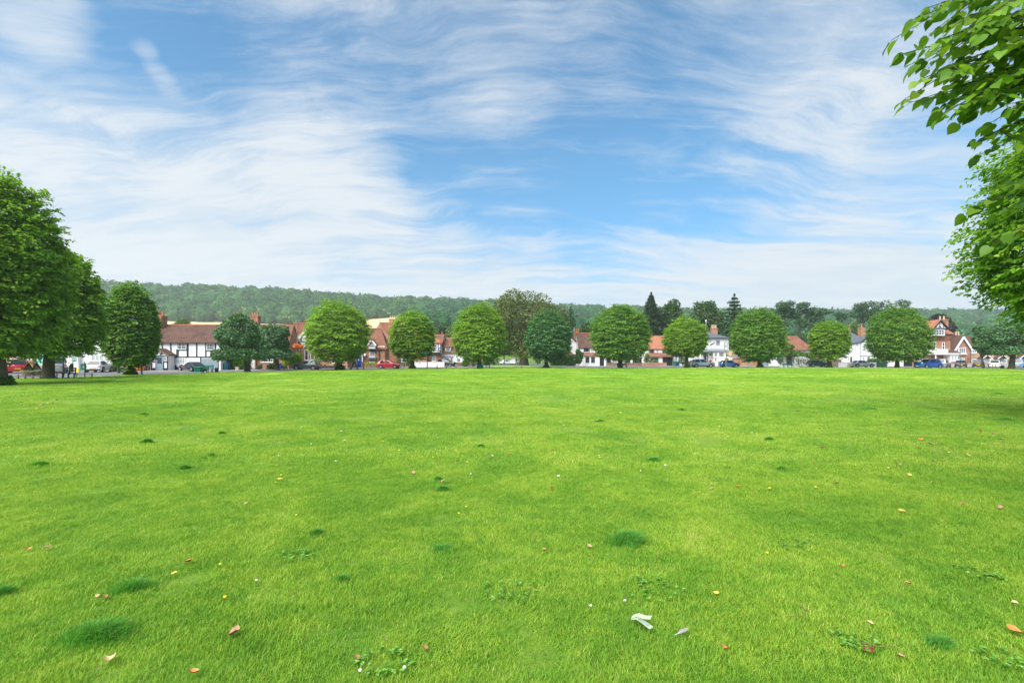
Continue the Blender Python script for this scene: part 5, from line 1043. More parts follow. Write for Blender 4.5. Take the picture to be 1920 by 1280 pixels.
# slate-roofed white house
h = House('white_house', 106, 1600, 'tall white house with a grey slate roof, orange chimney and dark green door', 'house', 8)
h.wall(1568, 1632.5, 641.5, W_); h.roof_x(1566, 1629, 641.5, 622, M['slate'], hipl=22, hipr=14, ov=.4, ridge=M['tiler'])
h.gable_front(1607.5, 1633, 1620.5, 642, 634, W_, -.9, -.01); h.roof_front(1606, 1635, 1620.5, 643, 632, M['slate'], -1.1, 3.2, barge=M['black'], bw=.1); h.beams([(1614, 641, 1614, 637.5), (1620.5, 641, 1620.5, 634), (1627, 641, 1627, 637.5), (1608, 641.6, 1633, 641.6)], .09, -.95, -.9)
h.chimney(1611.5, 1619.8, 614, 628, 3.5, M['bricko'], 1, 606.5, 'pot', 1.1); h.chimney(1590.5, 1593, 619, 624, 5, B_, 1, 615); h.pipe(1607, 641, 683, 'lead', -.96)
h.window(1593.5, 1598.3, 644, 655, 2, 2, fw=.12); h.window(1612, 1616, 643.5, 655, 1, 2, y=-.9, fw=.12, glass='glassl'); h.window(1619.5, 1624.5, 643.5, 655, 1, 2, y=-.9, fw=.12)
h.window(1575.5, 1582, 667.5, 676, 2, 2, fw=.14, glass='glassl'); h.door(1592.8, 1598.4, 668, 683, 'greend'); h.window(1589.6, 1591.2, 668, 676, 1, 1, fw=.03, sill=False); h.window(1600, 1601.7, 668, 676, 1, 1, fw=.03, sill=False)
h.window(1611.5, 1615.5, 667.5, 676, 2, 2, y=-.9, fw=.12); h.window(1619, 1626, 667.5, 676, 3, 2, y=-.9, fw=.12); h.box('bay_head', 'trim', 1608, 1631, 665.6, 666.6, -1.05, -.902); h.box('bay_head', 'trim', 1572, 1585, 665.6, 666.6, -.2, -.002)
h.box('hung_tile_band', 'trim', 1568, 1607, 657.5, 658.4, -.06, -.002)
h = House('white_annexe', 110, 1650, 'lower white annexe with a white garage, behind the clipped hedge and green cabinets', 'garage', 7)
h.wall(1633, 1682, 668, W_); h.part(MB().box(h.x(1632), h.x(1683), -.15, 7.1, h.z(667.9), h.z(666.8)), 'flat_roof', M['lead']); h.window(1644, 1651, 670, 676, 3, 1); h.box('garage_door', 'trim', 1663, 1680, 672, 687, -.1, -.002, True); h.box('downpipe_box', 'greyp', 1659.6, 1662, 670.5, 686, -.2, -.002, True)
# tall brick house
h = House('tall_brick_house', 106, 1748, 'three-storey red brick house with an orange roof, timbered gable and white balcony', 'house', 10)
h.wall(1706, 1782, 638, M['brick']); h.part(MB().box(h.x(1705.6), h.x(1782.4), -.09, 10.05, h.z(638), h.z(624.6)), 'hung_tile_wall', M['tiler'])
h.roof_x(1703, 1784, 624.5, 602, M['tileo'], hipr=12, ov=.4, ridge=M['tileo']); h.part(MB().box(h.x(1742), h.x(1764.4), -.9, 2, h.z(629), h.z(617.5)), 'gable_bay', W_)
h.gable_front(1742, 1768, 1755, 617.5, 602.8, W_, -.95, 3, ybot=617.5); h.roof_front(1738.5, 1771, 1755, 618.8, 600.8, M['tileo'], -1.3, 4.5, barge=M['black'], bw=.2)
h.beams([(1742, 617, 1768, 617, .2), (1748, 617, 1748, 611), (1755, 617, 1755, 604), (1762, 617, 1762, 611), (1755, 612, 1750, 617), (1755, 612, 1760, 617)], .13, -1.0, -.95, name='gable_timber')
h.window(1742.8, 1763.6, 618.2, 628.6, 4, 2, y=-.9, fw=.14, bw=.10); h.window(1745.5, 1755, 641, 655, 2, 1, fw=.14); h.window(1766, 1771.2, 641.5, 655.5, 1, 2, fw=.12, bw=.08)
h.box('balcony', 'trim', 1738, 1764, 654.6, 661.5, -1.8, -.01); h.lean('veranda_roof', 'tile', 1764, 1788, 657, 663, -1.9, -.01); h.box('veranda_fascia', 'trim', 1738, 1788, 662.2, 664.8, -1.95, -.01)
h.part(MB().box(h.x(1768.5), h.x(1787), -1.7, -.01, -.1, h.z(665)), 'conservatory', M['trim']); h.window(1769.6, 1775, 666, 676.5, 2, 2, y=-1.7, glass='glassl', fw=.1); h.window(1776, 1780.6, 666, 676.5, 2, 2, y=-1.7, glass='glassl', fw=.1); h.window(1782, 1786, 666, 674, 1, 1, y=-1.7, fw=.08)
h.box('veranda_post', 'trim', 1741, 1742.2, 664.9, 686, -1.8, -1.6, True); h.window(1720, 1738, 668, 677, 4, 2, y=0, fw=.12); h.door(1753, 1757.5, 669, 686, 'brickd'); h.box('brick_garden_wall', 'brickd', 1766, 1783, 679, 687, -2.6, -2.2, True)
h.chimney(1758.8, 1773.5, 598.5, 614, 5, B_, 2, 592.7, 'potw', 1.3)
# brick house with white bargeboards
h = House('brick_cottage', 110, 1802, 'brick cottage with a steep gable and thick white bargeboards', 'cottage', 8)
h.wall(1783.4, 1816, 655, B_); h.roof_x(1782.8, 1830, 650, 630, M['tile'], y0=1, y1=9)
h.gable_front(1785.5, 1815.8, 1800.5, 655, 633, B_, -.5, -.01); h.roof_front(1784, 1817.5, 1800.5, 656.5, 631.5, M['tile'], -.85, 3.5, barge=M['trim'], bw=.40)
h.chimney(1790, 1799.5, 628, 634, 3, M['brickb'], 2, 621.5, 'potw', 1.0); h.window(1793.8, 1806.8, 651.2, 662, 3, 3, y=-.5, fw=.15, bw=.08); h.window(1793.4, 1804, 670.8, 678, 3, 2, y=-.5, fw=.14, bw=.09)
h.box('window_box', 'trim', 1792.2, 1807.2, 662.8, 664.6, -.8, -.505); h.part(MB().pxz([(h.x(1809.2), -.05), (h.x(1814.6), -.05), (h.x(1814.6), h.z(673)), (h.x(1812), h.z(670)), (h.x(1809.2), h.z(673))], -.56, -.502), 'arched_doorway', M['brickd']); h.pipe(1816, 655, 684, 'black', -.55); h.box('shutter', 'trim', 1792, 1793.4, 650.6, 664, -.58, -.503)
# pink terrace
h = House('brick_terrace', 111, 1880, 'long pale pink brick terrace with small gabled porches and white windows', 'house', 8)
h.wall(1816.4, 2030, 650, M['brickp']); h.roof_x(1816.6, 2032, 650, 630.5, M['tile'], ov=.3)
for a_, b_, t_, u_, cc in ((1820, 1830.5, 653.5, 662, 3), (1821, 1829.5, 672.5, 681, 3), (1856, 1864, 672.5, 681, 3), (1878.5, 1888, 671, 680.5, 4), (1898.5, 1905.5, 671.5, 680, 3), (1850, 1859, 654, 662, 3), (1878, 1888, 654, 662, 3), (1900, 1909, 654, 662, 3)):
    h.window(a_, b_, t_, u_, cc, 3, fw=.12, bw=.08)
for a_, b_ in ((1835, 1841), (1844, 1850.5), (1868.4, 1873), (1910, 1915)): h.door(a_, b_, 672, 686, 'trim')
for a_ in (1842, 1871, 1911): h.roof_front(a_ - 10, a_ + 10, a_, 672, 665.5, M['tile'], -1.2, -.01, barge=M['trim'], bw=.16, name='porch_roof')
h.pipe(1889.6, 651, 686); h.box('red_lintel', 'bricko', 1820, 1831, 670.2, 672.2, -.03, -.002)
h.chimney(1900, 1908, 622, 634, 4, B_, 2, 616)
# ------------------------------------------------------------------ cars
for k_, c_, m_ in (('red', (.42, .012, .018), .2), ('crimson', (.50, .01, .03), .15), ('silver', (.44, .46, .48), .7), ('white', (.75, .76, .77), 0), ('orange', (.80, .17, .01), .1), ('charcoal', (.035, .04, .05), .5), ('grey', (.09, .10, .115), .6),
                   ('pale_blue', (.22, .38, .52), .5), ('black', (.012, .013, .016), .2), ('mid_blue', (.035, .16, .50), .4), ('teal', (.012, .055, .075), .4), ('royal_blue', (.015, .10, .42), .4), ('sky_blue', (.12, .30, .58), .4)): paint(k_, c_, m_)
car('people_carrier', 37, 58, 131, 'mpv', 'red', 'dark red people carrier seen from behind at the far left')
car('people_carrier', 108, 62, 131, 'van', 'silver', 'tall silver people carrier with a roof box behind the thick tree trunk', roofbox=True)
car('hatchback', 186, 61.5, 112, 'hatch', 'white', 'white hatchback parked in front of the white cottage')
car('hatchback', 260, 66.5, 122, 'small', 'orange', 'bright orange small car behind the narrow lime tree', rails=True)
car('sports_car', 361, 65.5, 152, 'coupe', 'charcoal', 'dark low sports coupe parked outside the timbered house')
car('hatchback', 575, 73.5, 183, 'hatch', 'grey', 'dark grey hatchback in front of the orange brick hall')
car('hatchback', 647, 92, 150, 'small', 'pale_blue', 'pale blue hatchback half behind the lime tree trunk')
car('estate_car', 657, 98, 122, 'mpv', 'silver', 'silver car just left of the bright blue door')
car('hatchback', 730, 84.5, -3, 'hatch', 'crimson', 'bright red hatchback parked side-on by the brick cottage')
car('people_carrier', 838, 107, -24, 'mpv', 'black', 'black people carrier behind the white garden wall')
car('hatchback', 949, 150, 35, 'hatch', 'white', 'white hatchback far off in the lane left of the chestnut trunk')
car('estate_car', 964, 146, 78, 'hatch', 'white', 'white car seen from behind, nearest the chestnut trunk')
car('van', 965, 168, 80, 'van', 'charcoal', 'dark van far off in the lane beyond the white cars', cat='van')
car('off_roader', 1317, 97, -4, 'suv', 'silver', 'silver off-roader with black sills in front of the inn', cladding=True)
car('hatchback', 1367, 96, -6, 'small', 'mid_blue', 'small light blue hatchback beside the inn sign post')
car('hatchback', 1533, 100, -6, 'hatch', 'teal', 'dark green hatchback in front of the vine cottage')
car('saloon_car', 1616, 98.5, -3, 'saloon', 'silver', 'silver saloon in front of the slate-roofed white house')
car('off_roader', 1740, 86, 189, 'suv', 'royal_blue', 'vivid blue off-roader in front of the tall brick house', rails=True)
car('estate_car', 1768, 95, 38, 'mpv', 'silver', 'silver car parked behind the vivid blue off-roader')
car('saloon_car', 1801.5, 97, 47, 'saloon', 'black', 'black saloon under the steep white bargeboards')
car('hatchback', 1834.5, 97, 46, 'hatch', 'black', 'black hatchback with a yellow plate left of the slim tree')
car('saloon_car', 1865, 97, 45, 'saloon', 'white', 'white saloon seen from behind in front of the pink terrace')
car('hatchback', 1909, 96, 40, 'suv', 'sky_blue', 'light blue car at the right edge of the green')

# ------------------------------------------------------------------ street furniture
bench(123, 40.5, 34, 'dark green park bench beside the thick lime trunk', rz=-14)
bench(389, 56.5, 18, 'bright green slatted bench in front of the grey garage door', 'grn', 12)
bin_(373, 57, 687.3, 13, 'grn', 'bright green lidded chest beside the green slatted bench', 'chests beside the benches', 'storage_chest', 0, 'chest')
bench(911.5, 84, 14, 'green bench at the foot of the tall lime, left of the chestnut', 'grn', 10)
bin_(901.5, 83.6, 683.6, 8, 'grn', 'green chest between the tall lime trunk and its bench', 'chests beside the benches', 'storage_chest', 0, 'chest')
bench(1166.5, 83.6, 19, 'dark bench at the foot of the lime before the long white cottage')
bench(1478, 88, 18, 'dark bench in front of the vine cottage')
litter_bin(406, 57, 689.2, 6, 'bink', 'dark litter bin right of the bright green bench')
litter_bin(1879.5, 79, 685, 5, 'bink', 'black litter bin beside the trunk of the wide dark tree')
# dog waste bin on a post
def post_bin(px, Y, label):
    e = empty('waste_bin', (X(px, Y), Y, 0), label, 'bin'); MB().tube([(0, 0, -.1), (0, 0, 1.35)], .04, 8).build('post', M['metal'], e)
    MB().box(-.21, .21, -.24, -.045, .62, 1.12).build('body', M['grn'], e, bevel=.04); MB().pyz([(-.26, 1.12), (-.04, 1.12), (-.04, 1.20), (-.22, 1.17)], -.22, .22).build('lid', M['bing'], e); MB().box(.02, .16, -.25, -.241, .8, 1.0).build('sticker', M['platew'], e)
post_bin(159, 43.5, 'green dog waste bin on a thin post, right of the dark green bench')
e = empty('salt_sign', (X(143, 50), 50, -.05), 'white board with a yellow lower corner behind the dark green bench', 'sign')
MB().box(-.26, .26, -.03, .03, .25, 1.35).build('board', M['platew'], e, bevel=.03); MB().box(.02, .262, -.036, -.0305, .27, .68).build('yellow_panel', M['yell'], e); MB().box(-.2, -.14, -.02, .02, 0, .25).box(.14, .2, -.02, .02, 0, .25).build('legs', M['metal'], e)
bin_(208.8, 64, 681, 6.5, 'binb', 'blue wheelie bin beside the white hatchback'); bin_(214.8, 64.4, 681.5, 5, 'binb', 'second blue wheelie bin, nearer the white cottage drainpipe')
bin_(417.5, 69.6, 680, 5, 'bink', 'dark wheelie bin left of the green one by the hedge'); bin_(422.5, 69.6, 680, 4.5, 'bing', 'green wheelie bin between dark and blue ones by the hedge'); bin_(426.5, 69.6, 680, 4, 'binb', 'blue wheelie bin right of the green one by the hedge'); bin_(430.5, 69.8, 680.5, 3.6, 'bink', 'last wheelie bin against the hedge, dark')
bin_(528.5, 78, 680.3, 5, 'binb', 'blue wheelie bin left of the yellow-green bush'); bin_(535, 78, 680.3, 6.5, 'bink', 'grey wheelie bin touching the yellow-green bush'); bin_(524.5, 79, 681.5, 3.4, 'bink', 'half hidden dark wheelie bin left of the blue one')
bin_(1265, 108, 676.6, 5.4, 'bing', 'green wheelie bin right of the black garage doors'); bin_(1271, 108, 677.6, 5.4, 'binb', 'blue wheelie bin nearest the small bright lime')
bin_(1358.8, 93.5, 676.4, 5, 'bink', 'dark square bin at the foot of the inn sign', 'litter bins on the green', 'litter_bin', 0)
for px_, lb_ in ((1648, 'left one of the two dark green cabinets by the white wall'), (1656.5, 'right one of the two dark green cabinets by the white wall')):
    e = empty('utility_cabinet', (X(px_, 100), 100, -.05), lb_, 'cabinet', 'dark green cabinets'); MB().box(-.46, .46, -.25, .25, 0, 1.12).build('body', M['bing'] if 0 else plain('cabinet_green', (.02, .07, .04), .5), e, bevel=.02); MB().box(-.5, .5, -.29, .29, 1.121, 1.18).build('lid', M['greend'], e); MB().box(-.42, -.01, -.262, -.252, .08, 1.06).box(.01, .42, -.262, -.252, .08, 1.06).build('door', M['greend'], e)
# bollards and posts
for px_, lb_ in ((819.5, 'bollard right of the post with two blue signs'), (837.3, 'bollard in front of the black people carrier'), (855, 'bollard at the nose of the black people carrier'), (970, 'pale bollard beside the chestnut trunk'), (977.5, 'short bollard with a blue top on the grass island')):
    bollard(px_, 81 if px_ < 900 else 88, 682 if px_ < 900 else 683.5, lb_, mat='metal' if px_ != 970 else 'stone')
bollard(222.6, 57, 677, 'stout black post beside the brick pier of the white cottage', 'tall dark posts by the road', .13, 'metal', False)
for px_, Y_, t_, lb_ in ((265.8, 49.2, 669.5, 'slim black post just right of the narrow lime tree'), (681.3, 73, 662.5, 'slim black post right of the blackboard sign'), (118.6, 44.5, 668, 'slim dark post behind the dark green bench')):
    e = empty('signpost', (X(px_, Y_), Y_, 0), lb_, 'post', 'slim posts on the green'); hh = Z(t_, Y_); MB().lathe([(.075, -.1), (.075, 1.0), (.055, 1.03), (.05, hh), (.02, hh + .03)], n=10).build('pole', M['metal'], e)
e = empty('signpost', (X(801, 78.5), 78.5, 0), 'black post carrying two small bright blue signs', 'sign', 'slim posts on the green')
MB().lathe([(.085, -.1), (.085, 1.0), (.06, 1.03), (.055, Z(660, 78.5)), (.02, Z(659, 78.5))], n=10).build('pole', M['metal'], e)
for a_, b_, q_ in ((-.53, -.10, 0), (.06, .24, .1)): MB().box(a_, b_, -.10, -.07, Z(664, 78.5) + q_, Z(660, 78.5) + q_).build('sign_plate', M['blues'], e, bevel=.01)
# inn sign
e = empty('inn_sign', (X(1361, 90), 90, 0), 'hanging inn sign in a dark frame on a curved wooden post', 'sign'); s_ = 90 / F
MB().tube([(0, 0, -.1), (.02, 0, 1.2), (.06, 0, 2.0), (.02, 0, Z(656, 90))], [.11, .09, .07, .06], 8).build('post', M['wood'], e)
MB().box(-.30, -.24, -.05, .05, Z(656, 90), Z(642.5, 90)).box(.24, .30, -.05, .05, Z(656, 90), Z(642.5, 90)).box(-.3, .3, -.06, .06, Z(642.5, 90), Z(641.8, 90)).box(-.26, .26, -.06, .06, Z(656.8, 90), Z(656.1, 90)).tube([(0, 0, Z(641.8, 90)), (0, 0, Z(638.5, 90))], .03, 5).build('frame', M['metal'], e)
MB().box(-.23, .23, -.03, .03, Z(655.6, 90), Z(643, 90)).build('sign_board', M['platew'], e); MB().box(-.13, .13, -.037, -.031, Z(652, 90), Z(646, 90)).build('painted_panel', M['greyp'], e)
# street lamp, right
e = empty('street_lamp', (X(1800.3, 82), 82, 0), 'short black lamp post in front of the black saloon', 'street lamp'); hh = Z(663, 82)
MB().lathe([(.10, -.1), (.10, .6), (.055, .7), (.045, hh - .35), (.07, hh - .33)], n=10).build('pole', M['metal'], e); MB().lathe([(.08, 0), (.15, .05), (.17, .3), (.10, .38), (.02, .45)], (0, 0, hh - .34), 10).build('lantern', M['glassl'], e)
e = empty('notice_board', (X(1843, 82), 82, 0), 'tall black information post next to the bicycle stands', 'post'); MB().box(-.10, .10, -.06, .06, -.1, 1.2).build('post', M['metal'], e, bevel=.02)
# bicycle stands, one bicycle
for i_, px_ in enumerate((1858, 1864, 1870)):
    e = empty('bicycle_stand', (X(px_, 81), 81, 0), ('leftmost', 'middle', 'rightmost')[i_] + ' of the three steel hoops in front of the white saloon', 'bicycle stand', 'steel bicycle hoops')
    MB().tube([(-.30, 0, -.1), (-.30, 0, .62), (-.2, 0, .76), (.2, 0, .76), (.30, 0, .62), (.30, 0, -.1)], .025, 6).build('hoop', M['rim'], e)
e = empty('bicycle', (X(1848.5, 81), 81, 0), 'bicycle leaning by the black information post', 'bicycle', rz=.1)
for xx in (-.5, .5):
    t_ = MB(); t_.tube([(xx + .33 * math.cos(a), 0, .34 + .33 * math.sin(a)) for a in np.linspace(0, 6.283, 21)], .02, 5, False); t_.build('wheel', M['tyre'], e)
MB().tube([(-.5, 0, .34), (-.12, 0, .30), (.32, 0, .72), (-.2, 0, .78), (-.5, 0, .34)], .018, 5).tube([(-.12, 0, .3), (-.22, 0, .86)], .018, 5).tube([(.5, 0, .34), (.3, 0, .92)], .018, 5).build('frame', M['rim'], e)
MB().tube([(.27, -.25, .95), (.3, 0, .93), (.27, .25, .95)], .015, 5).build('handlebar', M['metal'], e); MB().box(-.34, -.12, -.06, .06, .86, .91).build('saddle', M['tyre'], e, bevel=.02)
# low rail fence at the left
e = empty('rail_fence', (X(47, 38), 38, 0), 'low dark rail fence along the grass edge behind the big left lime', 'fence'); mbp = MB()
for px_ in (20, 33.5, 47, 61, 75): mbp.box(X(px_, 38) - X(47, 38) - .05, X(px_, 38) - X(47, 38) + .05, -.05, .05, -.1, .36)
mbp.build('posts', M['wood'], e); MB().tube([(X(14, 38) - X(47, 38), 0, .25), (X(80, 38) - X(47, 38), 0, .27)], .035, 6).build('rail', M['wood'], e)
e = empty('rail_fence', (X(157, 44), 44, 0), 'short low rail fence beside the dog waste bin', 'fence'); MB().tube([(-.8, 0, .22), (.85, 0, .24)], .03, 6).build('rail', M['wood'], e); MB().box(-.75, -.67, -.04, .04, -.1, .3).box(.7, .78, -.04, .04, -.1, .3).build('posts', M['wood'], e)
# planters
for i_, (px_, Y_) in enumerate(((53.5, 46), (68.5, 49))):
    e = empty('planter', (X(px_, Y_), Y_, -.05), ('nearer wooden planter with a clipped cone and pale flowers, left one', 'wooden planter with a clipped cone, the one nearer the thick trunk')[i_], 'planter', 'two planters with clipped cones')
    MB().lathe([(.36, 0), (.42, .03), (.50, .42), (.50, .46), (.44, .46), (.44, .40)], n=14).build('tub', M['wood'], e)
    r = np.random.RandomState(70 + i_); n = 1600; z = r.rand(n) ** 1.2; a = r.rand(n) * 6.283; rr = .33 * (1 - z) + .03; P = np.stack([rr * np.cos(a), rr * np.sin(a), .5 + z * .72], 1); D = np.stack([np.cos(a), np.sin(a), .5 + 0 * a], 1) + r.normal(0, .4, (n, 3))
    leaf_cloud('clipped_cone', P, D, r.normal(0, .5, (n, 3)) + D, np.full(n, .07), L['hedge'], LQ, e, r.rand(n) * .5)
    n = 700; a = r.rand(n) * 6.283; q = .25 + r.rand(n) * .36; P = np.stack([q * np.cos(a), q * np.sin(a), .48 + r.rand(n) * .12 - (q - .3) * .2], 1); leaf_cloud('flowers', P, r.normal(0, 1, (n, 3)), r.normal(0, .5, (n, 3)) + (0, 0, 1), np.full(n, .08), L['floww'], LQ, e, r.rand(n))
# blackboard
e = empty('blackboard_sign', (X(664, 72), 72, 0), 'folding blackboard sign standing beside the lime tree', 'sign'); MB().pxz([(-.62, 0), (-.55, 0), (-.02, 1.28), (-.12, 1.28)], -.32, .32).pxz([(.62, 0), (.55, 0), (.02, 1.28), (.12, 1.28)], -.3, .3).build('frame', M['metal'], e)
MB().pxz([(-.50, .25), (-.12, 1.2), (-.07, 1.2), (-.44, .25)], -.36, -.33).build('pale_edge', M['cream'], e)
# telegraph pole and wires
e = empty('telegraph_pole', (X(558, 79), 79, 0), 'grey wooden telegraph pole in front of the hall roof', 'pole'); MB().tube([(0, 0, -.1), (0, 0, Z(601, 79))], [.13, .10], 8).build('pole', M['wood'], e)
MB().box(-.3, .3, -.05, .05, Z(604.5, 79), Z(603.3, 79)).build('crossarm', M['metal'], e)
for sx in (-.25, .25): MB().lathe([(.04, 0), (.06, .05), (.03, .14)], (sx, 0, Z(603.3, 79)), 8).build('insulator', M['platew'], e)
e = empty('distant_mast', (X(711, 300), 300, 0), 'thin pale pole at the top of the wheat field', 'pole')
MB().tube([(0, 0, 0), (0, 0, Z(594, 300))], .18, 5).build('pole', M['stone'], e)
# hanging baskets
def basket(px, py, Y, label, w=.45, mat='flow', hang=True):
    e = empty('hanging_basket', (X(px, Y), Y, Z(py, Y)), label, 'flower basket', 'hanging flower baskets'); r = np.random.RandomState(int(px))
    MB().lathe([(.03, -.22), (w * .5, -.12), (w * .62, .0)], n=10).build('bowl', M['wood'], e)
    n = 500; d = unit(r.normal(size=(n, 3))); P = d * (w * r.uniform(.6, 1, n))[:, None] * (1, 1, .7); leaf_cloud('flowers', P, d + r.normal(0, .5, (n, 3)), d + (0, 0, .5), np.full(n, .12), L[mat], LQ, e, r.rand(n))
    if hang: MB().tube([(0, 0, .1), (0, 0, .9)], .012, 4).build('chain', M['metal'], e)
basket(555, 648, 78.6, 'orange flowers hung on the telegraph pole', .50); basket(563.5, 649.5, 78.8, 'pinkish orange flowers beside those on the telegraph pole', .42, 'flow')
basket(1152, 673, 113, 'red and white flower basket on the long white cottage', .42, 'flowr'); basket(1438 + 0, 673.6, 111.5, 'orange flowers on the garage block', .3)
basket(1474, 656, 106, 'large red and orange basket high on the vine cottage', .6, 'flowr'); basket(1438.5, 674, 113, 'orange basket', .3) if 0 else None
basket(1317.8, 664, 118, 'green hanging basket left of the inn door', .34, 'hedgel'); basket(1333, 664, 117.5, 'green hanging basket right of the inn door', .34, 'hedgel'); basket(1332, 677, 116, 'low tub of red and yellow flowers beside the inn door', .4, 'flowr', False); basket(1438, 657, 111, 'x', .3) if 0 else None
# garden walls and fences
def gwall(name, x0, x1, Y, ytop, mat, label, th=.3, cat='wall', cap=None, zb=-.08):
    c = (x0 + x1) / 2; e = empty(name, (X(c, Y), Y, 0), label, cat, 'garden walls'); w = (x1 - x0) / 2 / F * Y; h_ = Z(ytop, Y); MB().box(-w, w, 0, th, zb, h_).build('wall', M[mat], e)
    MB().box(-w - .03, w + .03, -.04, th + .04, h_ + .001, h_ + .07).build('coping', M[cap or mat], e); return e
gwall('garden_wall', 776, 833, 98, 679, 'white', 'white rendered garden wall behind the bollards'); gwall('garden_wall', 1137, 1205, 108, 680.6, 'brickb', 'low brown brick wall in front of the long white cottage'); gwall('garden_wall', 1206, 1250, 107.5, 680.2, 'brick', 'low red brick wall before the black garage doors', cap='stone')
gwall('garden_wall', 1463, 1499, 99.5, 685, 'white', 'low white wall, part left of the gap, at the vine cottage'); gwall('garden_wall', 1508, 1518, 99.5, 685, 'white', 'short low white wall right of the gap at the vine cottage'); gwall('garden_wall', 1573.5, 1643, 99.8, 680, 'white', 'white rendered wall in front of the slate-roofed house')
gwall('garden_wall', 1784, 1832, 103, 681.5, 'stone', 'low stone wall behind the black saloon'); gwall('garden_wall', 1836, 1892, 103, 681.5, 'stone', 'low stone wall in front of the pink terrace doors'); gwall('garden_wall', 856, 882, 104, 680, 'brickb', 'dark low wall right of the black people carrier')
e = gwall('stone_trough', 441, 447, 70, 688.5, 'stone', 'small pale stone block by the road near the dark tree', .5, 'stone'); e['group'] = ''; del e['group']
gwall('brick_wall', 1683.5, 1694, 104, 672, 'white', 'white gate pier left of the black gates'); gwall('brick_wall', 1711.5, 1716, 104, 673, 'bricko', 'orange brick gate pier right of the black gates')
e = empty('double_gate', (X(1703, 104.2), 104.2, -.05), 'closed black wooden double gates between the brick piers', 'gate')
for sx in (-1, 1): MB().box(min(sx * .02, sx * .98), max(sx * .02, sx * .98), 0, .08, 0, 1.85).build('gate_leaf', M['blackp'], e, bevel=.02)
e = empty('wooden_fence', (X(1562, 103), 103, -.05), 'weathered wooden gate and fence left of the slate-roofed house', 'fence'); mb = MB()
for q in range(15): mb.box(-1.75 + q * .235, -1.75 + q * .235 + .21, 0, .03, .05, 1.75 - .05 * abs(q - 7) * .5)
mb.build('boards', M['wood'], e); MB().box(-1.8, 1.8, -.05, -.001, .4, .5).box(-1.8, 1.8, -.05, -.001, 1.25, 1.35).build('rails', M['wood'], e)
e = empty('garden_fence', (X(694, 88), 88, -.05), 'rustic wooden planter fence with yellow flowers left of the red hatchback', 'fence'); mb = MB()
for q in range(10): mb.box(-1.2 + q * .26, -1.2 + q * .26 + .2, 0, .4, .02, .62)
mb.build('trough', M['wood'], e); r = np.random.RandomState(3); n = 900; P = np.stack([r.uniform(-1.2, 1.4, n), r.uniform(0, .4, n), .62 + r.rand(n) * .35], 1); leaf_cloud('flowers', P, r.normal(0, 1, (n, 3)), r.normal(0, 1, (n, 3)), np.full(n, .13), L['gold'], LQ, e, r.rand(n))
for px_, w_, Y_, lb_ in ((703, 1.2, 93, 'wooden picnic table behind the red hatchback'),):
    e = empty('picnic_table', (X(px_, Y_), Y_, -.05), lb_, 'table'); MB().box(-.9, .9, -.35, .35, .70, .75).build('tabletop', M['wood'], e); MB().box(-.9, .9, -.85, -.6, .42, .46).build('seat', M['wood'], e); MB().box(-.9, .9, .6, .85, .42, .46).build('seat', M['wood'], e)
    MB().bar(-.7, 0, -.7, .7, .08, -.75, .75).bar(.7, 0, .7, .7, .08, -.75, .75).build('legs', M['wood'], e)
e = empty('bird_house', (X(758, 98), 98, -.05), 'small white wooden pavilion left of the small round lime', 'bird table'); MB().box(-.5, .5, -.3, .3, 1.0, 1.5).build('house', M['trim'], e); MB().pxz([(-.7, 1.5), (.7, 1.5), (.45, 1.75), (-.45, 1.75)], -.45, .45).build('roof', M['trim'], e); MB().box(-.12, .12, -.12, .12, 0, 1.0).build('post', M['metal'], e); MB().box(-.36, .36, -.306, -.301, 1.08, 1.42).build('opening', M['metal'], e)

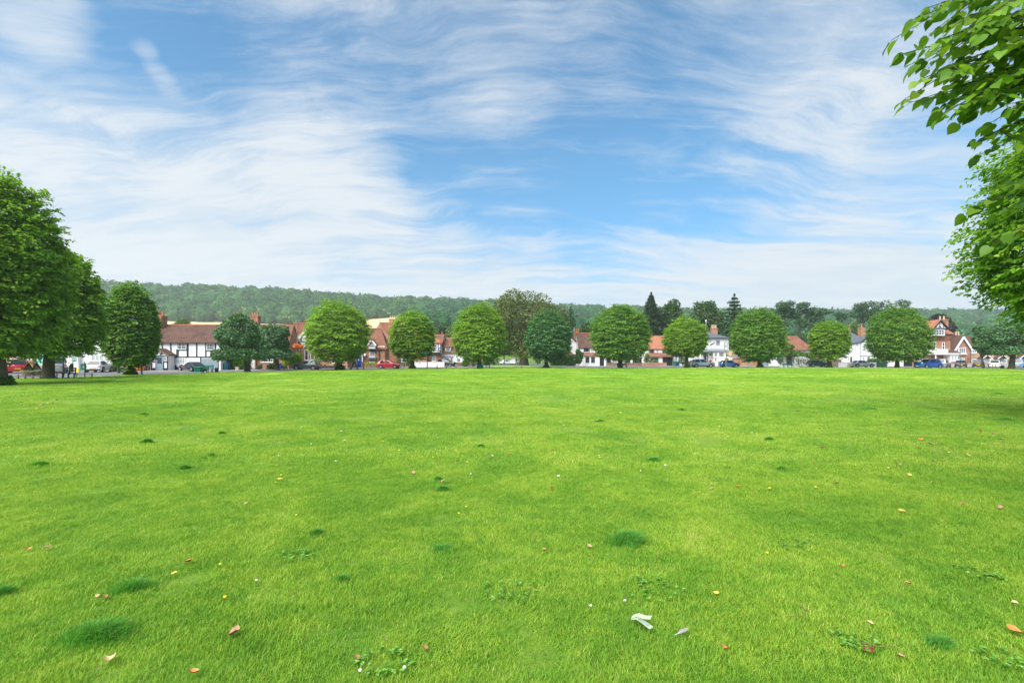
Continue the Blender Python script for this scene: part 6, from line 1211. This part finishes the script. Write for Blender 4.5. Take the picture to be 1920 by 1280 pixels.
# ------------------------------------------------------------------ shrubs, hedges, vine
shrub('clipped_bush', 551, 74.2, 36, 660, L['lime'], 'rounded bright green clipped bush left of the dark grey hatchback', 201, 3000, .20)
shrub('golden_shrub', 536, 76.5, 13, 661, L['gold'], 'tall yellow shrub beside the rounded clipped bush', 202, 900, .2)
shrub('hedge', 449, 71.5, 34, 668, L['hedgel'], 'green hedge behind the trunk of the dull spreading tree', 203, 1800, .2, box=True, ry=.8)
shrub('hedge', 427, 71.2, 22, 661, L['hedge'], 'darker taller hedge behind the wheelie bins', 204, 1900, .2, box=True, ry=.8)
for a_ in ((218, 63, 9, 682, 'hedgel', 'small round bush by the brick pier'), (226, 62, 8, 690, 'hedgel', 'low plants right of the stout black post'), (136, 63, 8, 681, 'hedgel', 'leafy bush beside the sage green door'), (508, 79, 20, 682, 'hedge', 'low shrubs under the white bay window of the brick cottage'), (487, 78.5, 9, 684, 'floww', 'grey-white plants beside the white door'),
           (748, 99, 14, 671, 'pale', 'straw-coloured shrub right of the brick gable'), (765, 97, 10, 668, 'hedgel', 'shrub behind the small round lime trunk'), (874, 100, 16, 672, 'hedgel', 'yellow-green shrub left of the tall lime trunk'), (888, 101, 14, 669, 'pale', 'pale shrub behind the tall lime'), (925, 118, 26, 668, 'hedge', 'mixed bushes left of the white cars'), (912, 116, 20, 672, 'hedgel', 'light bush behind the green bench'), (1008, 128, 16, 664, 'hedgel', 'light green bush right of the chestnut trunk'), (1036, 120, 20, 668, 'hedge', 'dark bushes behind the bluish lime'),
           (1214, 109, 16, 662, 'pale', 'tall pale shrub left of the pent roof'), (1225, 108.8, 22, 677, 'pale', 'grey-green lavender along the low red wall'), (1197, 109, 12, 671, 'hedge', 'leafy shrub at the end of the long white cottage'), (1280, 110, 16, 664, 'oak', 'dark shrub behind the small bright lime'), (1297, 108, 12, 676, 'hedge', 'low hedge under the inn bay window'), (1362, 112, 9, 669, 'gold', 'yellow-green plant at the corner of the inn'), (1371, 111, 8, 673, 'rowan', 'dark red-brown shrub beside the low white outbuilding'),
           (1463, 104, 14, 658, 'rowan', 'dark climber on the left corner of the vine cottage'), (1545, 106, 22, 668, 'hedge', 'hedge in front of the tiled barn'), (1495, 101, 60, 680.5, 'hedge', 'low mixed planting behind the low white wall'), (870, 103, 12, 676, 'hedge', 'shrub in front of the tiled cottage')):
    shrub('shrub', a_[0], a_[1], a_[2], a_[3], L[a_[4]], a_[5], 210 + int(a_[0]) % 97, 1100, .22, 'garden shrubs')
shrub('tall_hedge', 1085.5, 110, 17, 654, L['hedge'], 'tall narrow clipped hedge at the left end of the long white cottage', 205, 2600, .28, ry=1.2)
shrub('hedge', 1056, 109, 42, 667.5, L['hedge'], 'dark clipped hedge right of the bluish lime', 206, 2800, .28, box=True, ry=.8)
shrub('hedge', 1644, 104, 28, 674, L['hedgel'], 'flat-topped clipped hedge above the white wall', 207, 1600, .2, box=True, ry=.6)
def vine():
    Y = 105.6; e = empty('climbing_vine', (X(1500, Y), Y, Z(668, Y)), 'leafy green vine sprawling across the front of the vine cottage', 'climber'); lob = []
    for px, py, w, hh in ((1478, 660, 8, 4), (1488, 662, 9, 5), (1498, 664, 9, 4.5), (1508, 664, 8, 4), (1517, 665, 8, 5), (1523, 668, 6, 6), (1470, 664, 6, 5), (1524, 675, 4, 5), (1477, 650, 13, 5), (1466, 652, 8, 5)): lob.append((X(px, Y) - X(1500, Y), 0, Z(py, Y) - Z(668, Y), w / F * Y, .5, hh / F * Y))
    P, D, N, sz, v = lobe_leaves(lob, 4200, .25, 9); leaf_cloud('foliage', P, D, N, sz, L['hedgel'], LQ, e, v * .8)
    mb = MB(); mb.tube([(X(1523, Y) - X(1500, Y), 0, -2.2), (2.6, 0, 0), (0, 0, .4), (-2.6, .1, .9)], [.06, .05, .04, .02], 5); mb.build('stem', M['bark'], e)
vine()

# ------------------------------------------------------------------ the person by the chestnut
def person(px, Y, label):
    e = empty('person', (X(px, Y), Y, -.02), label, 'person', rz=.5)
    J = dict(pel=(0, 0, .95), che=(0, .01, 1.32), nec=(0, 0, 1.50), hed=(0, -.02, 1.62), top=(0, -.01, 1.74), ls=(-.19, 0, 1.42), le=(-.25, .03, 1.14), lh=(-.22, -.10, .92), rs=(.19, 0, 1.42), re=(.26, .0, 1.15), rh=(.24, -.12, .95),
             lhp=(-.10, 0, .90), lk=(-.11, -.06, .50), lf=(-.11, .04, .08), lt=(-.11, -.14, .04), rhp=(.10, 0, .90), rk=(.11, .02, .50), rf=(.12, .10, .08), rt=(.12, -.08, .04))
    R = dict(pel=.15, che=.17, nec=.06, hed=.095, top=.07, ls=.07, le=.045, lh=.035, rs=.07, re=.045, rh=.035, lhp=.095, lk=.06, lf=.045, lt=.035, rhp=.095, rk=.06, rf=.045, rt=.035)
    E = [('pel', 'che'), ('che', 'nec'), ('nec', 'hed'), ('hed', 'top'), ('che', 'ls'), ('ls', 'le'), ('le', 'lh'), ('che', 'rs'), ('rs', 're'), ('re', 'rh'), ('pel', 'lhp'), ('lhp', 'lk'), ('lk', 'lf'), ('lf', 'lt'), ('pel', 'rhp'), ('rhp', 'rk'), ('rk', 'rf'), ('rf', 'rt')]
    ks = list(J)
    def skin(name, keys, mat, grow=0.0, sub=2):
        kk = [k for k in ks if k in keys]; me = bpy.data.meshes.new(name); me.from_pydata([J[k] for k in kk], [(kk.index(a), kk.index(b)) for a, b in E if a in kk and b in kk], [])
        o = bpy.data.objects.new(name, me); COL.objects.link(o); o.parent = e; sk = o.modifiers.new('s', 'SKIN')
        for i, k in enumerate(kk): me.skin_vertices[0].data[i].radius = (R[k] + grow,) * 2
        me.skin_vertices[0].data[0].use_root = True; o.modifiers.new('u', 'SUBSURF').levels = sub; o.modifiers['u'].render_levels = sub; me.materials.append(mat); return o
    skin('body', ks, M['skin']); skin('top', ['pel', 'che', 'nec', 'ls', 'le', 'rs', 're'], M['pink'], .018); skin('trousers', ['pel', 'lhp', 'lk', 'lf', 'rhp', 'rk', 'rf'], M['jean'], .02)
    MB().lathe([(.09, 0), (.115, .06), (.10, .15), (.04, .18)], (0, .012, 1.60), 10).build('hair', M['hair'], e, True)
    MB().box(.20, .46, -.16, .06, .52, .98).build('yellow_bag', M['yell'], e, bevel=.04)
person(979.5, 126, 'person in a pink top holding a yellow bag beside the chestnut trunk')

# ------------------------------------------------------------------ things lying on the lawn
def leaf_mesh(name, s, curl, seed, twist=0.0):
    r = np.random.RandomState(seed); V = []; Fc = []; n = 7
    for i in range(n):
        u = i / (n - 1); w = .34 * math.sin(math.pi * min(1, u * .92 + .06)) ** .8 + .01; z = curl * (u - .5) ** 2 * 1.2
        for q in (-1, -.5, 0, .5, 1): V.append(((u - .5), w * q, z + curl * .8 * (q * w) ** 2 * 3 + twist * (u - .5) * q * w * 2 + r.normal(0, .012)))
    for i in range(n - 1):
        for j in range(4): a = i * 5 + j; Fc.append((a, a + 1, a + 6, a + 5))
    V.append((.5, .0, .02)); V.append((.75, .03, .05)); V.append((.75, .045, .05)); Fc.append((len(V) - 3, len(V) - 2, len(V) - 1))
    return np.array(V) * s, Fc
LV = []
LCOL = dict(orange=(.55, .23, .07), brown=(.30, .13, .06), tan=(.62, .42, .22), yellow=(.78, .55, .10), dark_red=(.22, .045, .025), pinkish=(.45, .24, .16), olive=(.22, .16, .06))
for k_, c_ in LCOL.items(): M['lf_' + k_] = plain(k_ + '_dry_leaf', c_, .7, .25, .35, 30)
FLR = random.Random(3)
for px_, py_, c_, s_, lb_ in ((88, 1033, 'olive', .075, 'round olive-brown fallen leaf at the left of the lawn'), (54, 1035, 'orange', .05, 'small orange leaf just left of the round olive-brown leaf'), (353, 1061, 'orange', .07, 'long orange leaf, upper of two right of the left tufts'), (326, 1083, 'yellow', .06, 'curled amber leaf below the long orange leaf'),
    (196, 1129, 'brown', .055, 'brown leaf at the left end of the bluish grass tuft'), (183, 1125, 'tan', .045, 'thin tan leaf standing beside a brown one by the bluish tuft'), (207, 1247, 'tan', .085, 'pale tan curled leaf below the long dark tuft'), (441, 1197, 'pinkish', .085, 'twisted pinkish brown leaf near the lower left'), (363, 1273, 'orange', .06, 'orange leaf on the bottom edge, left'),
    (1692, 964, 'yellow', .085, 'bright yellow curled leaf on the right of the lawn'), (1877, 957, 'pinkish', .075, 'pinkish brown leaf, right, near the bare patch'), (1806, 950, 'brown', .06, 'small brown leaf left of the pinkish one on the right'), (1703, 1103, 'orange', .055, 'folded orange-brown leaf in the right middle of the lawn'),
    (1629, 1229, 'dark_red', .075, 'dark red crumpled leaf beside a twig'), (1908, 1196, 'orange', .11, 'large orange leaf at the right edge'), (1343, 1120, 'yellow', .05, 'amber leaf right of the big bluish tuft'), (1366, 1011, 'pinkish', .045, 'small pink leaf above the single bright dandelion'), (1105, 1030, 'pinkish', .055, 'pinkish leaf touching the left of the big bluish tuft'),
    (1021, 1038, 'orange', .05, 'orange leaf left of the big bluish tuft'), (1902, 1141, 'tan', .05, 'tan leaf near the right edge, above the large orange leaf'), (1580, 1069, 'orange', .04, 'tiny orange leaf in the right middle'), (1632, 1178, 'tan', .045, 'small round tan leaf above the twig on the right'), (1688, 1241, 'pinkish', .04, 'tiny pinkish leaf right of the dark red one'),
    (463, 949, 'tan', .06, 'tan leaf in the left middle distance'), (1383, 917, 'orange', .07, 'orange leaf straight beyond the big tuft'), (1362, 1227, 'orange', .05, 'dull orange leaf near the feather'), (797, 1226, 'brown', .05, 'reddish brown leaf near the bottom centre'), (670, 1245, 'brown', .05, 'faded brown leaf near the bottom left of centre')):
    Y_ = CH * F / (py_ - HY); V_, Fc_ = leaf_mesh('fallen_leaf', s_ * .85, FLR.uniform(.3, 1.0), int(px_), FLR.uniform(-1, 1)); mb = MB(); mb.add(V_.tolist(), Fc_)
    o = mb.build('fallen_leaf', M['lf_' + c_], None, True); o.location = (X(px_, Y_), Y_, .034); o.rotation_euler = (FLR.uniform(-.3, .3), FLR.uniform(-.3, .3), FLR.uniform(0, 6.28)); tag(o, lb_, 'leaf', 'dry leaves fallen on the lawn'); LV.append(o)
def scatter_leaves(n, box, label, seed, s0=.05, s1=.085):
    g = random.Random(seed)
    for i in range(n):
        px = g.uniform(box[0], box[1]); py = box[2] + (box[3] - box[2]) * g.random() ** 1.2; Y = CH * F / (py - HY); src = g.choice(LV[:20]); o = src.copy(); COL.objects.link(o)
        o.location = (X(px, Y), Y, .038); o.rotation_euler = (g.uniform(-.4, .4), g.uniform(-.4, .4), g.uniform(0, 6.28)); f = g.uniform(s0, s1) / .065; o.scale = (f, f, f); o['label'] = label; o['group'] = 'dry leaves fallen on the lawn'
scatter_leaves(60, (1480, 1915, 738, 925), 'small dry leaf among many on the right half of the lawn, at middle distance', 5)
scatter_leaves(16, (10, 110, 716, 768), 'yellowish leaf lying in the shade under the left lime trees', 6, .08, .12)
scatter_leaves(22, (480, 1460, 770, 930), 'small dry leaf out on the open middle of the lawn', 7, .05, .08)

def flower(px, py, mat, label, group, s=.011, name='dandelion', hh=.045):
    Y = CH * F / (py - HY); e = empty(name, (X(px, Y), Y, 0), label, 'flower', group)
    MB().tube([(0, 0, 0), (.003, .002, hh)], .0015, 4).build('stem', L['hedgel'], e)
    MB().lathe([(s * .3, -.004), (s, .0), (s * .8, .005), (s * .2, .007)], (.003, .002, hh), 9).build('flower_head', mat, e); return e
M['petal'] = plain('yellow_petal', (.85, .68, .01), .6); M['daisy'] = plain('white_petal', (.8, .8, .78), .6)
for px_, py_, lb_ in ((421, 1131, 'yellow dandelion low on the left'), (412, 1068, 'tiny dandelion above the other one on the left'), (555, 973, 'dandelion left of centre in the middle distance'), (874, 957, 'dandelion straight ahead, upper middle'), (1438, 1046, 'single bright dandelion right of the big bluish tuft'), (860, 970, 'small yellow bud just below the upper middle dandelion')):
    flower(px_, py_, M['petal'], lb_, 'yellow dandelions in the lawn')
for px_, py_, lb_ in ((480, 1099, 'white petal-like daisy on the left'), (757, 1267, 'white daisy on the bottom edge near the centre'), (674, 1273, 'tiny white daisy at the bottom left of centre'), (1171, 1138, 'white clover head above the folded paper'), (1107, 1148, 'tiny white flower left of the clover head')):
    flower(px_, py_, M['daisy'], lb_, 'white daisies in the lawn', .009, 'daisy')
g_ = random.Random(12)
srcs = {}
for nm, mt, cnt, bx, lb, grp in (('dandelion', 'petal', 22, (330, 1480, 768, 925), 'yellow dandelion, one of many dots out on the lawn', 'yellow dandelions in the lawn'), ('daisy', 'daisy', 22, (310, 1500, 765, 900), 'white daisy, one of many dots out on the lawn', 'white daisies in the lawn')):
    base = None
    for i in range(cnt):
        px = g_.uniform(bx[0], bx[1]); py = g_.uniform(bx[2], bx[3])
        if base is None: base = flower(px, py, M[mt], lb, grp, .013, nm, .045); kids = list(base.children); continue
        Y = CH * F / (py - HY); o = base.copy(); COL.objects.link(o); o.location = (X(px, Y), Y, 0); f = g_.uniform(.8, 1.5); o.scale = (f, f, 1)
        for kd in kids: c = kd.copy(); COL.objects.link(c); c.parent = o
# dark tufts of coarse grass
tm = leafmat('coarse_grass', (.07, .26, .03), (.17, .42, .06), (.36, .56, .16), .35, .5, .3, 2.0)
TL = [(1175, 1018, 118, .13, 'big bluish tuft of coarse grass in the right centre foreground'), (250, 1106, 130, .085, 'long low bluish tuft on the left'), (175, 1195, 220, .10, 'widest dark tuft in the lower left corner'), (592, 1002, 52, .07, 'dark tuft left of centre'), (829, 920, 50, .08, 'dark tuft straight ahead in the middle distance'), (75, 873, 66, .09, 'dark tuft at the far left, middle distance'),
      (345, 880, 42, .09, 'dark tuft beside a white speck, left'), (275, 830, 34, .1, 'small dark tuft beyond the one with the white speck'), (268, 779, 38, .1, 'wide distant tuft on the left'), (203, 771, 30, .06, 'small distant tuft left of the wide one'), (415, 814, 24, .08, 'small tuft in the left middle distance'), (396, 856, 26, .07, 'small pale tuft left of centre'), (1225, 864, 44, .08, 'dark tuft right of centre'), (1276, 770, 36, .1, 'distant tuft right of centre'),
      (1125, 791, 32, .08, 'thin distant tuft near the centre'), (900, 838, 30, .07, 'small tuft near the pale bare patch, left of it'), (820, 900, 28, .06, 'faint tuft left of the middle one'), (1440, 826, 30, .09, 'small tuft right of the pale bare patch'), (1463, 882, 26, .08, 'small dark tuft, right centre'), (1630, 768, 60, .11, 'wide distant tuft on the right'), (1885, 789, 64, .11, 'dark tuft near the right edge'), (1872, 740, 44, .12, 'farthest tuft on the right'),
      (640, 1088, 60, .05, 'faint clover-like tuft left of centre, near'), (830, 1030, 90, .045, 'broad leafy patch in the near centre'), (1760, 1212, 90, .07, 'soft dark tuft in the lower right corner'), (0, 1115, 90, .08, 'dark tuft cut by the left edge')]
for i_, (px_, py_, w_, hh_, lb_) in enumerate(TL):
    Y = CH * F / (py_ - HY); s = Y / F; wx = w_ / 2 * s; wy = wx * .75; r = np.random.RandomState(300 + i_); hh_ *= 1.0; n = int(np.clip(1500 * (w_ / 110) ** 1.3, 750, 2600)); wd = max(.0032, .85 * s)
    a = r.rand(n) * 6.283; q = np.clip(np.abs(r.normal(0, .46, n)), 0, 1.3) * (1 + .28 * np.sin(a * 2 + i_) + .2 * np.sin(a * 3 + 2 * i_) + .1 * np.sin(a * 7 + i_)); cl = r.randint(0, 14, n); co_ = r.normal(0, .13 if w_ > 70 else .05, (14, 2)); base = np.stack([(q * np.cos(a) + co_[cl, 0]) * wx * .75, (q * np.sin(a) + co_[cl, 1]) * wy * .75, np.zeros(n)], 1); q = np.clip(q, 0, 1); hl = hh_ * .85 * (1.05 - q ** 1.5 * .75) * r.uniform(.5, 1.15, n)
    ln = np.stack([np.cos(a) * q * .6 + r.normal(.35, .35, n), np.sin(a) * q * .5 + r.normal(-.1, .35, n), np.zeros(n)], 1); b = r.rand(n) * 6.283; S = np.stack([np.cos(b), np.sin(b), 0 * b], 1) * (wd * r.uniform(.6, 1.2, n) / 2)[:, None]; up = np.array([0, 0, 1.0])
    m1 = base + up * (hl * .5)[:, None] + ln * (hl * .22)[:, None]; m2 = base + up * (hl * .82)[:, None] + ln * (hl * .6)[:, None]; t_ = base + up * (hl * .9)[:, None] + ln * (hl * 1.15)[:, None]
    V = np.stack([base - S, base + S, m1 + S * .9, m1 - S * .9, m2 + S * .6, m2 - S * .6, t_ + S * .1, t_ - S * .1], 1).reshape(-1, 3); Fc = np.array([(0, 1, 2, 3), (3, 2, 4, 5), (5, 4, 6, 7)])[None] + (np.arange(n) * 8)[:, None, None]
    o = npmesh('grass_tuft', V, Fc.reshape(-1, 4), tm, None, np.repeat(np.clip(r.beta(2, 4, n), 0, 1), 3)); o.location = (X(px_, Y), Y, 0); tag(o, lb_, 'grass tuft', 'coarse dark grass tufts in the lawn')
# broad-leaved weeds
wm = leafmat('weed_leaf', (.09, .26, .03), (.20, .42, .05), (.34, .52, .16), .3, .5, .3, 2)
WL = [(950, 1115, 110, 'pale leafy weed patch right of the near centre'), (1500, 1025, 90, 'leafy weeds in the right middle of the lawn'), (1600, 1210, 90, 'flat weed rosette beside the dark red leaf'), (90, 905, 60, 'low weeds on the far left'), (1345, 900, 60, 'weeds in the open right centre'), (1220, 1110, 120, 'leafy weeds between the big tuft and the folded paper'), (1880, 1240, 90, 'broad-leaved weed in the lower right corner'), (720, 1250, 110, 'pale weeds on the bottom edge, left of centre'), (560, 1045, 70, 'clover-like weeds left of centre'), (1830, 1080, 90, 'weeds in the right middle near the edge')]
for i_, (px_, py_, w_, lb_) in enumerate(WL):
    Y = CH * F / (py_ - HY); wx = w_ / 2 / F * Y; r = np.random.RandomState(400 + i_); n = 200; k = 30; c = r.rand(k) * 6.283; rc = np.sqrt(r.rand(k)) * wx; ii = r.choice(k, n); b = r.rand(n) * 6.283
    P = np.stack([np.cos(c[ii]) * rc[ii], np.sin(c[ii]) * rc[ii] * .8, .022 + r.rand(n) * .015], 1); D = np.stack([np.cos(b), np.sin(b), r.uniform(.05, .55, n)], 1)
    o = leaf_cloud('lawn_weed', P, D, np.array([0, 0, 1.0]) + r.normal(0, .25, (n, 3)), r.uniform(.010, .024, n), wm, LF, None, r.rand(n)); o.location = (X(px_, Y), Y, 0); tag(o, lb_, 'weed', 'leafy weeds in the lawn', 'stuff')
# folded paper, feather, twigs, bare patches
Y = CH * F / (1180 - HY); e = empty('folded_paper', (X(1200, Y), Y, .045), 'crumpled folded pale green paper lying near the bottom centre', 'paper', rz=-.35)
def sheet(pts, name, mat, th=.0012):
    mb = MB(); n = len(pts) // 2; V = []; 
    for q in pts: V.append(q)
    for q in pts: V.append((q[0], q[1], q[2] - th))
    m = len(pts); fs = []
    for i in range(0, m - 2, 2): fs += [(i, i + 1, i + 3, i + 2), (m + i, m + i + 2, m + i + 3, m + i + 1)]
    mb.add(V, fs); return mb.build(name, mat, e)
M['paper'] = plain('pale_green_paper', (.40, .50, .30), .6, .2, .12, 20); M['paperd'] = plain('grey_green_print', (.26, .32, .30), .6, .2, .25, 40)
sheet([(-.055, .020, .004), (-.045, .052, .010), (-.02, .026, .016), (-.01, .062, .022), (.015, .022, .012), (.028, .058, .016), (.055, .034, .010), (.064, .066, .018)], 'upper_fold', M['paper'])
sheet([(-.055, .018, .002), (-.050, .002, .006), (-.015, .016, .018), (-.018, -.014, .020), (.03, -.006, .016), (.018, -.040, .016), (.078, -.030, .004), (.060, -.068, .006)], 'lower_fold', M['paper'])
sheet([(-.012, .008, .0215), (-.012, -.008, .0225), (.028, -.012, .0185), (.020, -.033, .0185), (.058, -.030, .0115), (.05, -.05, .0115)], 'printed_side', M['paperd'])
Y = CH * F / (1198 - HY); e = empty('feather', (X(1280, Y), Y, .04), 'small grey feather right of the folded paper', 'feather', rz=.45); M['fea'] = plain('grey_feather', (.27, .26, .25), .7, .2, .3, 60)
MB().tube([(-.06, 0, 0), (0, .002, .008), (.05, .006, .012)], [.0014, .001, .0005], 5).build('quill', M['platew'], e)
V = [(-.035, 0, .003), (-.02, .010, .008), (.0, .013, .012), (.03, .012, .014), (.052, .007, .012), (.03, -.007, .010), (0, -.010, .007), (-.02, -.008, .004)]; MB()._prism(V, [(a, b, c - .0008) for a, b, c in V]).build('vane', M['fea'], e)
M['twg'] = plain('brown_twig', (.22, .11, .07), .8, .2, .2, 30)
for (pts, lb) in (([(1475, 1166), (1490, 1167), (1503, 1165), (1511, 1158), (1506, 1148), (1499, 1143)], 'hooked brown twig on the right, below the middle'), ([(1612, 1216), (1630, 1221), (1650, 1224), (1678, 1225)], 'thin straight twig above the dark red leaf'), ([(1334, 1028), (1337, 1034), (1344, 1041)], 'short curved straw right of the big bluish tuft')):
    q = [(X(a, CH * F / (b - HY)), CH * F / (b - HY), .035 + .008 * (i % 2)) for i, (a, b) in enumerate(pts)]; c = q[0]; o = MB().tube([(a - c[0], b - c[1], z) for a, b, z in q], .0022, 5).build('twig', M['twg']); o.location = (c[0], c[1], 0); tag(o, lb, 'twig')
# ------------------------------------------------------------------ haze
HZ = bpy.data.materials.new('haze_air'); HZ.use_nodes = True; T = NT(HZ.node_tree); T.n.clear()
pv_ = T.new('ShaderNodeVolumePrincipled'); pv_.inputs['Color'].default_value = (.90, .95, 1.0, 1); pv_.inputs['Density'].default_value = HAZE = .00026; pv_.inputs['Anisotropy'].default_value = .2
T.link(pv_.outputs[0], T.new('ShaderNodeOutputMaterial').inputs['Volume'])
o = MB().box(-1850, 1850, -200, 1350, -1.2, 190).build('haze', HZ); tag(o, 'thin bluish haze over the valley', 'haze', kind='stuff')
SC.cycles.volume_bounces = 2
